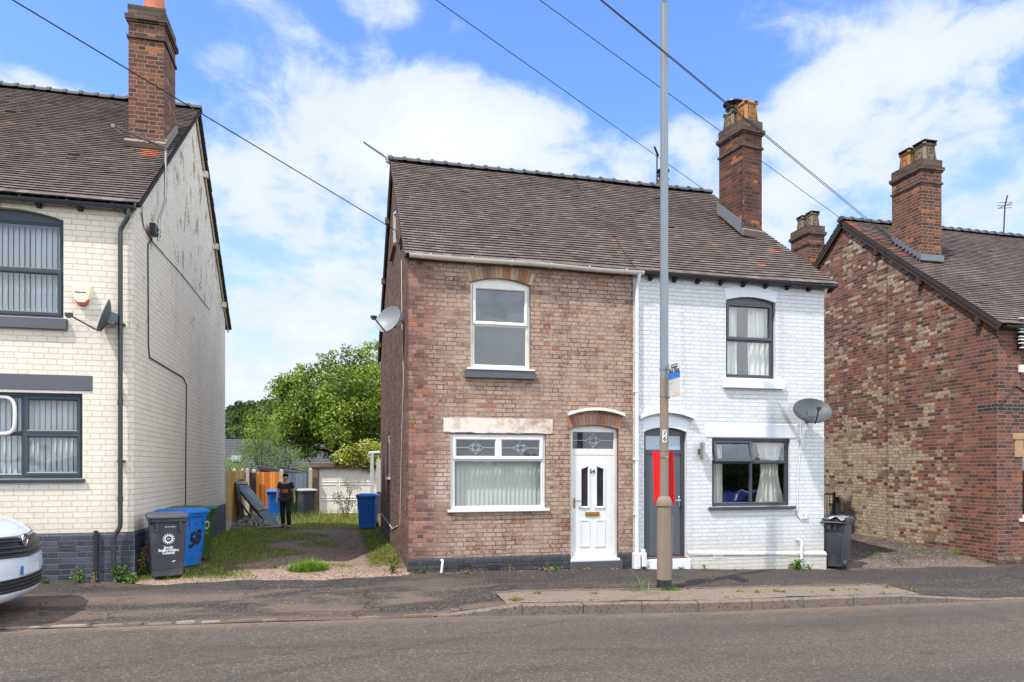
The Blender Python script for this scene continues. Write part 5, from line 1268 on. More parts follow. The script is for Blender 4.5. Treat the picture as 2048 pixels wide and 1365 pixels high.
bx = R(1609, 1613, 1025, 1038); mb = MB(); mb.bbox(bx[0], bx[1], FRONT-.04, FRONT, bx[2], bx[3], .006); tag(mb.build('cable_box', M['pvc_white'], None), 'small white cable box low on the white wall under the dark dish', 'box')
mb = MB(); px0 = fx(1598); mb.tube([(px0-.06, FRONT-.02, fz(1598, 1079)), (px0, FRONT-.07, fz(1598, 1080)), (px0, FRONT-.075, fz(1598, 1130))], .024, 8); tag(smooth_by_angle(mb.build('overflow_pipe', M['stone_white_clean'], None), 50), 'short white overflow pipe at the foot of the white wall', 'pipe')
gx_ = XB0-.015
cable('gable_cable', [atX(803, 520, gx_), atX(804, 640, gx_), atX(807, 760, gx_), atX(803, 900, gx_), atX(800, 1050, gx_)], .008, M['cable_white'], 'pale cable running down the brown side gable of the brick house')
cable('gable_cable', [atX(762, 1027, gx_), atX(772, 1040, gx_), atX(785, 1058, gx_), atX(795, 1052, gx_)], .009, M['cable_white'], 'loose pale cable looped low on the brick gable behind the blue bin')
# ------------------------------------------------------------------ the brown brick house on the right
XR = 14.1
rh = thing('brown_brick_house', (17, FRONT, -.2), 'brown red brick house with old limewash on its gable, right of the alley', 'house')
AY, AZ = 17.35, 9.02
gable_wall(rh, XR, [(FRONT, -.6), (22.3, -.6), (22.3, 5.05), (AY, AZ-.08), (FRONT, 5.05)], [], (-1, 0, 0), M['brick_brown'])
dw = (fx(2045), fx(2045)+1.2, .75, 2.3)
wall_with_holes([(XR, -.6), (26, -.6), (26, 5.05), (XR, 5.05)], [opening(*dw)], PF, .2, (0, -1, 0)).build('front_wall', M['brick_brown'], rh, flip=False)
w = window(rh, *dw, [(0, 1, 0, 1, 'f')], M['pvc_white'], recess=.06, label='white framed shop window'); room(rh, *dw, FRONT); sill(rh, dw[0]-.1, dw[1]+.1, dw[2]-.07, dw[2], .05, M['stone_white'])
mb = MB(); mb.bbox(dw[0]-.22, dw[0]+.02, FRONT-.02, FRONT+.02, fz(2040, 915), fz(2040, 880), .01); mb.bbox(dw[0]-.28, dw[1]+.1, FRONT-.03, FRONT+.02, fz(2040, 880), fz(2040, 868), .01); mb.build('lintel', plain('tan stone lintel', A(160, 130, 96), .85, .2, 6, .004), rh)
flat_wall(rh, (XR, 22.3), (26, 22.3), -.6, 5.05, M['brick_brown']); flat_wall(rh, (26, FRONT), (26, 22.3), -.6, 5.05, M['brick_brown'], 'party_wall')
mb = MB()
for i in range(34):
    x_ = XR-.02+.23*i
    if i > 22: break
    mb.bbox(x_, x_+.215, FRONT-.055, FRONT+.02, zh(x_)-.1, zh(x_)+.11, .008); mb.mesh([(x_, FRONT-.055, zh(x_)+.11), (x_+.215, FRONT-.055, zh(x_)+.11), (x_+.215, FRONT, zh(x_)+.19), (x_, FRONT, zh(x_)+.19)], [(0, 1, 2, 3)])
mb.build('plinth', M['blue_brick'], rh)
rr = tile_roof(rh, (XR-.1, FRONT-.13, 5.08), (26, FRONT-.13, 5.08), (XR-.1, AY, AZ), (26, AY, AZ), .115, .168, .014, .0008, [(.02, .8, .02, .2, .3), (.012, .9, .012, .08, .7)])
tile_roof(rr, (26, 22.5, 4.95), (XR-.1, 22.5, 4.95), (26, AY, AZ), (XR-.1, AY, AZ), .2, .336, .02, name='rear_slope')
ridge_tiles(rr, (XR-.12, AY, AZ+.05), (26, AY, AZ+.05))
mb = MB()
for (ya, za, yb, zb) in ((FRONT-.14, 4.98, AY, AZ-.1), (22.5, 4.85, AY, AZ-.1)): mb.bar((XR-.075, ya, za), (XR-.075, yb, zb), .03, .17)
for y_ in (16.0, 14.55, 12.9): z_ = 4.9+(AZ-4.95)*(y_-FRONT+.2)/(AY-FRONT+.2)-.16; mb.obox((XR-.06, y_, z_), (.07, 0, 0), (0, .05, 0), (0, 0, .1))
mb.build('bargeboard', M['timber_dark'], rh)
gutter(rh, (XR+.05, FRONT-.14, 5.02), (26, FRONT-.14, 5.0), .058, M['pvc_black'], 14)
st = chimney(rh, (14.5, 15.0), (1, 0), .64, .98, 6.7, 9.86, 'brick_chimney', [(.55, .25, 's lid', .46, .22), (.5, .74, 'b lid', .46, .20)])
mb = MB()
for k in range(8): y_ = 15.0+k*.122; z_ = 5.05+.815*(y_-FRONT+.22)+.02; mb.box(14.47, 14.5, y_, y_+.118, z_, z_+.16)
mb.box(14.45, 15.17, 14.95, 15.0, 7.22, 7.38); mb.build('flashing', M['lead'], st)
chimney(rh, (14.42, 19.4), (1, 0), .62, .85, 6.6, 9.62, 'brick_chimney', [(.55, .25, 's lid', .42, .17), (.5, .74, 's lid', .42, .17)])
# pots and aerial of the stack beyond its ridge
pc = atY(1998, 470, 18.6)
st = chimney(rh, (pc.x-.5, 18.5), (1, 0), 1.1, .6, 7.6, 8.95, 'brick_chimney_sooty', [(.22, .4, 'b', .24, .14), (.45, .5, 's cowl', .2, .14), (.8, .4, 'round', .42, .16)])
am = atY(2005, 470, 18.5); ae = thing('television_aerial', (am.x, am.y, 8.9), 'small black aerial above the chimney pots at the far right', 'aerial')
mb = MB(); t_ = atY(2010, 412, 18.5); mb.tube([(am.x, am.y, 8.8), t_, atY(2015, 391, 18.4)], .022, 6); mb.build('mast', M['blackmetal'], ae)
mb = MB()
for (dz_, l) in ((0, .26), (.09, .24), (-.09, .22)): mb.tube([t_+Vector((-l, .05, dz_)), t_+Vector((l, -.05, dz_+.03))], .009, 5)
mb.tube([t_+Vector((0, -.25, 0)), t_+Vector((0, .25, 0))], .012, 5); mb.build('boom', M['blackmetal'], ae)
# slatted white sign frame at the picture's right edge
sx = fx(2026); sg = thing('slatted_sign', (sx+.4, FRONT-.1, fz(2036, 675)), 'white slatted sign frame under the gutter of the brown house', 'sign')
for (py, x0) in ((640, 2028), (652, 2027), (661, 2026), (667, 2026), (676, 2027), (682, 2027), (689, 2028), (698, 2030)):
    z_ = fz(2036, py); mb = MB(); mb.bbox(fx(x0), fx(x0)+1.5, FRONT-.16, FRONT-.10, z_-.012, z_+.012, .003); mb.build('slat', M['pvc_white'], sg)
mb = MB(); mb.bbox(sx+.12, sx+.2, FRONT-.1, FRONT, fz(2036, 700), fz(2036, 638), .005); mb.bbox(sx+1.3, sx+1.38, FRONT-.1, FRONT, fz(2036, 700), fz(2036, 638), .005); mb.build('upright', M['blackmetal'], sg)
mb = MB(); mb.bbox(fx(2037), fx(2037)+.5, FRONT-.185, FRONT-.16, fz(2036, 673), fz(2036, 667), .003); mb.build('plate', M['pvc_white'], sg)
q_ = R(2036, 2044, 731, 746); mb = MB(); mb.bbox(q_[0], q_[1], FRONT-.07, FRONT, q_[2], q_[3], .008); tag(mb.build('junction_box', M['pvc_old'], None), 'small pale grey box on the red front of the brown house', 'box')
cable('front_cable', [(fx(1997), FRONT-.015, fz(1997, 811)), (fx(2030), FRONT-.015, fz(2030, 772)), (fx(2060), FRONT-.015, fz(2050, 790))], .012, M['cable'], 'dark cable rising across the red front of the brown house')
# ------------------------------------------------------------------ wheelie bins
def bin_parts(name, loc, rot, color, label, cat='wheelie bin', group=None, dark=None, lid=None):
    t = thing(name, loc, label, cat, group, math.radians(rot)); bm_ = plain(name+' plastic', color, .5, .16, 6, .001, dirt=dark or A(120, 116, 110, .7), dirt_amt=.5, local=True)
    lm = lid or bm_
    mb = MB()
    def rr(w, d, z, yo=0, r=.06, n=3):
        out = []
        for (sx, sy, a0) in ((1, -1, -90), (1, 1, 0), (-1, 1, 90), (-1, -1, 180)):
            for k in range(n+1):
                a = math.radians(a0+90*k/n); out.append((sx*(w/2-r)+r*math.cos(a), sy*(d/2-r)+r*math.sin(a)+yo, z))
        return out
    L = [(.43, .47, .035, .02), (.46, .52, .05, .01), (.47, .53, .16, .01), (.475, .54, .165, .008), (.53, .655, .90, -.015), (.545, .67, .905, -.015), (.56, .69, .93, -.015), (.575, .715, .94, -.015), (.575, .715, .985, -.015), (.53, .67, .985, -.015)]
    rings = [rr(*l) for l in L]; m = len(rings[0])
    mb.mesh([p for r_ in rings for p in r_], [(i*m+j, i*m+(j+1) % m, (i+1)*m+(j+1) % m, (i+1)*m+j) for i in range(len(L)-1) for j in range(m)]+[tuple(range(m-1, -1, -1))])
    for x in (-.17, .17): mb.bbox(x-.02, x+.02, -.362, -.34, .78, .93, .004)          # ribs under the rim
    for k in range(5): mb.box(-.2+k*.1-.006, -.2+k*.1+.006, .30, .352, .80, .93)
    smooth_by_angle(mb.build('body', bm_, t, local=True), 30)
    mb = MB(); L = [(.60, .76, .985, -.015), (.615, .775, .99, -.015), (.615, .775, 1.02, -.015), (.60, .76, 1.032, -.015), (.52, .66, 1.062, -.02), (.46, .58, 1.07, -.02)]
    rings = [rr(*l) for l in L]
    mb.mesh([p for r_ in rings for p in r_], [(i*m+j, i*m+(j+1) % m, (i+1)*m+(j+1) % m, (i+1)*m+j) for i in range(len(L)-1) for j in range(m)]+[tuple(range(m-1, -1, -1)), tuple((len(L)-1)*m+j for j in range(m))])
    mb.bbox(-.16, .16, -.41, -.375, .99, 1.01, .006)
    for x in (-.2, -.13, .13, .2): mb.bbox(x-.022, x+.022, .345, .40, .96, 1.04, .006)
    smooth_by_angle(mb.build('lid', lm, t, local=True), 30)
    mb = MB(); mb.tube([(-.26, .35, .95), (-.26, .42, .96), (.26, .42, .96), (.26, .35, .95)], .016, 8); mb.build('handle', bm_, t, local=True)
    for s in (-1, 1):
        mb = MB(); mb.lathe((s*.245, .20, .10), [(.02, -.03), (.085, -.03), (.10, -.018), (.10, .018), (.085, .03), (.05, .03), (.045, .012), (.02, .012)], 18, 'X'); w = smooth_by_angle(mb.build('wheel', M['black'], t, local=True), 40)
    mb = MB(); mb.tube([(-.25, .20, .10), (.25, .20, .10)], .012, 6); mb.build('axle', M['steel'], t, local=True)
    return t
def on_front(y0, y1, z0=.165, z1=.9):
    return lambda x, z: (x, -(y0+(y1-y0)*(z-z0)/(z1-z0))-.003, z)
GREY, BLUE, GREEN = A(66, 68, 76, .85), A(8, 104, 190, .9), A(56, 92, 44, .75)
def gpos(px, py, z=None):
    z0 = 0.0
    for _ in range(6):
        r = ray(px, py); k = (z0-EYE)/r.z; x, y = r.x*k, r.y*k; z0 = gz(x, y)
    return Vector((x, y, z0+.014))
b1 = bin_parts('wheelie_bin', (-2.80, 12.62, zh(-2.8)+.02), 17, GREY, 'dark grey wheelie bin with white council emblem, front of the row by the cream house')
fr = on_front(.262, .3425)
mb = MB(); cz = .655; n = 14
def em(x, z): return fr(x, cz+z)
for k in range(n):
    a = 2*PI*k/n; w_ = .13
    mb.quad(em(.058*math.cos(a-w_*1.4), .058*math.sin(a-w_*1.4)), em(.058*math.cos(a+w_*1.4), .058*math.sin(a+w_*1.4)), em(.090*math.cos(a+w_*.5), .090*math.sin(a+w_*.5)), em(.090*math.cos(a-w_*.5), .090*math.sin(a-w_*.5)))
for k in range(24):
    a, b = 2*PI*k/24, 2*PI*(k+1)/24; mb.quad(*[em(r_*math.cos(t), r_*math.sin(t)) for (r_, t) in ((.044, a), (.044, b), (.064, b), (.064, a))])
text_mb('SSC', .03, lambda x, z: em(x, z), mb, bold=.001)
for i, wd_ in enumerate(('South', 'Staffordshire', 'Council')): text_mb(wd_, .058, lambda x, z, i=i: fr(x, .515-i*.045+z), mb, bold=.0025)
text_mb('NO HOT ASHES', .022, lambda x, z: fr(x+.02, .85+z), mb, bold=.0005)
mb.quad(fr(.05, .27), fr(.10, .285), fr(.105, .30), fr(.06, .29))
mb.build('emblem', M['ink_white'], b1, local=True, flip=False)
b2 = bin_parts('wheelie_bin', (-2.81, 13.78, gz(-2.8, 13.8)+.02), 58, BLUE, 'bright blue wheelie bin with 58 painted on it, behind the front grey bin')
fr = on_front(.262, .3425)
mb = text_mb('58', .36, lambda x, z: fr(x*.75, .52+z+x*.25), bold=.018); text_mb('58', .05, lambda x, z: fr(x, .80+z), mb)
mb.build('painted_number', M['ink'], b2, local=True, flip=False)
b3 = bin_parts('wheelie_bin', (-2.82, 14.75, gz(-2.8, 14.8)+.02), 64, GREEN, 'dark green wheelie bin at the back of the row by the cream house')
fr = on_front(.262, .3425); mb = MB()
for k in range(24):
    a, b = 2*PI*k/24, 2*PI*(k+1)/24; mb.quad(*[fr(r_*math.cos(t), .70+r_*math.sin(t)) for (r_, t) in ((.05, a), (.05, b), (.085, b), (.085, a))])
text_mb('Council', .05, lambda x, z: fr(x, .55+z), mb); mb.build('emblem', plain('faded print', A(150, 170, 140), .5), b3, local=True, flip=False)
bin_parts('wheelie_bin', (.80, 21.75, gz(.8, 21.7)+.01), -14, BLUE, 'bright blue wheelie bin standing alone against the brick gable by the garage')
bin_parts('wheelie_bin', tuple(gpos(612, 1036)), 24, GREY, 'dark grey wheelie bin with a sheet on its lid, beside the garage pier', lid=plain('pale lid cover', A(150, 146, 138), .7, .15, 6))
bin_parts('wheelie_bin', tuple(gpos(587, 1035)), 4, A(40, 96, 48, .55), 'green wheelie bin next to the garage, half behind the person')
bin_parts('wheelie_bin', tuple(gpos(552, 1040)), 0, BLUE, 'blue wheelie bin by the orange gate behind the person')
b7 = bin_parts('wheelie_bin', (10.04, 12.62, zh(10)+.02), 128, GREY, 'dark grey wheelie bin at the right corner of the white house')
mb = MB()
def Pb(u, v): return (-.3+.3*u+.02*math.sin(v*9), .10+.34*v+.02*math.sin(u*7), 1.065+.02*math.sin(u*6)*math.sin(v*5)+.02*math.sin(u*PI)-(.05*max(0, v-.75)*4*(.6+.4*math.sin(u*9))))
mb.grid(Pb, 14, 14); mb.build('plastic_sheet', plain('crumpled polythene', A(170, 170, 168), .3, .1), b7, smooth=True, local=True, flip=False)
# ------------------------------------------------------------------ lamp post, signs
LP = Vector((5.13, 10.52, gz(5.13, 10.52))); lpz = LP.z
post = thing('lamp_post', LP, 'tall grey street lamp post with a thicker beige base in front of the white house', 'lamp post')
mb = MB(); mb.lathe((LP.x, LP.y, lpz), [(.122, -.1), (.122, .17)], 28); smooth_by_angle(mb.build('black_band', M['black'], post), 40)
mb = MB(); mb.lathe((LP.x, LP.y, lpz), [(.12, .165), (.112, 1.35)], 28); smooth_by_angle(mb.build('base', M['concrete_post'], post), 40)
mb = MB(); mb.lathe((LP.x, LP.y, lpz), [(.112, 1.35), (.128, 1.37), (.128, 1.43), (.10, 1.50), (.073, 1.53)], 28); smooth_by_angle(mb.build('collar', M['concrete_post'], post), 30)
mb = MB(); mb.lathe((LP.x, LP.y, lpz), [(.072, 1.52), (.071, 2.28)], 24, caps=False); mb.lathe((LP.x, LP.y, lpz), [(.074, 2.26), (.076, 2.28), (.074, 2.30)], 24, caps=False); mb.lathe((LP.x, LP.y, lpz), [(.070, 2.29), (.069, 3.45)], 24, caps=False); smooth_by_angle(mb.build('lower_shaft', M['concrete_post'], post), 40)
mb = MB(); mb.lathe((LP.x, LP.y, lpz), [(.069, 3.45), (.060, 9.55)], 24); smooth_by_angle(mb.build('shaft', M['galv'], post), 40)
mb = MB(); mb.tube([(LP.x, LP.y, lpz+9.5), (LP.x, LP.y-.05, lpz+9.75), (LP.x, LP.y-.35, lpz+9.9), (LP.x, LP.y-.7, lpz+9.93)], .04, 10); smooth_by_angle(mb.build('arm', M['galv'], post), 40)
mb = MB(); mb.bbox(LP.x-.13, LP.x+.13, LP.y-1.25, LP.y-.6, lpz+9.88, lpz+9.98, .03); mb.build('lantern', M['galv'], post)
vd = Vector((LP.x, LP.y, 0)).normalized(); rt = Vector((vd.y, -vd.x, 0))
mb = MB(); c = LP+rt*.118; mb.bar((c.x, c.y, lpz+.33), (c.x, c.y, lpz+1.22), .02, .03); mb.build('conduit', M['concrete_post'], post)
mb = MB()
for (ch, zz) in (('7', 2.42), ('6', 2.30)):
    pass
pc = LP-vd*.0735; nrm_z = [atY(1330, 873, LP.y).z]
def plate(u, z): a = u/.074; return (LP.x-vd.x*.0745*math.cos(a)+rt.x*.0745*math.sin(a), LP.y-vd.y*.0745*math.cos(a)+rt.y*.0745*math.sin(a), z)
zc = nrm_z[0]; mb = MB(); mb.grid(lambda u, v: plate(-.03+.075*u, zc-.10+.20*v), 4, 1); npl = mb.build('number_plate', M['sign_white'], post, flip=False)
mb = MB()
for ch, zz in (('7', zc+.047), ('6', zc-.047)): text_mb(ch, .095, lambda x, y, zz=zz: tuple(Vector(plate(.0075+x, zz+y))-vd*.002), mb, bold=.003)
mb.build('number', M['ink'], npl, flip=False)
sg = thing('bus_stop_sign', (LP.x+.03, LP.y-.1, 3.0), 'bus stop flag sign with a blue band clamped to the lamp post', 'sign')
sx, sy0, sz0, sw_, sh_ = LP.x+.02, LP.y-.115, 3.03, .42, .52
mb = MB(); mb.bbox(sx-.008, sx+.008, sy0-sw_, sy0, sz0, sz0+sh_, .003); mb.build('panel', M['sign_white'], sg)
fl = lambda u, v: (sx-.0095, sy0-sw_*u, sz0+sh_*v)
mb = MB(); mb.quad(fl(.02, .54), fl(.98, .54), fl(.98, .73), fl(.02, .73)); mb.build('blue_band', M['sign_blue'], sg, flip=False)
mb = MB(); text_mb('Bus Stop', .098, lambda x, y: (sx-.0095, sy0-sw_*.5-x, sz0+sh_*.79+y), mb, bold=.004)
def bq(u0, u1, v0, v1): mb.quad(fl(u0, v0), fl(u1, v0), fl(u1, v1), fl(u0, v1))
bq(.26, .76, .955, .98); bq(.26, .29, .87, .96); bq(.73, .76, .87, .96); bq(.26, .76, .868, .905)
for k in range(4): bq(.38+.11*k, .395+.11*k, .9, .96)
for u in (.36, .66):
    for k in range(10):
        a, b = 2*PI*k/10, 2*PI*(k+1)/10; mb.quad(fl(u, .868), fl(u+.045*math.cos(a), .868+.03*math.sin(a)), fl(u+.045*math.cos(b), .868+.03*math.sin(b)), fl(u, .868))
mb.build('lettering', M['ink'], sg, flip=False)
mb = MB()
for k, (u1, v) in enumerate(((.7, .50), (.55, .42), (.35, .36), (.4, .25))): bq_ = [fl(.08, v), fl(u1, v), fl(u1, v+.012), fl(.08, v+.012)]; mb.quad(*bq_)
mb.build('small_print', M['ink_grey'], sg, flip=False)
mb = MB(); mb.quad(fl(.5, .07), fl(.66, .07), fl(.66, .13), fl(.5, .13)); mb.quad(fl(.7, .07), fl(.9, .07), fl(.9, .13), fl(.7, .13)); mb.build('logos', M['ink_tan'], sg, flip=False)
mb = MB()
for zz in (sz0+.03, sz0+sh_-.05): mb.lathe((LP.x, LP.y, zz), [(.075, -.012), (.075, .012)], 20); mb.bbox(sx-.015, sx+.02, sy0-.03, LP.y-.05, zz-.02, zz+.02, .004)
mb.bbox(sx-.02, sx+.02, sy0-.02, sy0+.012, sz0-.02, sz0+sh_+.01, .003)
mb.build('bracket', M['galv'], sg)
rs = thing('red_sign_board', (LP.x, LP.y+.14, 1.3), 'blank bright red board fixed to the back of the lamp post', 'sign board')
bc = LP+vd*.12; zr0, zr1 = atY(1320, 1008, bc.y).z, atY(1320, 903, bc.y).z; hw = .168; zm = (zr0+zr1)/2; tl = math.radians(-2.3)
ax_ = (rt*math.cos(tl)+Vector((0, 0, math.sin(tl)*.3))).normalized()
upv = Vector((0, 0, 1))*math.cos(tl)+rt*math.sin(-tl)*-1
mb = MB(); mb.obox(Vector((bc.x, bc.y, zm))+rt*(-.005), rt*hw, vd*.018, (Vector((0, 0, 1))-rt*.03)*((zr1-zr0)/2)); mb.build('board', M['sign_red'], rs)
mb = MB()
for s in (-1, 1):
    o = Vector((bc.x, bc.y, zm))-vd*.022+rt*(s*(hw-.015)-.005); mb.obox(o, rt*.012, vd*.006, (Vector((0, 0, 1))-rt*.03)*((zr1-zr0)/2*.98))
mb.build('edge_strip', M['sign_red'], rs)
mb = MB()
for zz in (zr0+.12, zr1-.1): mb.lathe((LP.x, LP.y, zz), [(.077, -.01), (.077, .01)], 20); mb.obox(LP+vd*.09+Vector((0, 0, zz-lpz)), rt*.03, vd*.03, (0, 0, .012))
mb.build('clamp', M['steel'], rs)
# ------------------------------------------------------------------ overhead lines
POLE = Vector((-13.7, -.8, 9.2)); cam0 = Vector((0, 0, EYE))
def wire(E, through, label, r=.007, dz=0):
    E = Vector(E); n = (E-cam0).cross(ray(*through)).normalized(); S = POLE+Vector((0, 0, dz)); S = S-n*(S-cam0).dot(n)
    mb = MB(); mb.tube([S.lerp(E, k/24) for k in range(25)], r, 6)
    return tag(smooth_by_angle(mb.build('overhead_wire', M['cable'], None), 60), label, 'wire')
wire(atX(792, 462, XB0-.03), (25, 0), 'black overhead wire running to the side gable of the brick house', .009)
wire(atY(1420, 388, 17.5), (872, 0), 'thin overhead wire that meets the ridge of the white house', .007, .2)
wire(atX(1681, 437, XR-.05), (1079, 0), 'overhead wire passing in front of the white house chimney to the brown gable', .007, .3)
wire(atX(1784, 478, 14.48), (1203, 0), 'upper of the two close overhead wires ending at the brown house chimney', .007, .5)
wire(atX(1786, 484, 14.48), (1200, 0), 'lower of the two close overhead wires ending at the brown house chimney', .007, .4)
gb = atX(796, 487, XB0-.03); mb = MB(); pts = [atX(792, 462, XB0-.03), atX(793, 478, XB0-.04), atX(799, 486, XB0-.05), atX(804, 470, XB0-.04), atX(800, 458, XB0-.03)]
mb.tube(pts, .014, 6); mb.tube([atX(803, 466, XB0-.03), atX(801, 500, XB0-.03)], .02, 6); tag(smooth_by_angle(mb.build('service_cable', M['cable'], None), 60), 'looped black service cable where the wire meets the brick gable', 'cable')
# ------------------------------------------------------------------ end of the drive: fences, garage, shed
def boards(mb, x0, x1, z0, z1, axis, at, tones, w=.115):
    u = x0
    while u < x1-.01:
        k = rnd.uniform(.8, 1.12); mb.cur = tuple(c_*k for c_ in A(*rnd.choice(tones))[:3]); u1 = min(x1, u+w); o = rnd.uniform(0, .004)
        if axis == 'Y': mb.mesh([(at+o, u, z0), (at+.02+o, u1+.02, z0), (at+.02+o, u1+.02, z1), (at+o, u, z1), (at-.03, u, z0), (at-.03, u1, z0), (at-.03, u1, z1), (at-.03, u, z1)], [(0,1,2,3),(7,6,5,4),(3,2,6,7),(1,5,6,2),(0,3,7,4)])
        else: mb.mesh([(u, at-o, z0), (u1+.02, at-.015-o, z0), (u1+.02, at-.015-o, z1), (u, at-o, z1), (u, at+.03, z0), (u1, at+.03, z0), (u1, at+.03, z1), (u, at+.03, z1)], [(0,1,2,3),(7,6,5,4),(3,2,6,7),(1,5,6,2),(0,3,7,4)])
        u = u1
M['board'] = tinted('timber board', .8, .005, 14, .25)
M['concrete'] = plain('concrete post', A(186, 172, 150, .85), .9, .2, 7, .005, dirt=A(120, 108, 92))
def post_mb(x, y, z0, z1, w=.10):
    mb = MB(); h = w/2
    mb.mesh([(x-h, y-h, z0), (x+h, y-h, z0), (x+h, y+h, z0), (x-h, y+h, z0), (x-h, y-h, z1-.04), (x+h, y-h, z1-.04), (x+h, y+h, z1-.04), (x-h, y+h, z1-.04), (x-h*.3, y-h*.3, z1), (x+h*.3, y-h*.3, z1), (x+h*.3, y+h*.3, z1), (x-h*.3, y+h*.3, z1)],
            [(0,1,5,4),(1,2,6,5),(2,3,7,6),(3,0,4,7),(4,5,9,8),(5,6,10,9),(6,7,11,10),(7,4,8,11),(8,9,10,11)])
    return mb
XF = -3.3
fe = thing('fence', (XF, 23.8, 0), 'yellowish timber fence with concrete posts continuing the line of the cream house', 'fence')
ys_ = [21.85, 23.75, 25.65]
for y_ in ys_: post_mb(XF, y_, -.1, 1.86).build('post', M['concrete'], fe)
for a, b in zip(ys_, ys_[1:]):
    mb = MB(); boards(mb, a+.05, b-.05, .32, 1.78, 'Y', XF+.02, [(176, 136, 72), (160, 124, 66), (186, 148, 84)]); mb.build('panel', M['board'], fe)
    mb = MB(); mb.box(XF-.02, XF+.03, a+.05, b-.05, -.05, .32); mb.build('gravel_board', M['concrete'], fe)
YB = 28.6
def bx_(px): return fx(px, YB)
fe = thing('fence', (bx_(540), YB, 0), 'orange stained timber gate panel between concrete posts at the end of the drive', 'fence')
for px in (508, 563): post_mb(bx_(px), YB-.02, -.1, 1.82, .13).build('post', M['concrete'], fe)
mb = MB(); boards(mb, bx_(508)+.06, bx_(563)-.06, .1, 1.72, 'X', YB, [(206, 128, 56), (190, 112, 46), (214, 140, 66)], .10); mb.build('panel', M['board'], fe)
fe = thing('fence', (bx_(595), YB, 0), 'blue grey painted fence panel beside the brown garage pier', 'fence')
post_mb(bx_(621), YB-.02, -.1, 1.86, .13).build('post', M['concrete'], fe)
mb = MB(); boards(mb, bx_(563)+.07, bx_(621)-.06, .1, 1.66, 'X', YB+.01, [(104, 116, 130), (92, 104, 118), (112, 124, 138)], .14); mb.build('panel', M['board'], fe)
fe = thing('gate_post', (bx_(497), YB-.3, 0), 'pale concrete gate post beside the dark opening at the end of the timber fence', 'post'); post_mb(bx_(497), YB-.3, -.1, 1.86, .11).build('shaft', M['concrete'], fe)
mb = MB(); mb.box(fe.location.x+.06, fe.location.x+.30, YB-.2, YB-.16, .1, 1.7); mb.build('batten', M['timber_dark'], fe)
# leaning old door on the left fence
lg = thing('leaning_panel', (-2.7, 24.0, 0), 'old blue grey boarded panel leaning against the timber fence', 'panel')
pA, pB = Vector((-3.16, 23.9, 1.42)), Vector((-2.05, 23.5, .03)); dn = (pB-pA).normalized(); wv = Vector((.25, .95, 0)).normalized(); nn = dn.cross(wv).normalized()
if nn.z < 0: nn = -nn
mb = MB()
for k in range(5): mb.cur = A(*rnd.choice([(104, 116, 124), (92, 102, 110)]), rnd.uniform(.5, .75))[:3]; mb.obox((pA+pB)/2+wv*(-.36+.18*k), dn*(pB-pA).length/2, wv*.086, nn*.012)
mb.build('boards', M['board'], lg)
mb = MB()
for s in (.03, .62): mb.obox(pA.lerp(pB, s)+nn*.03, dn*.06, wv*.46, nn*.02)
mb.build('ledge', M['timber_old'], lg)
mb = MB(); mb.obox((pA+pB)/2-nn*.02-wv*.46, dn*(pB-pA).length/2, wv*.02, nn*.03); mb.bar((-3.1, 23.2, .9), (-2.5, 22.9, .05), .05, .04); mb.bar((-3.15, 23.3, 1.3), (-2.9, 23.0, .05), .12, .03); mb.build('frame', M['felt_black'], lg)
sheet_ = thing('black_sheet', (-3.0, 24.2, 0), 'black boarding propped behind the leaning blue grey panel', 'board'); mb = MB(); mb.mesh([(-3.2, 24.2, 1.5), (-3.2, 25.2, 1.5), (-2.3, 25.0, .02), (-2.3, 24.0, .02), (-3.22, 24.2, 1.5), (-3.22, 25.2, 1.5), (-2.34, 25.0, .02), (-2.34, 24.0, .02)], [(0,1,2,3),(7,6,5,4),(0,4,5,1),(1,5,6,2),(2,6,7,3),(3,7,4,0)]); mb.build('sheet', M['felt_black'], sheet_)
# rubble heap on a board
hp = gpos(505, 1056); mb = MB(); mb.bbox(hp.x-1.0, hp.x+.95, hp.y-.45, hp.y+.5, hp.z, hp.z+.04, .01); tag(mb.build('timber_sheet', M['timber_old'], None), 'flat weathered timber sheet under the rubble heap', 'board')
mb = MB()
for k in range(950):
    a = rnd.uniform(0, 2*PI); r_ = math.sqrt(rnd.random()); x_, y_ = hp.x-.05+.62*r_*math.cos(a), hp.y+.1+.42*r_*math.sin(a); z_ = hp.z+.045+.42*max(0, 1-r_)**1.0*rnd.uniform(.75, 1)
    s_ = rnd.uniform(.010, .034); kk = rnd.uniform(.45, 1.0); mb.cur = A(*rnd.choice([(150, 146, 140), (128, 122, 114), (168, 158, 146), (110, 108, 106)]), kk*.95)[:3]
    ax = Vector((rnd.uniform(-1, 1), rnd.uniform(-1, 1), rnd.uniform(-1, 1))).normalized(); bx = ax.orthogonal().normalized(); cx = ax.cross(bx); mb.obox((x_, y_, z_), ax*s_, bx*s_*rnd.uniform(.4, .9), cx*s_*rnd.uniform(.4, .8))
tag(mb.build('rubble_heap', M['board'], None), 'grey heap of rubble on a timber sheet beside the leaning panel', 'rubble', kind='stuff')
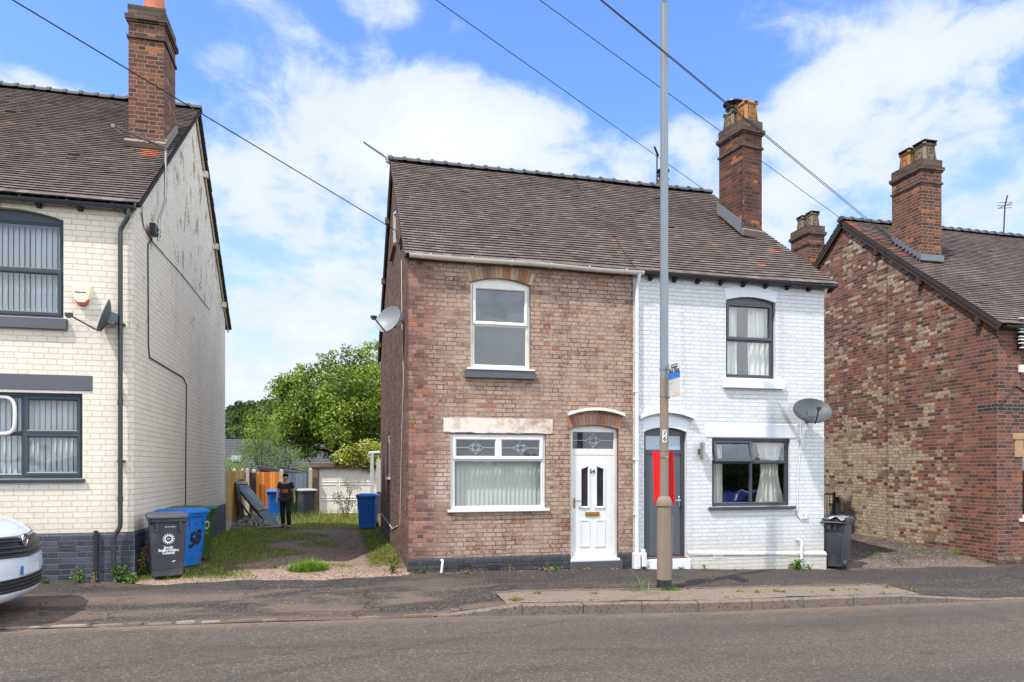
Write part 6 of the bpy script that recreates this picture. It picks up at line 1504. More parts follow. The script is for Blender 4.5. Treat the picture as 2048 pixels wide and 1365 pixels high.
# shed roof behind the fences
sh = thing('shed', (bx_(570)+.2, 31.5, 0), 'dark shed with a sloping black roof behind the orange and grey fence panels', 'shed'); Y0 = 30.4
xa, xb = fx(514, Y0), fx(632, Y0); za, zb = fz(514, 932, Y0), fz(632, 951, Y0); mb = MB()
mb.mesh([(xa, Y0, za), (xb, Y0, zb), (xb, Y0+2.4, zb+.1), (xa, Y0+2.4, za+.1), (xa, Y0, za-.14), (xb, Y0, zb-.14), (xb, Y0+2.4, zb-.04), (xa, Y0+2.4, za-.04)], [(0,1,2,3),(7,6,5,4),(0,4,5,1),(1,5,6,2),(2,6,7,3),(3,7,4,0)]); mb.build('roof', plain('black roofing felt', A(70, 70, 78, .7), .8, .2, 6, .004), sh)
mb = MB(); mb.prism([(xa+.15, -.1), (xb-.1, -.1), (xb-.1, zb-.12), (xa+.15, za-.12)], Y0+.12, Y0+2.2); mb.build('wall', M['timber_dark'], sh)
# garage
YG = 28.8; ga = thing('garage', (.3, YG, 0), 'garage with a pale panelled up-and-over door and brown rendered pier', 'garage')
gx0, gx1 = fx(638, YG), fx(754, YG); gtop = fz(690, 936, YG); gz0 = .02
mb = MB(); mb.box(gx0, gx1, YG+.05, YG+.08, gz0, gtop)
nc, nr = 3, 3; cw, chh = (gx1-gx0)/nc, (gtop-gz0)/nr
for i in range(nc):
    for j in range(nr):
        a, b, c_, d_ = gx0+cw*i+.03, gx0+cw*(i+1)-.03, gz0+chh*j+.03, gz0+chh*(j+1)-.03
        mb.ring(a, b, c_, d_, [(0, YG+.05), (.012, YG+.032), (.03, YG+.032), (.045, YG+.048)])
mb.build('garage_door', plain('off-white garage door', A(222, 216, 204), .6, .06, 3, .002, dirt=A(168, 156, 136), dirt_amt=.5), ga)
M['rendbrown'] = plain('crumbling brown render', A(128, 102, 84, .85), .95, .45, 8, .02, dirt=A(70, 54, 46), dirt_amt=.8)
mb = MB(); px0, px1 = fx(624, YG), fx(637, YG); mb.bbox(px0, px1, YG-.05, YG+.3, -.1, gtop+.02, .02); mb.build('pier', M['rendbrown'], ga)
mb = MB(); mb.bbox(px0-.03, gx1+.1, YG-.09, YG+.2, gtop, gtop+.21, .02); mb.build('lintel', M['rendbrown'], ga)
mb = MB(); mb.box(px0, gx1+.2, YG+.2, YG+5, -.1, gtop+.1); mb.box(px0-.1, gx1+.3, YG+.1, YG+5.1, gtop+.1, gtop+.2); mb.build('wall', M['rendbrown'], ga)
# white framed porch behind the brick house
pc_ = thing('porch', (.98, 23, 0), 'white framed porch corner behind the brick house beside the lone blue bin', 'porch')
YP = 22.6; mb = MB(); x_ = fx(744, YP); mb.box(x_-.05, x_+.05, YP-.05, YP+.05, 0, fz(744, 908, YP)); mb.build('post', M['pvc_white'], pc_)
mb = MB(); mb.tube([(fx(738, YP), YP-.02, fz(744, 907, YP)), (fx(760, YP), YP+.1, fz(744, 906, YP))], .055, 8); mb.build('gutter', M['pvc_white'], pc_)
mb = MB(); x1_ = fx(753, YP+.5); mb.box(x1_, x1_+.5, YP+.5, YP+.56, fz(753, 985, YP), fz(753, 918, YP)); mb.build('side_frame', M['pvc_old'], pc_)
# ------------------------------------------------------------------ bungalow, hill and trees beyond
bg_ = thing('bungalow', (-7, 62, 0), 'bungalow with a grey tiled roof and skylight seen beyond the fences', 'house'); YH = 60; rx0, rx1 = fx(395, YH), fx(705, YH); ze, zt = fz(550, 952, YH), fz(550, 880, YH+6)
mb = MB(); mb.mesh([(rx0, YH, ze), (rx1, YH, ze), (rx1, YH+6, zt), (rx0, YH+6, zt), (rx1, YH+12, ze), (rx0, YH+12, ze)], [(0,1,2,3),(3,2,4,5)])
for k in range(22): zz = k/22; mb.box(rx0, rx1, YH+6*zz-.02, YH+6*zz+.05, ze+(zt-ze)*zz, ze+(zt-ze)*zz+.05)
mb.build('roof', plain('grey slate roof', A(120, 120, 126, .34), .7, .2, 3), bg_)
mb = MB(); mb.box(rx0+.4, rx1-.4, YH+.5, YH+11.5, -1, ze+.05); mb.prism([(0, 0), (1, 0), (.5, .1)], 0, .01); mb.build('wall', plain('buff house brick', A(150, 128, 104), .9, .2), bg_)
s0 = (fz(470, 914, YH)-ze)/(zt-ze); sxk = fx(460, YH+2); q_ = [(sxk, YH+2.0), (sxk+.85, YH+2.0), (sxk+.85, YH+3.0), (sxk, YH+3.0)]
mb = MB(); zz = lambda y: ze+(zt-ze)*(y-YH)/6; mb.mesh([(x_, y_, zz(y_)+.02) for x_, y_ in q_]+[(x_, y_, zz(y_)+.14) for x_, y_ in q_], [(0,1,5,4),(1,2,6,5),(2,3,7,6),(3,0,4,7)]); sk = mb.build('skylight', M['pvc_grey_dark'], bg_)
mb = MB(); mb.mesh([(x_, y_, zz(y_)+.12) for x_, y_ in q_], [(0, 1, 2, 3)]); mb.build('pane', plain('sky-lit glass', A(150, 166, 184, .6), .3), sk)
M['leaf'] = leafmat('leaf'); M['bark'] = plain('bark', A(92, 80, 66, .7), .95, .4, 12, .02)
def leaf(mb, c, s, out, tone, up=.35, thin=.55):
    n = (Vector((rnd.uniform(-1, 1), rnd.uniform(-1, 1), rnd.uniform(-1, 1)))+out*.7+Vector((0, 0, up))).normalized()
    a = n.orthogonal().normalized(); a = Matrix.Rotation(rnd.uniform(0, 2*PI), 3, n) @ a; b = n.cross(a); k = rnd.uniform(.72, 1.28)
    mb.cur = (tone[0]*k, tone[1]*k, tone[2]*k)
    f = n*s*.22
    mb.mesh([c-a*s, c-b*s*thin+f*.4, c+a*s, c+b*s*thin+f*.4, c-f*.3], [(0, 1, 4), (1, 2, 4), (2, 3, 4), (3, 0, 4)])
def crown(mb, clumps, per, size, tones, up=.35, thin=.55):
    for (c, r_) in clumps:
        c = Vector(c); tone = rnd.choice(tones)
        for _ in range(int(per*r_*r_)):
            d = Vector((rnd.gauss(0, 1), rnd.gauss(0, 1), rnd.gauss(0, 1))).normalized(); q_ = rnd.random()**.4
            leaf(mb, c+d*r_*q_, size*rnd.uniform(.65, 1.3), d, tone if rnd.random() < .7 else rnd.choice(tones), up, thin)
def limb(mb, a, b, r0, r1, n=5, wob=.15):
    a, b = Vector(a), Vector(b); L = (b-a).length; P = [a.lerp(b, k/n)+Vector((rnd.uniform(-1, 1), rnd.uniform(-1, 1), 0))*wob*L*.1*(0 < k < n) for k in range(n+1)]
    mb.tube(P, [r0+(r1-r0)*k/n for k in range(n+1)], 7); return P
def tree(name, loc, label, cat, clumps, per, size, tones, trunk_r, fork, up=.35, thin=.55, group=None):
    t = thing(name, loc, label, cat, group); loc = Vector(loc); mb = MB(); fk = loc+Vector((0, 0, fork)); limb(mb, loc-Vector((0, 0, .2)), fk, trunk_r, trunk_r*.75)
    for (c, r_) in rnd.sample(clumps, min(12, len(clumps))): limb(mb, fk, c, trunk_r*.5, trunk_r*.08, 5, .8)
    smooth_by_angle(mb.build('trunk', M['bark'], t), 60)
    mb = MB(); crown(mb, clumps, per, size, tones, up, thin); mb.build('crown', M['leaf'], t, flip=False); return t
T1 = [A(128, 150, 56, .76)[:3], A(112, 138, 50, .70)[:3], A(146, 164, 68, .80)[:3], A(92, 122, 46, .64)[:3], A(162, 174, 84, .82)[:3]]
cl = []
YT = 35; tc = Vector((fx(690, YT), YT, 4.35))
while len(cl) < 125:
    d = Vector((rnd.uniform(-1, 1), rnd.uniform(-1, 1), rnd.uniform(-1, 1)))
    if d.length > 1 or d.length < .45: continue
    sc = Vector((3.25, 2.8, 2.5)); p = tc+Vector((d.x*sc.x, d.y*sc.y, d.z*sc.z+(.35*math.sin(d.x*5) if d.z > 0 else 0)))
    if d.z < -.5 and rnd.random() < .5: continue
    cl.append((p, rnd.uniform(.45, .95)))
for (px, py, r_) in ((590, 770, .55), (575, 795, .5), (560, 822, .45), (610, 748, .5), (655, 726, .5), (700, 716, .6), (740, 706, .6), (552, 850, .55), (566, 880, .5), (625, 742, .4), (720, 704, .35), (600, 735, .22), (640, 712, .2), (690, 696, .25), (735, 692, .22), (560, 790, .25), (548, 835, .22), (576, 765, .2), (667, 708, .25), (752, 690, .3)): cl.append((atY(px, py, YT-.5), r_))
tree('broadleaf_tree', (tc.x, YT, 0), 'big round mid-green tree standing behind the garage', 'tree', cl, 700, .080, T1, .28, 2.6)
T2 = [A(160, 180, 92, .72)[:3], A(140, 166, 76, .68)[:3], A(124, 152, 60, .62)[:3]]
cl = []; YT2 = 31.5
for (px, py, r_) in ((520, 850, .5), (505, 872, .55), (540, 870, .55), (528, 888, .65), (495, 900, .5), (560, 905, .6), (515, 915, .7), (545, 925, .6), (580, 925, .45), (475, 925, .5), (500, 840, .3), (525, 830, .28), (590, 905, .35), (605, 935, .3), (470, 945, .4), (455, 935, .35)): cl.append((atY(px, py, YT2+rnd.uniform(-.5, .5)), r_))
tree('young_tree', (fx(530, YT2), YT2, 0), 'loose pale green young tree in front of the bungalow roof', 'tree', cl, 1300, .05, T2, .06, 1.4, .1, .4)
# ivy over the garage
iv = []; 
for (px, py, r_) in ((680, 915, .30), (695, 905, .34), (712, 900, .36), (728, 896, .38), (744, 895, .4), (758, 900, .36), (702, 920, .32), (720, 918, .36), (738, 920, .36), (690, 925, .24), (672, 920, .2), (728, 930, .22), (753, 922, .3), (710, 930, .16), (735, 938, .14)): iv.append((atY(px, py, YG-.02+rnd.uniform(-.1, .25)), r_))
mb = MB(); crown(mb, iv, 1500, .055, [A(196, 198, 96, .62)[:3], A(184, 194, 84, .68)[:3], A(212, 210, 128, .68)[:3], A(120, 140, 56, .5)[:3]], .5, .7)
tag(mb.build('ivy', M['leaf'], None, flip=False), 'yellow-green variegated ivy spilling over the garage lintel', 'ivy')
# bush growing before the garage door
t = thing('bush', (fx(693, 26.5), 26.5, .02), 'thin straggly bush with pale leaves in front of the garage door', 'bush'); cl = []; mb = MB(); b0 = Vector((fx(693, 26.5), 26.5, 0))
for (px, py) in ((692, 966), (700, 985), (680, 990), (688, 1000), (676, 1000), (698, 1005), (704, 1010), (684, 1015), (694, 1020), (690, 1030), (698, 975), (672, 993)): p = atY(px, py, 26.5+rnd.uniform(-.2, .2)); cl.append((p, rnd.uniform(.12, .22))); limb(mb, b0, p, .012, .004, 4, .5)
mb.build('stems', M['bark'], t); mb = MB(); crown(mb, cl, 1150, .040, [A(150, 152, 112, .6)[:3], A(120, 130, 78, .5)[:3], A(176, 172, 140, .6)[:3]], .2, .5); mb.build('leaves', M['leaf'], t, flip=False)
# wooded hill
def hz(x, y): return 23*math.exp(-((y-330)/95)**2)*(1+.25*math.sin(x*.021+1))*(.75+.25*math.tanh((x+60)/40))
mb = MB(); nx, ny = 40, 24
mb.grid(lambda u, v: (-260+520*u, 110+380*v, hz(-260+520*u, 110+380*v)-.6), nx, ny); tag(mb.build('hill', plain('woodland floor', A(70, 88, 44, .4), .95, .3, .05), None, smooth=True, flip=False), kind='structure')
T3 = [A(78, 108, 52, .56)[:3], A(94, 124, 56, .56)[:3], A(66, 96, 50, .54)[:3], A(112, 136, 64, .58)[:3], A(86, 108, 46, .54)[:3]]
mb = MB()
for k in range(620):
    y_ = rnd.uniform(150, 330); x_ = rnd.uniform(-95, 20)*y_/260; h = rnd.uniform(3.0, 5.2); zb = hz(x_, y_)
    tone = rnd.choice(T3)
    for _ in range(7): crown(mb, [((x_+rnd.uniform(-.6, .6)*h, y_+rnd.uniform(-.5, .5)*h, zb+h*rnd.uniform(.55, 1.5)), h*.42)], 2.6*9/(h*.42)**1.1*1.6, .62, [tone], .5, .8)
tag(mb.build('woodland', M['leaf'], None, flip=False), 'far-off dark green wood covering the hill between the houses', 'woodland', kind='stuff')
# out-of-view hedge added over the road, for dark reflections in the windows
t = thing('added_hedge', (3, -11, 0), 'unseen dark hedge added across the road to darken what the windows mirror', 'added_hedge'); mb = MB(); cl = [((x_+rnd.uniform(-.4, .4), -11+rnd.uniform(-.5, .5), rnd.uniform(.5, 2.2)), .75) for x_ in spread(-20, 26, 46) for _ in range(2)]
crown(mb, cl, 90, .18, T3, .3, .7); mb.box(-20, 26, -11.4, -10.8, 0, 2.2); mb.build('leaves', M['leaf'], t, flip=False)
# ------------------------------------------------------------------ alley gate
ag = thing('metal_gate', (13, 17.6, gz(13, 17.6)), 'black metal railing gate across the alley against the brown gable', 'gate')
mb = MB(); g0, g1 = .1, 1.16
for z_ in (g0+.06, g1-.04): mb.bar((11.4, 17.6, z_), (14.0, 17.6, z_), .03, .04)
for x_ in (11.4, 12.7, 13.98): mb.bar((x_, 17.6, g0), (x_, 17.6, g1+.03), .045, .045)
mb.build('frame', M['blackmetal'], ag); mb = MB()
for k in range(27): x_ = 11.45+k*.095; mb.tube([(x_, 17.6, g0+.06), (x_, 17.6, g1)], .011, 5)
mb.build('railings', M['blackmetal'], ag); mb = MB(); mb.bbox(13.98, 14.1, 17.55, 17.65, .88, 1.04, .01); mb.build('hinge', M['blackmetal'], ag)
# ------------------------------------------------------------------ parked van at the left edge
VX, VY, VZ = -3.88, 10.2, .02
van = thing('parked_van', (VX-2, VY, -.02), 'silver white van parked half on the pavement, only its nose in view', 'van')
LV = [(.20, -.16, .84, .45), (.24, -.07, .90, .5), (.33, -.01, .94, .52), (.45, -.025, .945, .52), (.58, .0, .96, .52), (.72, -.01, .965, .52), (.85, -.05, .965, .52), (.97, -.10, .955, .52), (1.06, -.16, .945, .52), (1.13, -.26, .935, .5), (1.20, -.42, .92, .48), (1.27, -.66, .905, .45), (1.33, -.94, .89, .4), (1.37, -1.16, .885, .36), (1.42, -1.24, .885, .34), (1.62, -1.46, .85, .3), (1.84, -1.72, .80, .28), (1.93, -1.88, .76, .28), (1.97, -2.1, .70, .25), (1.98, -2.5, .55, .2)]
NE = 2.5
def prm(z):
    for a, b in zip(LV, LV[1:]):
        if z <= b[0]: t = max(0, (z-a[0])/(b[0]-a[0])); return [a[i]+(b[i]-a[i])*t for i in (1, 2, 3)]
    return LV[-1][1:]
def surf(z, y, off=0.0):
    f, w, d = prm(z); s = min(.9999, abs(y)/w); sn = s**(NE/2); cs = math.sqrt(max(0, 1-sn*sn)); x = f-d+d*cs**(2/NE)
    k = off; nx_, ny_ = 1-.75*s**3, math.copysign(s**3, y) if y else 0; L = math.hypot(nx_, ny_)
    return (VX+x+k*nx_/L, VY+y+k*ny_/L, VZ+z)
K = 24; rings = []
for (z, f, w, d) in LV:
    r_ = []
    for j in range(K+1):
        th = -PI/2+PI*j/K; sy = math.copysign(abs(math.sin(th))**(2/NE), math.sin(th)); r_.append((VX+f-d+d*abs(math.cos(th))**(2/NE), VY+w*sy, VZ+z))
    back = -4.75+(.15 if z > 1.9 else 0)
    for t_ in (.35, .7, 1): r_.append((VX+f-d+(back-(f-d))*t_, VY+w, VZ+z))
    for t_ in (1, .7, .35): r_.append((VX+f-d+(back-(f-d))*t_, VY-w, VZ+z))
    rings.append(r_)
m = len(rings[0]); mb = MB(); mb.mesh([p for r_ in rings for p in r_], [(i*m+j, i*m+(j+1) % m, (i+1)*m+(j+1) % m, (i+1)*m+j) for i in range(len(LV)-1) for j in range(m)]+[tuple(range(m-1, -1, -1)), tuple((len(LV)-1)*m+j for j in range(m))])
vp = plain('silver white car paint', A(196, 204, 214, .95), .28, .02, 3, 0, coat=.6, spec=.5)
body = smooth_by_angle(mb.build('body', vp, van), 50)
def patch(z0, z1, y0, y1, off, nz=6, ny=20, sl=0.0):
    mb = MB(); mb.grid(lambda u, v: surf(z0+(z1-z0)*v+sl*abs(y0+(y1-y0)*u), y0+(y1-y0)*u, off), ny, nz); return mb
M['vblack'] = plain('black grille plastic', (.012, .012, .013, 1), .4, .1)
gr = patch(.74, 1.0, -.64, .64, .006, 6, 24, .06).build('grille', M['vblack'], van, smooth=True, flip=False)
mb = MB()
for k in range(4):
    z = .755+k*.056; n = 30
    for (dz_, o) in ((0, .010), ):
        pts = [surf(z+.06*abs(-.62+1.24*i/n)+(.02 if k == 3 else 0), -.62+1.24*i/n, .016) for i in range(n+1)]; mb.tube(pts, .011, 6)
mb.build('grille_bars', M['pvc_grey_dark'], gr, smooth=True)
mb = MB(); pts = [surf(.985+.06*abs(-.60+1.2*i/30), -.60+1.2*i/30, .018) for i in range(31)]; mb.tube(pts, [.014+.012*min(1, abs(i-15)/15) for i in range(31)][::-1] and [.024-.010*abs(i-15)/15 for i in range(31)], 8); smooth_by_angle(mb.build('chrome_bar', M['chrome'], gr), 60)
bcx, bcy, bcz = surf(.95, 0, .035); mb = MB(); N_ = 24
mb.tube([(bcx, bcy+.075*math.cos(2*PI*k/N_), bcz+.075*math.sin(2*PI*k/N_)) for k in range(N_+1)], .013, 8, caps=False); mb.lathe((bcx-.012, bcy, bcz), [(.07, -.01), (.07, .005)], 20, 'X')
bd_ = smooth_by_angle(mb.build('badge', M['chrome'], van), 60)
mb = MB(); B_ = [(-.05, -.03), (-.02, -.045), (.0, -.02), (.03, -.05), (.045, -.02), (.02, .0), (.035, .03), (.01, .055), (-.012, .03), (-.03, .04), (-.035, .01), (-.055, .005)]
mb.mesh([(bcx+.002, bcy+y, bcz+z) for y, z in B_]+[(bcx+.008, bcy+y*.8, bcz+z*.8) for y, z in B_], [tuple(range(12, 24))]+[(i, (i+1) % 12, (i+1) % 12+12, i+12) for i in range(12)]); mb.build('crest', M['steel'], bd_)
lg_ = patch(.335, .50, -.66, .66, .005, 5, 24, .02).build('lower_grille', M['vblack'], van, smooth=True, flip=False)
mb = MB()
for k in range(3): mb.tube([surf(.365+k*.045+.02*abs(-.64+1.28*i/24), -.64+1.28*i/24, .012) for i in range(25)], .007, 5)
mb.build('grille_bars', M['pvc_grey_dark'], lg_, smooth=True)
npx = surf(.59, 0, .03); mb = MB(); mb.grid(lambda u, v: tuple(Vector(surf(.59, -.26+.52*u, .016)).lerp(Vector((npx[0]-.01, VY-.26+.52*u, 0)), .0)[:2])+(VZ+.535+.11*v,), 16, 1); pl_ = mb.build('number_plate', plain('blurred number plate', A(196, 200, 204), .4, .3, 9), van, flip=False)
mb = MB(); mb.grid(lambda u, v: surf(.59, -.262+.05*u, .019)[:2]+(VZ+.535+.11*v,), 3, 1); mb.build('blue_band', M['sign_blue'], pl_, flip=False)
for s in (-1, 1):
    y0, y1 = (.66, .90) if s > 0 else (-.90, -.66)
    hl = patch(.90, 1.07, y0, y1, .006, 6, 8, .03).build('headlight', plain('headlight lens', A(190, 200, 210), .12, .1, 20), van, smooth=True, flip=False)
    mb = MB()
    for k in range(2):
        xw = (-.95, -3.75)[k]; mb = MB(); mb.lathe((0, 0, 0), [(.20, -.10), (.30, -.11), (.33, -.08), (.33, .08), (.30, .11), (.20, .10)], 28, 'Y'); mb.v = [(VX+xw+a, VY+s*.86+b, VZ+.33+c) for a, b, c in mb.v]
        wo = smooth_by_angle(mb.build('wheel', M['black'], van), 40); mb = MB(); mb.lathe((VX+xw, VY+s*.955, VZ+.33), [(.21, -.02), (.2, .0), (.06, .01)], 20, 'Y'); mb.build('rim', M['steel'], wo)
patch(1.43, 1.82, -.66, .66, .008, 8, 20).build('windscreen', M['glass_dark'], van, smooth=True, flip=False)
for s in (-1, 1):
    mb = MB(); zz = ((1.42, .892), (1.80, .815)); mb.mesh([(VX-1.75, VY+s*zz[0][1], VZ+1.42), (VX-4.3, VY+s*zz[0][1], VZ+1.42), (VX-4.3, VY+s*zz[1][1], VZ+1.80), (VX-2.15, VY+s*zz[1][1], VZ+1.80)], [(0, 1, 2, 3)]); mb.build('side_window', M['glass_dark'], van, flip=False)
for s in (-1, 1):                                # wheel arches, sill, door seams and handles down each side
    for xw in (-.95, -3.75):
        mb = MB(); mb.tube([(VX+xw+.385*math.cos(PI*k/14), VY+s*.955, VZ+.33+.385*math.sin(PI*k/14)) for k in range(15)], .03, 6); mb.build('wheel_arch', M['vblack'], van, smooth=True)
    mb = MB(); mb.bbox(VX-3.3, VX-1.4, VY+s*.94, VY+s*.975, VZ+.24, VZ+.36, .01); mb.build('side_sill', M['vblack'], van)
    mb = MB()
    for xd in (-1.55, -2.75): mb.tube([(VX+xd, VY+s*.948, VZ+.38), (VX+xd, VY+s*.966, VZ+.72), (VX+xd, VY+s*.952, VZ+1.0), (VX+xd-.05, VY+s*.89, VZ+1.40)], .005, 4)
    mb.build('door_seam', M['vblack'], van)
    for xh in (-2.55, -3.6): mb = MB(); mb.bbox(VX+xh-.1, VX+xh+.1, VY+s*.93, VY+s*.985, VZ+.98, VZ+1.01, .008); mb.build('door_handle', M['vblack'], van)
# a blue hatchback across the road, out of frame but mirrored in the white house's lower window
car = thing('parked_car', (15, 2.6, zr(15)), 'shiny blue hatchback parked across the road, mirrored in the lower window of the white house', 'car')
CL = [(.22, 2.02, .74), (.30, 2.08, .82), (.55, 2.10, .86), (.75, 2.02, .86), (.88, 1.75, .84), (.96, 1.2, .80), (1.02, 1.02, .78), (1.38, .45, .66), (1.46, .25, .58), (1.48, -.1, .4)]
rg = []
for (z, f, w) in CL:
    bk = -1.95+(.25 if z > 1.0 else 0)+(.25 if z > 1.3 else 0)
    pts = [(f-.35, w), (f-.1, w*.72), (f, w*.35), (f, -w*.35), (f-.1, -w*.72), (f-.35, -w), (-.4, -w), (bk+.2, -w), (bk, -w*.7), (bk, w*.7), (bk+.2, w), (-.4, w)]
    rg.append([(15+a, 2.6+b, zr(15)+z) for a, b in pts])
mb = MB(); mb.mesh([p for r_ in rg for p in r_], [(i*12+j, i*12+(j+1) % 12, (i+1)*12+(j+1) % 12, (i+1)*12+j) for i in range(len(CL)-1) for j in range(12)]+[tuple(range(11, -1, -1)), tuple((len(CL)-1)*12+j for j in range(12))])
smooth_by_angle(mb.build('body', plain('blue car paint', A(20, 80, 190), .25, .03, 3, 0, coat=.6), car), 50)
for s in (-1, 1):
    mb = MB(); mb.mesh([(15+.85, 2.6+s*.79, zr(15)+1.03), (15-1.5, 2.6+s*.79, zr(15)+1.03), (15-1.25, 2.6+s*.68, zr(15)+1.36), (15+.35, 2.6+s*.68, zr(15)+1.36)], [(0, 1, 2, 3)]); mb.build('side_window', M['glass_dark'], car, flip=False)
    for xw in (1.3, -1.25): mb = MB(); mb.lathe((15+xw, 2.6+s*.78, zr(15)+.31), [(.2, -.09), (.31, -.08), (.31, .08), (.2, .09)], 20, 'Y'); mb.build('wheel', M['black'], car)
# ------------------------------------------------------------------ the person walking up the drive
def skin(name, verts, edges, radii, mat, parent, sub=2, root=0):
    me = bpy.data.meshes.new(name); me.from_pydata([tuple(v) for v in verts], edges, []); ob = link(bpy.data.objects.new(name, me))
    ob.modifiers.new('s', 'SKIN'); 
    if not me.skin_vertices: me.skin_vertices.new()
    for i, r_ in enumerate(radii): me.skin_vertices[0].data[i].radius = r_ if isinstance(r_, tuple) else (r_, r_); me.skin_vertices[0].data[i].use_root = (i == root)
    sb = ob.modifiers.new('d', 'SUBSURF'); sb.levels = sub; sb.render_levels = sub
    dg = bpy.context.evaluated_depsgraph_get(); dg.update(); m2 = bpy.data.meshes.new_from_object(ob.evaluated_get(dg)); bpy.data.objects.remove(ob)
    m2.materials.clear(); m2.materials.append(mat); m2.polygons.foreach_set('use_smooth', [True]*len(m2.polygons))
    o2 = link(bpy.data.objects.new(name, m2)); o2.parent = parent; return o2
pp_ = gpos(571, 1059); pe_ = thing('person', pp_, 'person in a black t-shirt with an orange print and dark trousers walking down the drive', 'person', rot=math.radians(-6))
SKIN = plain('skin', A(196, 150, 126, .9), .55, .05); CLOTH = plain('black cotton', (.026, .026, .029, 1), .9, .3, 8); TROU = plain('dark trousers', (.014, .014, .018, 1), .9, .3, 8); HAIR = plain('short brown hair', A(78, 54, 42, .7), .7, .3, 30)
V = [(0, .0, .92), (0, .01, 1.08), (0, .015, 1.24), (0, .015, 1.37), (0, .0, 1.44), (0, -.015, 1.53), (0, -.02, 1.60),            # 0-6 trunk, neck, head
     (.17, .02, 1.37), (.235, .05, 1.12), (.27, -.02, .90), (-.17, .02, 1.37), (-.225, .01, 1.11), (-.235, -.10, .90),               # arms
     (.09, .0, .88), (.10, -.08, .49), (.10, .04, .09), (.10, -.08, .03), (-.09, .0, .88), (-.09, .03, .48), (-.10, .18, .12), (-.10, .10, .03)]
E = [(0, 1), (1, 2), (2, 3), (3, 4), (4, 5), (5, 6), (3, 7), (7, 8), (8, 9), (3, 10), (10, 11), (11, 12), (0, 13), (13, 14), (14, 15), (15, 16), (0, 17), (17, 18), (18, 19), (19, 20)]
Rr = [(.15, .105), (.135, .095), (.15, .105), (.15, .09), (.052, .052), (.072, .085), (.068, .082), .052, .042, .03, .052, .042, .03, .088, .06, .042, (.045, .035), .088, .06, .042, (.045, .035)]
# hands with fingers
for s, w in ((1, 9), (-1, 12)):
    wx, wy_, wz = V[w]; b = len(V); V.append((wx+s*.005, wy_-.015, wz-.08)); E.append((w, b)); Rr.append((.022, .036))
    for k in range(4):
        fb = len(V); y_ = wy_-.045+.02*k; V.append((wx+s*.006, y_, wz-.115)); V.append((wx-s*.004, y_-.004, wz-.155+.006*abs(k-1.5))); E += [(b, fb), (fb, fb+1)]; Rr += [.0095, .008]
    tb = len(V); V.append((wx-s*.012, wy_-.055, wz-.065)); V.append((wx-s*.016, wy_-.07, wz-.10)); E += [(b, tb), (tb, tb+1)]; Rr += [.0105, .009]
skin('body', V, E, Rr, SKIN, pe_)
skin('t_shirt', [(0, .005, .84), (0, .01, 1.06), (0, .015, 1.24), (0, .012, 1.40), (.17, .02, 1.375), (.212, .035, 1.20), (-.17, .02, 1.375), (-.208, .018, 1.20)], [(0, 1), (1, 2), (2, 3), (3, 4), (4, 5), (3, 6), (6, 7)], [(.185, .135), (.170, .122), (.176, .126), (.130, .095), .072, .064, .072, .064], CLOTH, pe_)
skin('trousers', [(0, .0, .96)]+[V[i] for i in (13, 14, 15, 17, 18, 19)], [(0, 1), (1, 2), (2, 3), (0, 4), (4, 5), (5, 6)], [(.158, .115), .105, .078, .066, .105, .078, .066], TROU, pe_)
for s, (a, b) in ((1, (15, 16)), (-1, (19, 20))): skin('shoe', [(V[a][0], V[a][1]+.03, V[a][2]-.03), (V[a][0], V[a][1]-.05, V[a][2]-.045), (V[b][0], V[b][1]-.09, V[b][2]+.01)], [(0, 1), (1, 2)], [(.045, .045), (.048, .042), (.042, .03)], M['black'], pe_)
mb = MB(); hv = lambda i, j: (.090*math.sin(PI*i/12)*math.cos(2*PI*j/20), .004+.104*math.sin(PI*i/12)*math.sin(2*PI*j/20), 1.603+.098*math.cos(PI*i/12))
for i in range(12):
    for j in range(20):
        x_, y_, z_ = hv(i+.5, j+.5)
        if z_ > 1.652 or (z_ > 1.535 and y_ > .035) or (z_ > 1.60 and y_ > -.01): mb.quad(hv(i, j), hv(i, j+1), hv(i+1, j+1), hv(i+1, j))
mb.build('hair', HAIR, pe_, smooth=True, local=True)
mb = MB()
for s in (-1, 1): mb.lathe((s*.03, -.098, 1.585), [(.001, -.008), (.009, -.004), (.009, .004), (.001, .008)], 8, 'Y')
mb.build('eyes', M['ink'], pe_, local=True); mb = MB(); mb.mesh([(-.013, -.098, 1.545), (.013, -.098, 1.545), (0, -.122, 1.548), (0, -.100, 1.585)], [(0, 1, 2), (0, 2, 3), (1, 3, 2)]); mb.build('nose', SKIN, pe_, local=True)
mb = MB(); mb.obox((0, -.096, 1.522), (.024, 0, 0), (0, .006, 0), (0, 0, .004)); mb.build('mouth', plain('lips', A(160, 96, 88), .5), pe_, local=True)
mb = MB()
for s in (-1, 1): mb.lathe((s*.078, -.01, 1.57), [(.001, -.012), (.022, -.006), (.024, .004), (.001, .010)], 10, 'X')
mb.build('ears', SKIN, pe_, local=True)
mb = MB(); mb.grid(lambda u, v: (-.085+.17*u, -.138+.035*(2*u-1)**2, 1.10+.10*v), 6, 2); mb.build('shirt_print', plain('orange print', A(196, 96, 52), .8, .3, 20), pe_, local=True, flip=False)
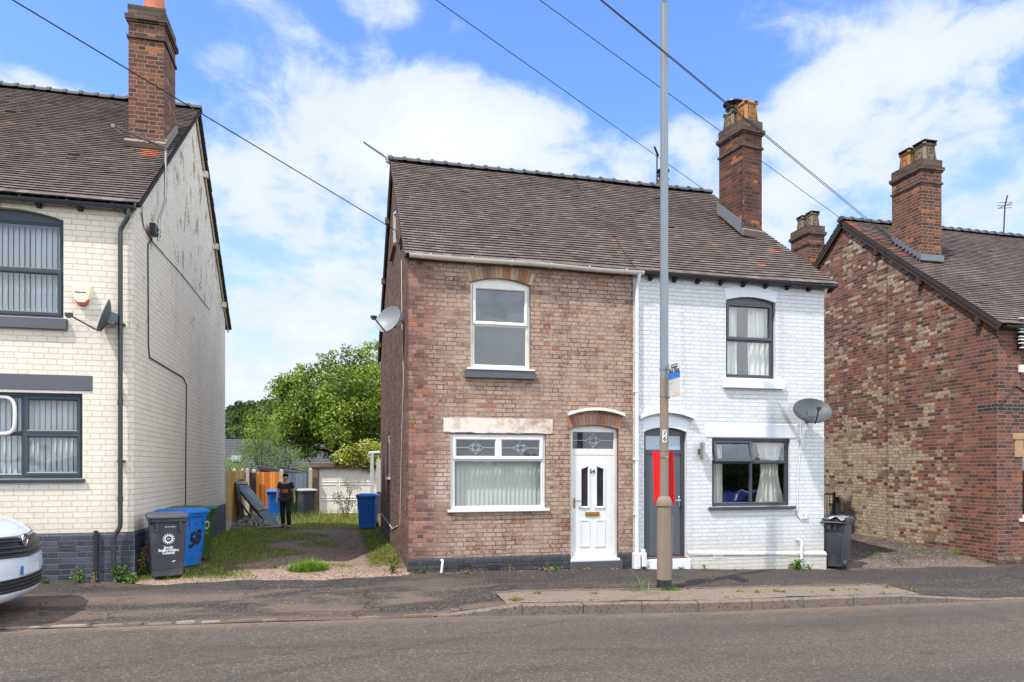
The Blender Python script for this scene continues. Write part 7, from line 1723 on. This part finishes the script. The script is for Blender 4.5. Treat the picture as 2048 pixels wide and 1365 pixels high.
# ------------------------------------------------------------------ grass, weeds and litter
GT = [A(146, 152, 70, 0.71)[:3], A(122, 142, 54, 0.68)[:3], A(168, 162, 92, 0.71)[:3], A(104, 130, 46, 0.65)[:3], A(190, 174, 116, 0.71)[:3]]
GF = [A(120, 156, 50, 0.67)[:3], A(140, 170, 64, 0.67)[:3], A(104, 142, 46, 0.63)[:3]]
def blade(mb, x, y, z, h, tones):
    a = rnd.uniform(0, 2*PI); w = rnd.uniform(.003, .007); l = h*rnd.uniform(.2, 1.2); k = rnd.uniform(.7, 1.25); t = rnd.choice(tones); mb.cur = (t[0]*k, t[1]*k, t[2]*k)
    dx, dy = math.cos(a), math.sin(a); ex, ey = -dy*w, dx*w
    mb.mesh([(x-ex, y-ey, z), (x+ex, y+ey, z), (x+dx*l*.35+ex*.7, y+dy*l*.35+ey*.7, z+h*.6), (x+dx*l*.35-ex*.7, y+dy*l*.35-ey*.7, z+h*.6), (x+dx*l, y+dy*l, z+h)], [(0, 1, 2, 3), (3, 2, 4)])
mb = MB()
def gn(x, y): return .5+.25*math.sin(x*2.3+y*1.1)+.25*math.sin(x*5.1-y*3.7+1)
for _ in range(95000):
    y = 12.35+(28.4-12.35)*rnd.random(); x = rnd.uniform(-3.25, 1.12); h = 0; n = gn(x, y)
    le = -1.75+.5*math.sin(y*1.7)+.35*n+(.25 if y > 15 else 0)+(.4 if y > 18.5 else 0)
    if x < le and y > 12.2+.15*n: h = rnd.uniform(.015, .06)*(1.7 if x < -2.7 else 1)
    if y > 21.4+1.0*n: h = rnd.uniform(.02, .07)
    if y > 24.5 and rnd.random() < .10: h = rnd.uniform(.15, .38)
    if x > .50+.18*n and y > 13.2: h = rnd.uniform(.02, .07)
    if ((x+.5)/.62)**2+((y-17.4)/1.0)**2 < .75+.4*n-.3: h = rnd.uniform(.015, .05)
    if not h and y < 19 and n > .62 and rnd.random() < .10: h = rnd.uniform(.015, .05)
    if ((x+.58)/.7)**2+((y-13.5)/.55)**2 < .5+n*.7 and rnd.random() < .35: h = rnd.uniform(.03, .09)
    if h and rnd.random() < .45+.55*n: blade(mb, x, y, dz(x, y), h, GT if (y > 22 or rnd.random() < .6) else GF)
tag(mb.build('grass', M['leaf'], None, flip=False), 'rough grass along the edges and back of the drive', 'grass', kind='stuff')
def tuft(name, c, r_, h, n, tones, label, cat='weed', flat=1.0):
    mb = MB(); c = Vector(c)
    for _ in range(n):
        a = rnd.uniform(0, 2*PI); q_ = math.sqrt(rnd.random())*r_; blade(mb, c.x+q_*math.cos(a)*1.3, c.y+q_*math.sin(a)*flat, c.z-.01, h*rnd.uniform(.4, 1)*(1.15-q_/r_*.6), tones)
    return tag(mb.build(name, M['leaf'], None, flip=False), label, cat)
tuft('grass_tuft', gpos(617, 1143), .27, .27, 1100, GF, 'bright green grass tuft in the middle of the drive entrance', 'grass tuft', .75)
def weed(c, h, spread_, n, size, tones, label, up=.3, thin=.5, cat='weed', name='weed', tall=1.0):
    t = thing(name, c, label, cat); c = Vector(c); mb = MB(); ml = MB()
    for _ in range(max(3, n//14)):
        a = rnd.uniform(0, 2*PI); q_ = rnd.uniform(.1, 1)*spread_; e = c+Vector((q_*math.cos(a), q_*math.sin(a)*.6, h*rnd.uniform(.45, 1))); P = limb(mb, c, e, .006, .002, 4, .6)
        for _ in range(14): p = P[rnd.randrange(1, 5)]; leaf(ml, p+Vector((rnd.gauss(0, size), rnd.gauss(0, size), rnd.gauss(0, size*.7))), size*rnd.uniform(.5, 1.2), Vector((math.cos(a), math.sin(a), .2)), rnd.choice(tones), up, thin)
    mb.build('stems', M['leaf'], t, flip=False); ml.build('leaves', M['leaf'], t, flip=False); return t
W1 = [A(128, 160, 76, .55)[:3], A(150, 178, 92, .58)[:3], A(104, 138, 60, .5)[:3]]; W2 = [A(88, 132, 46, .5)[:3], A(110, 150, 56, .52)[:3]]; W3 = [A(196, 180, 124, .6)[:3], A(164, 160, 92, .55)[:3], A(206, 176, 128, .6)[:3]]
ny_ = FRONT-.12
def foot(px, y=None): y = y or ny_; x = fx(px, y); return Vector((x, y, gz(x, y)+.004))
weed(foot(160), .24, .16, 90, .032, W1, 'leafy pale green weed at the dark plinth below the air brick'); weed(foot(190), .14, .12, 40, .025, W3, 'small yellowing weed beside the cut-off black pipe')
weed(foot(236), .32, .16, 120, .035, W2, 'bright green weed at the foot of the black downpipe'); weed(foot(252), .12, .22, 90, .04, W1, 'low spreading green weed right of the black downpipe')
weed(foot(95), .08, .22, 50, .028, W2, 'low weed beside the van nose at the plinth')
weed(Vector((fx(287, 12.75), 12.75, zh(-3)+.02)), .62, .17, 210, .036, W3, 'tall weed gone yellow and pink between the cream house and the grey bin'); weed(Vector((fx(296, 12.6), 12.6, zh(-3)+.02)), .2, .1, 40, .026, W2, 'small green weed at the base of the front grey bin')
weed(Vector((fx(786, 12.42), 12.42, zh(1)+.01)), .26, .14, 130, .030, [A(140, 150, 70, .5)[:3], A(116, 136, 52, .5)[:3], A(170, 166, 96, .55)[:3]], 'bushy weed at the front corner of the brick gable'); weed(Vector((fx(790, 13.0), 13.0, zh(1)+.01)), .34, .12, 90, .030, W3, 'dry yellow weed against the brick gable')
weed(foot(852), .12, .10, 40, .022, W2, 'small green weed by the waste pipe of the brick house'); weed(foot(840), .05, .3, 30, .02, W1, 'scattered tiny weed at the brick plinth corner')
weed(foot(936, 12.25), .06, .16, 50, .022, W3, 'dried brown weed lying before the left air brick'); weed(foot(1023), .10, .05, 20, .018, W3, 'single dry weed stalk at the brick plinth')
weed(foot(1095), .07, .26, 70, .026, [A(200, 176, 120, .6)[:3], A(150, 160, 70, .5)[:3]], 'straw coloured weed patch left of the white door step'); weed(foot(1110), .08, .12, 40, .03, W2, 'fresh green weed in the straw patch by the door step')
for (px, lab) in ((1165, 'thin dry weed line under the white door step'), (1225, 'dry weed tuft right of the white door step')): weed(foot(px), .05, .22, 40, .02, W3, lab)
weed(foot(1594), .22, .16, 130, .042, W2, 'broad-leaved green weed by the overflow pipe of the white house'); weed(foot(1618), .10, .16, 40, .025, W2, 'small green weed at the right end of the white wall'); weed(foot(1410), .10, .06, 24, .02, W1, 'tiny weed at the white wall below the left air brick'); weed(foot(1360), .06, .1, 24, .02, W2, 'tiny weed at the white door step')
weed(foot(1292, 12.3), .10, .2, 40, .02, W3, 'dry weed by the white drain boxes')
tuft('grass_tuft', LP+Vector((.02, -.10, 0)), .17, .10, 420, GF, 'green grass tuft round the black foot of the lamp post', 'grass tuft', .5)
for (px, py, h, lab) in ((1283, 1186, .42, 'tall thin grass stalks left of the lamp post'), ): 
    p = gpos(px, py); tuft('grass_tuft', p, .14, h, 26, W1, lab, 'grass tuft')
ET = [(1032, 1202, .11, .09, 200, 'grass tuft at the left end of the concrete strip'), (1076, 1190, .06, .10, 90, 'little weed tuft near the left end of the strip edging'), (1188, 1190, .07, .07, 90, 'brownish weed tuft on the edging before the white door'), (1374, 1181, .05, .09, 70, 'small weed tuft just right of the lamp post'),
      (1480, 1186, .06, .08, 70, 'small weed tuft on the strip edging below the air brick'), (1515, 1187, .06, .09, 90, 'weed tuft on the edging below the lower window'), (1552, 1186, .07, .10, 110, 'taller weed tuft on the edging below the lower window'), (1565, 1187, .07, .08, 110, 'yellowish weed tuft beside the taller one on the edging'), (1620, 1186, .09, .05, 80, 'flat weed tuft on the edging before the weedy wall foot'), (1666, 1184, .05, .11, 90, 'weed tuft on the edging before the grey bin'),
      (1695, 1183, .04, .08, 50, 'tiny weed tuft on the edging right of the bin'), (1712, 1183, .05, .08, 60, 'tiny paired weed tuft near the right end of the edging'), (1772, 1178, .06, .10, 90, 'weed tuft near the tapering end of the strip'), (1826, 1184, .08, .08, 90, 'last weed tuft at the right tip of the strip'), (1766, 1192, .05, .06, 50, 'low weed tuft on the strip beside the kerb'), (1810, 1192, .08, .04, 50, 'flat weed tuft on the right of the concrete strip'), (1182, 1203, .04, .05, 40, 'speck of weed on the concrete strip before the white door'), (1335, 1200, .05, .05, 40, 'speck of weed on the concrete strip before the lamp post'), (1450, 1197, .06, .05, 40, 'speck of weed on the concrete strip')]
for (px, py, r_, h, n, lab) in ET: tuft('grass_tuft', gpos(px, py)+Vector((0, 0, .01)), r_*.75, h*.85, n//2, GF if rnd.random() < .25 else GT, lab, 'weed tuft')
AL = [(1755, 1115, .09, .10, 90, 'weed tuft left of centre along the brown gable'), (1840, 1113, .12, .07, 90, 'low weed tuft at the middle of the brown gable'), (1915, 1119, .12, .12, 150, 'bright weed tuft near the corner of the brown gable'), (1975, 1129, .10, .06, 70, 'weed tuft at the corner of the brown house'), (1745, 1122, .3, .06, 120, 'yellow grass patch across the alley behind the grey bin'), (1800, 1130, .2, .05, 70, 'thin yellow grass on the alley edge')]
for (px, py, r_, h, n, lab) in AL: p = gpos(px, py); p.z = az(p.x, p.y); tuft('grass_tuft', p, r_, h, n, GF if 'weed' in lab else GT, lab, 'weed tuft')
mb = MB()
def stones(mb, n, fx_, tones, s0, s1):
    for _ in range(n):
        x, y = fx_(); s = rnd.uniform(s0, s1); k = rnd.uniform(.6, 1.2); mb.cur = tuple(c_*k for c_ in A(*rnd.choice(tones), .5)[:3]); z = max(gz(x, y), az(x, y) if (9.7 < x < 14 and y > 12.4) else -9)+.014
        n_ = 5; a0 = rnd.uniform(0, 6); mb.mesh([(x+s*math.cos(a0+2*PI*i/n_)*rnd.uniform(.7, 1), y+s*math.sin(a0+2*PI*i/n_)*rnd.uniform(.6, 1), z-.004) for i in range(n_)]+[(x+rnd.uniform(-.2, .2)*s, y+rnd.uniform(-.2, .2)*s, z+s*rnd.uniform(.4, .8))], [(i, (i+1) % n_, n_) for i in range(n_)])
stones(mb, 900, lambda: (rnd.uniform(-3.2, 1.1), rnd.choice((rnd.uniform(12.1, 14), rnd.uniform(12.1, 20)))), [(170, 150, 134), (140, 122, 110), (210, 200, 190), (120, 104, 94)], .006, .022)
stones(mb, 1100, lambda: (rnd.uniform(9.9, 14.05), 12.5+3*rnd.random()**1.5), [(120, 108, 100), (90, 80, 76), (200, 192, 184), (146, 126, 112)], .006, .022)
stones(mb, 420, lambda: (rnd.uniform(-5, 2.5), ROADY+rnd.uniform(.2, 2.4)), [(190, 182, 174), (160, 148, 138), (120, 112, 106)], .004, .011)
stones(mb, 40, lambda: (rnd.gauss(-4.6, .35), ROADY+abs(rnd.gauss(.35, .12))), [(216, 214, 208), (190, 186, 180)], .008, .022)
stones(mb, 300, lambda: (rnd.uniform(-6, 14), ROADY-abs(rnd.gauss(.06, .12))), [(170, 152, 140), (120, 108, 100), (196, 186, 176)], .004, .012)
stones(mb, 260, lambda: (rnd.uniform(1.2, 9.6), FRONT-abs(rnd.gauss(.06, .10))-.04), [(176, 150, 128), (130, 110, 94), (200, 180, 160)], .005, .016)
tag(mb.build('gravel', M['sett'], None, flip=False), 'loose stones scattered on the drive, pavement and alley', 'gravel', kind='stuff')
mb = MB(); p = gpos(506, 1082); mb.mesh([p+Vector((-.09, 0, .05)), p+Vector((.02, -.03, .09)), p+Vector((.10, .02, .06)), p+Vector((0, .05, .05))], [(0, 1, 2, 3)]); tag(mb.build('paper_scrap', M['sign_white'], None), 'white paper scrap lying on the grass beside the drive', 'litter')
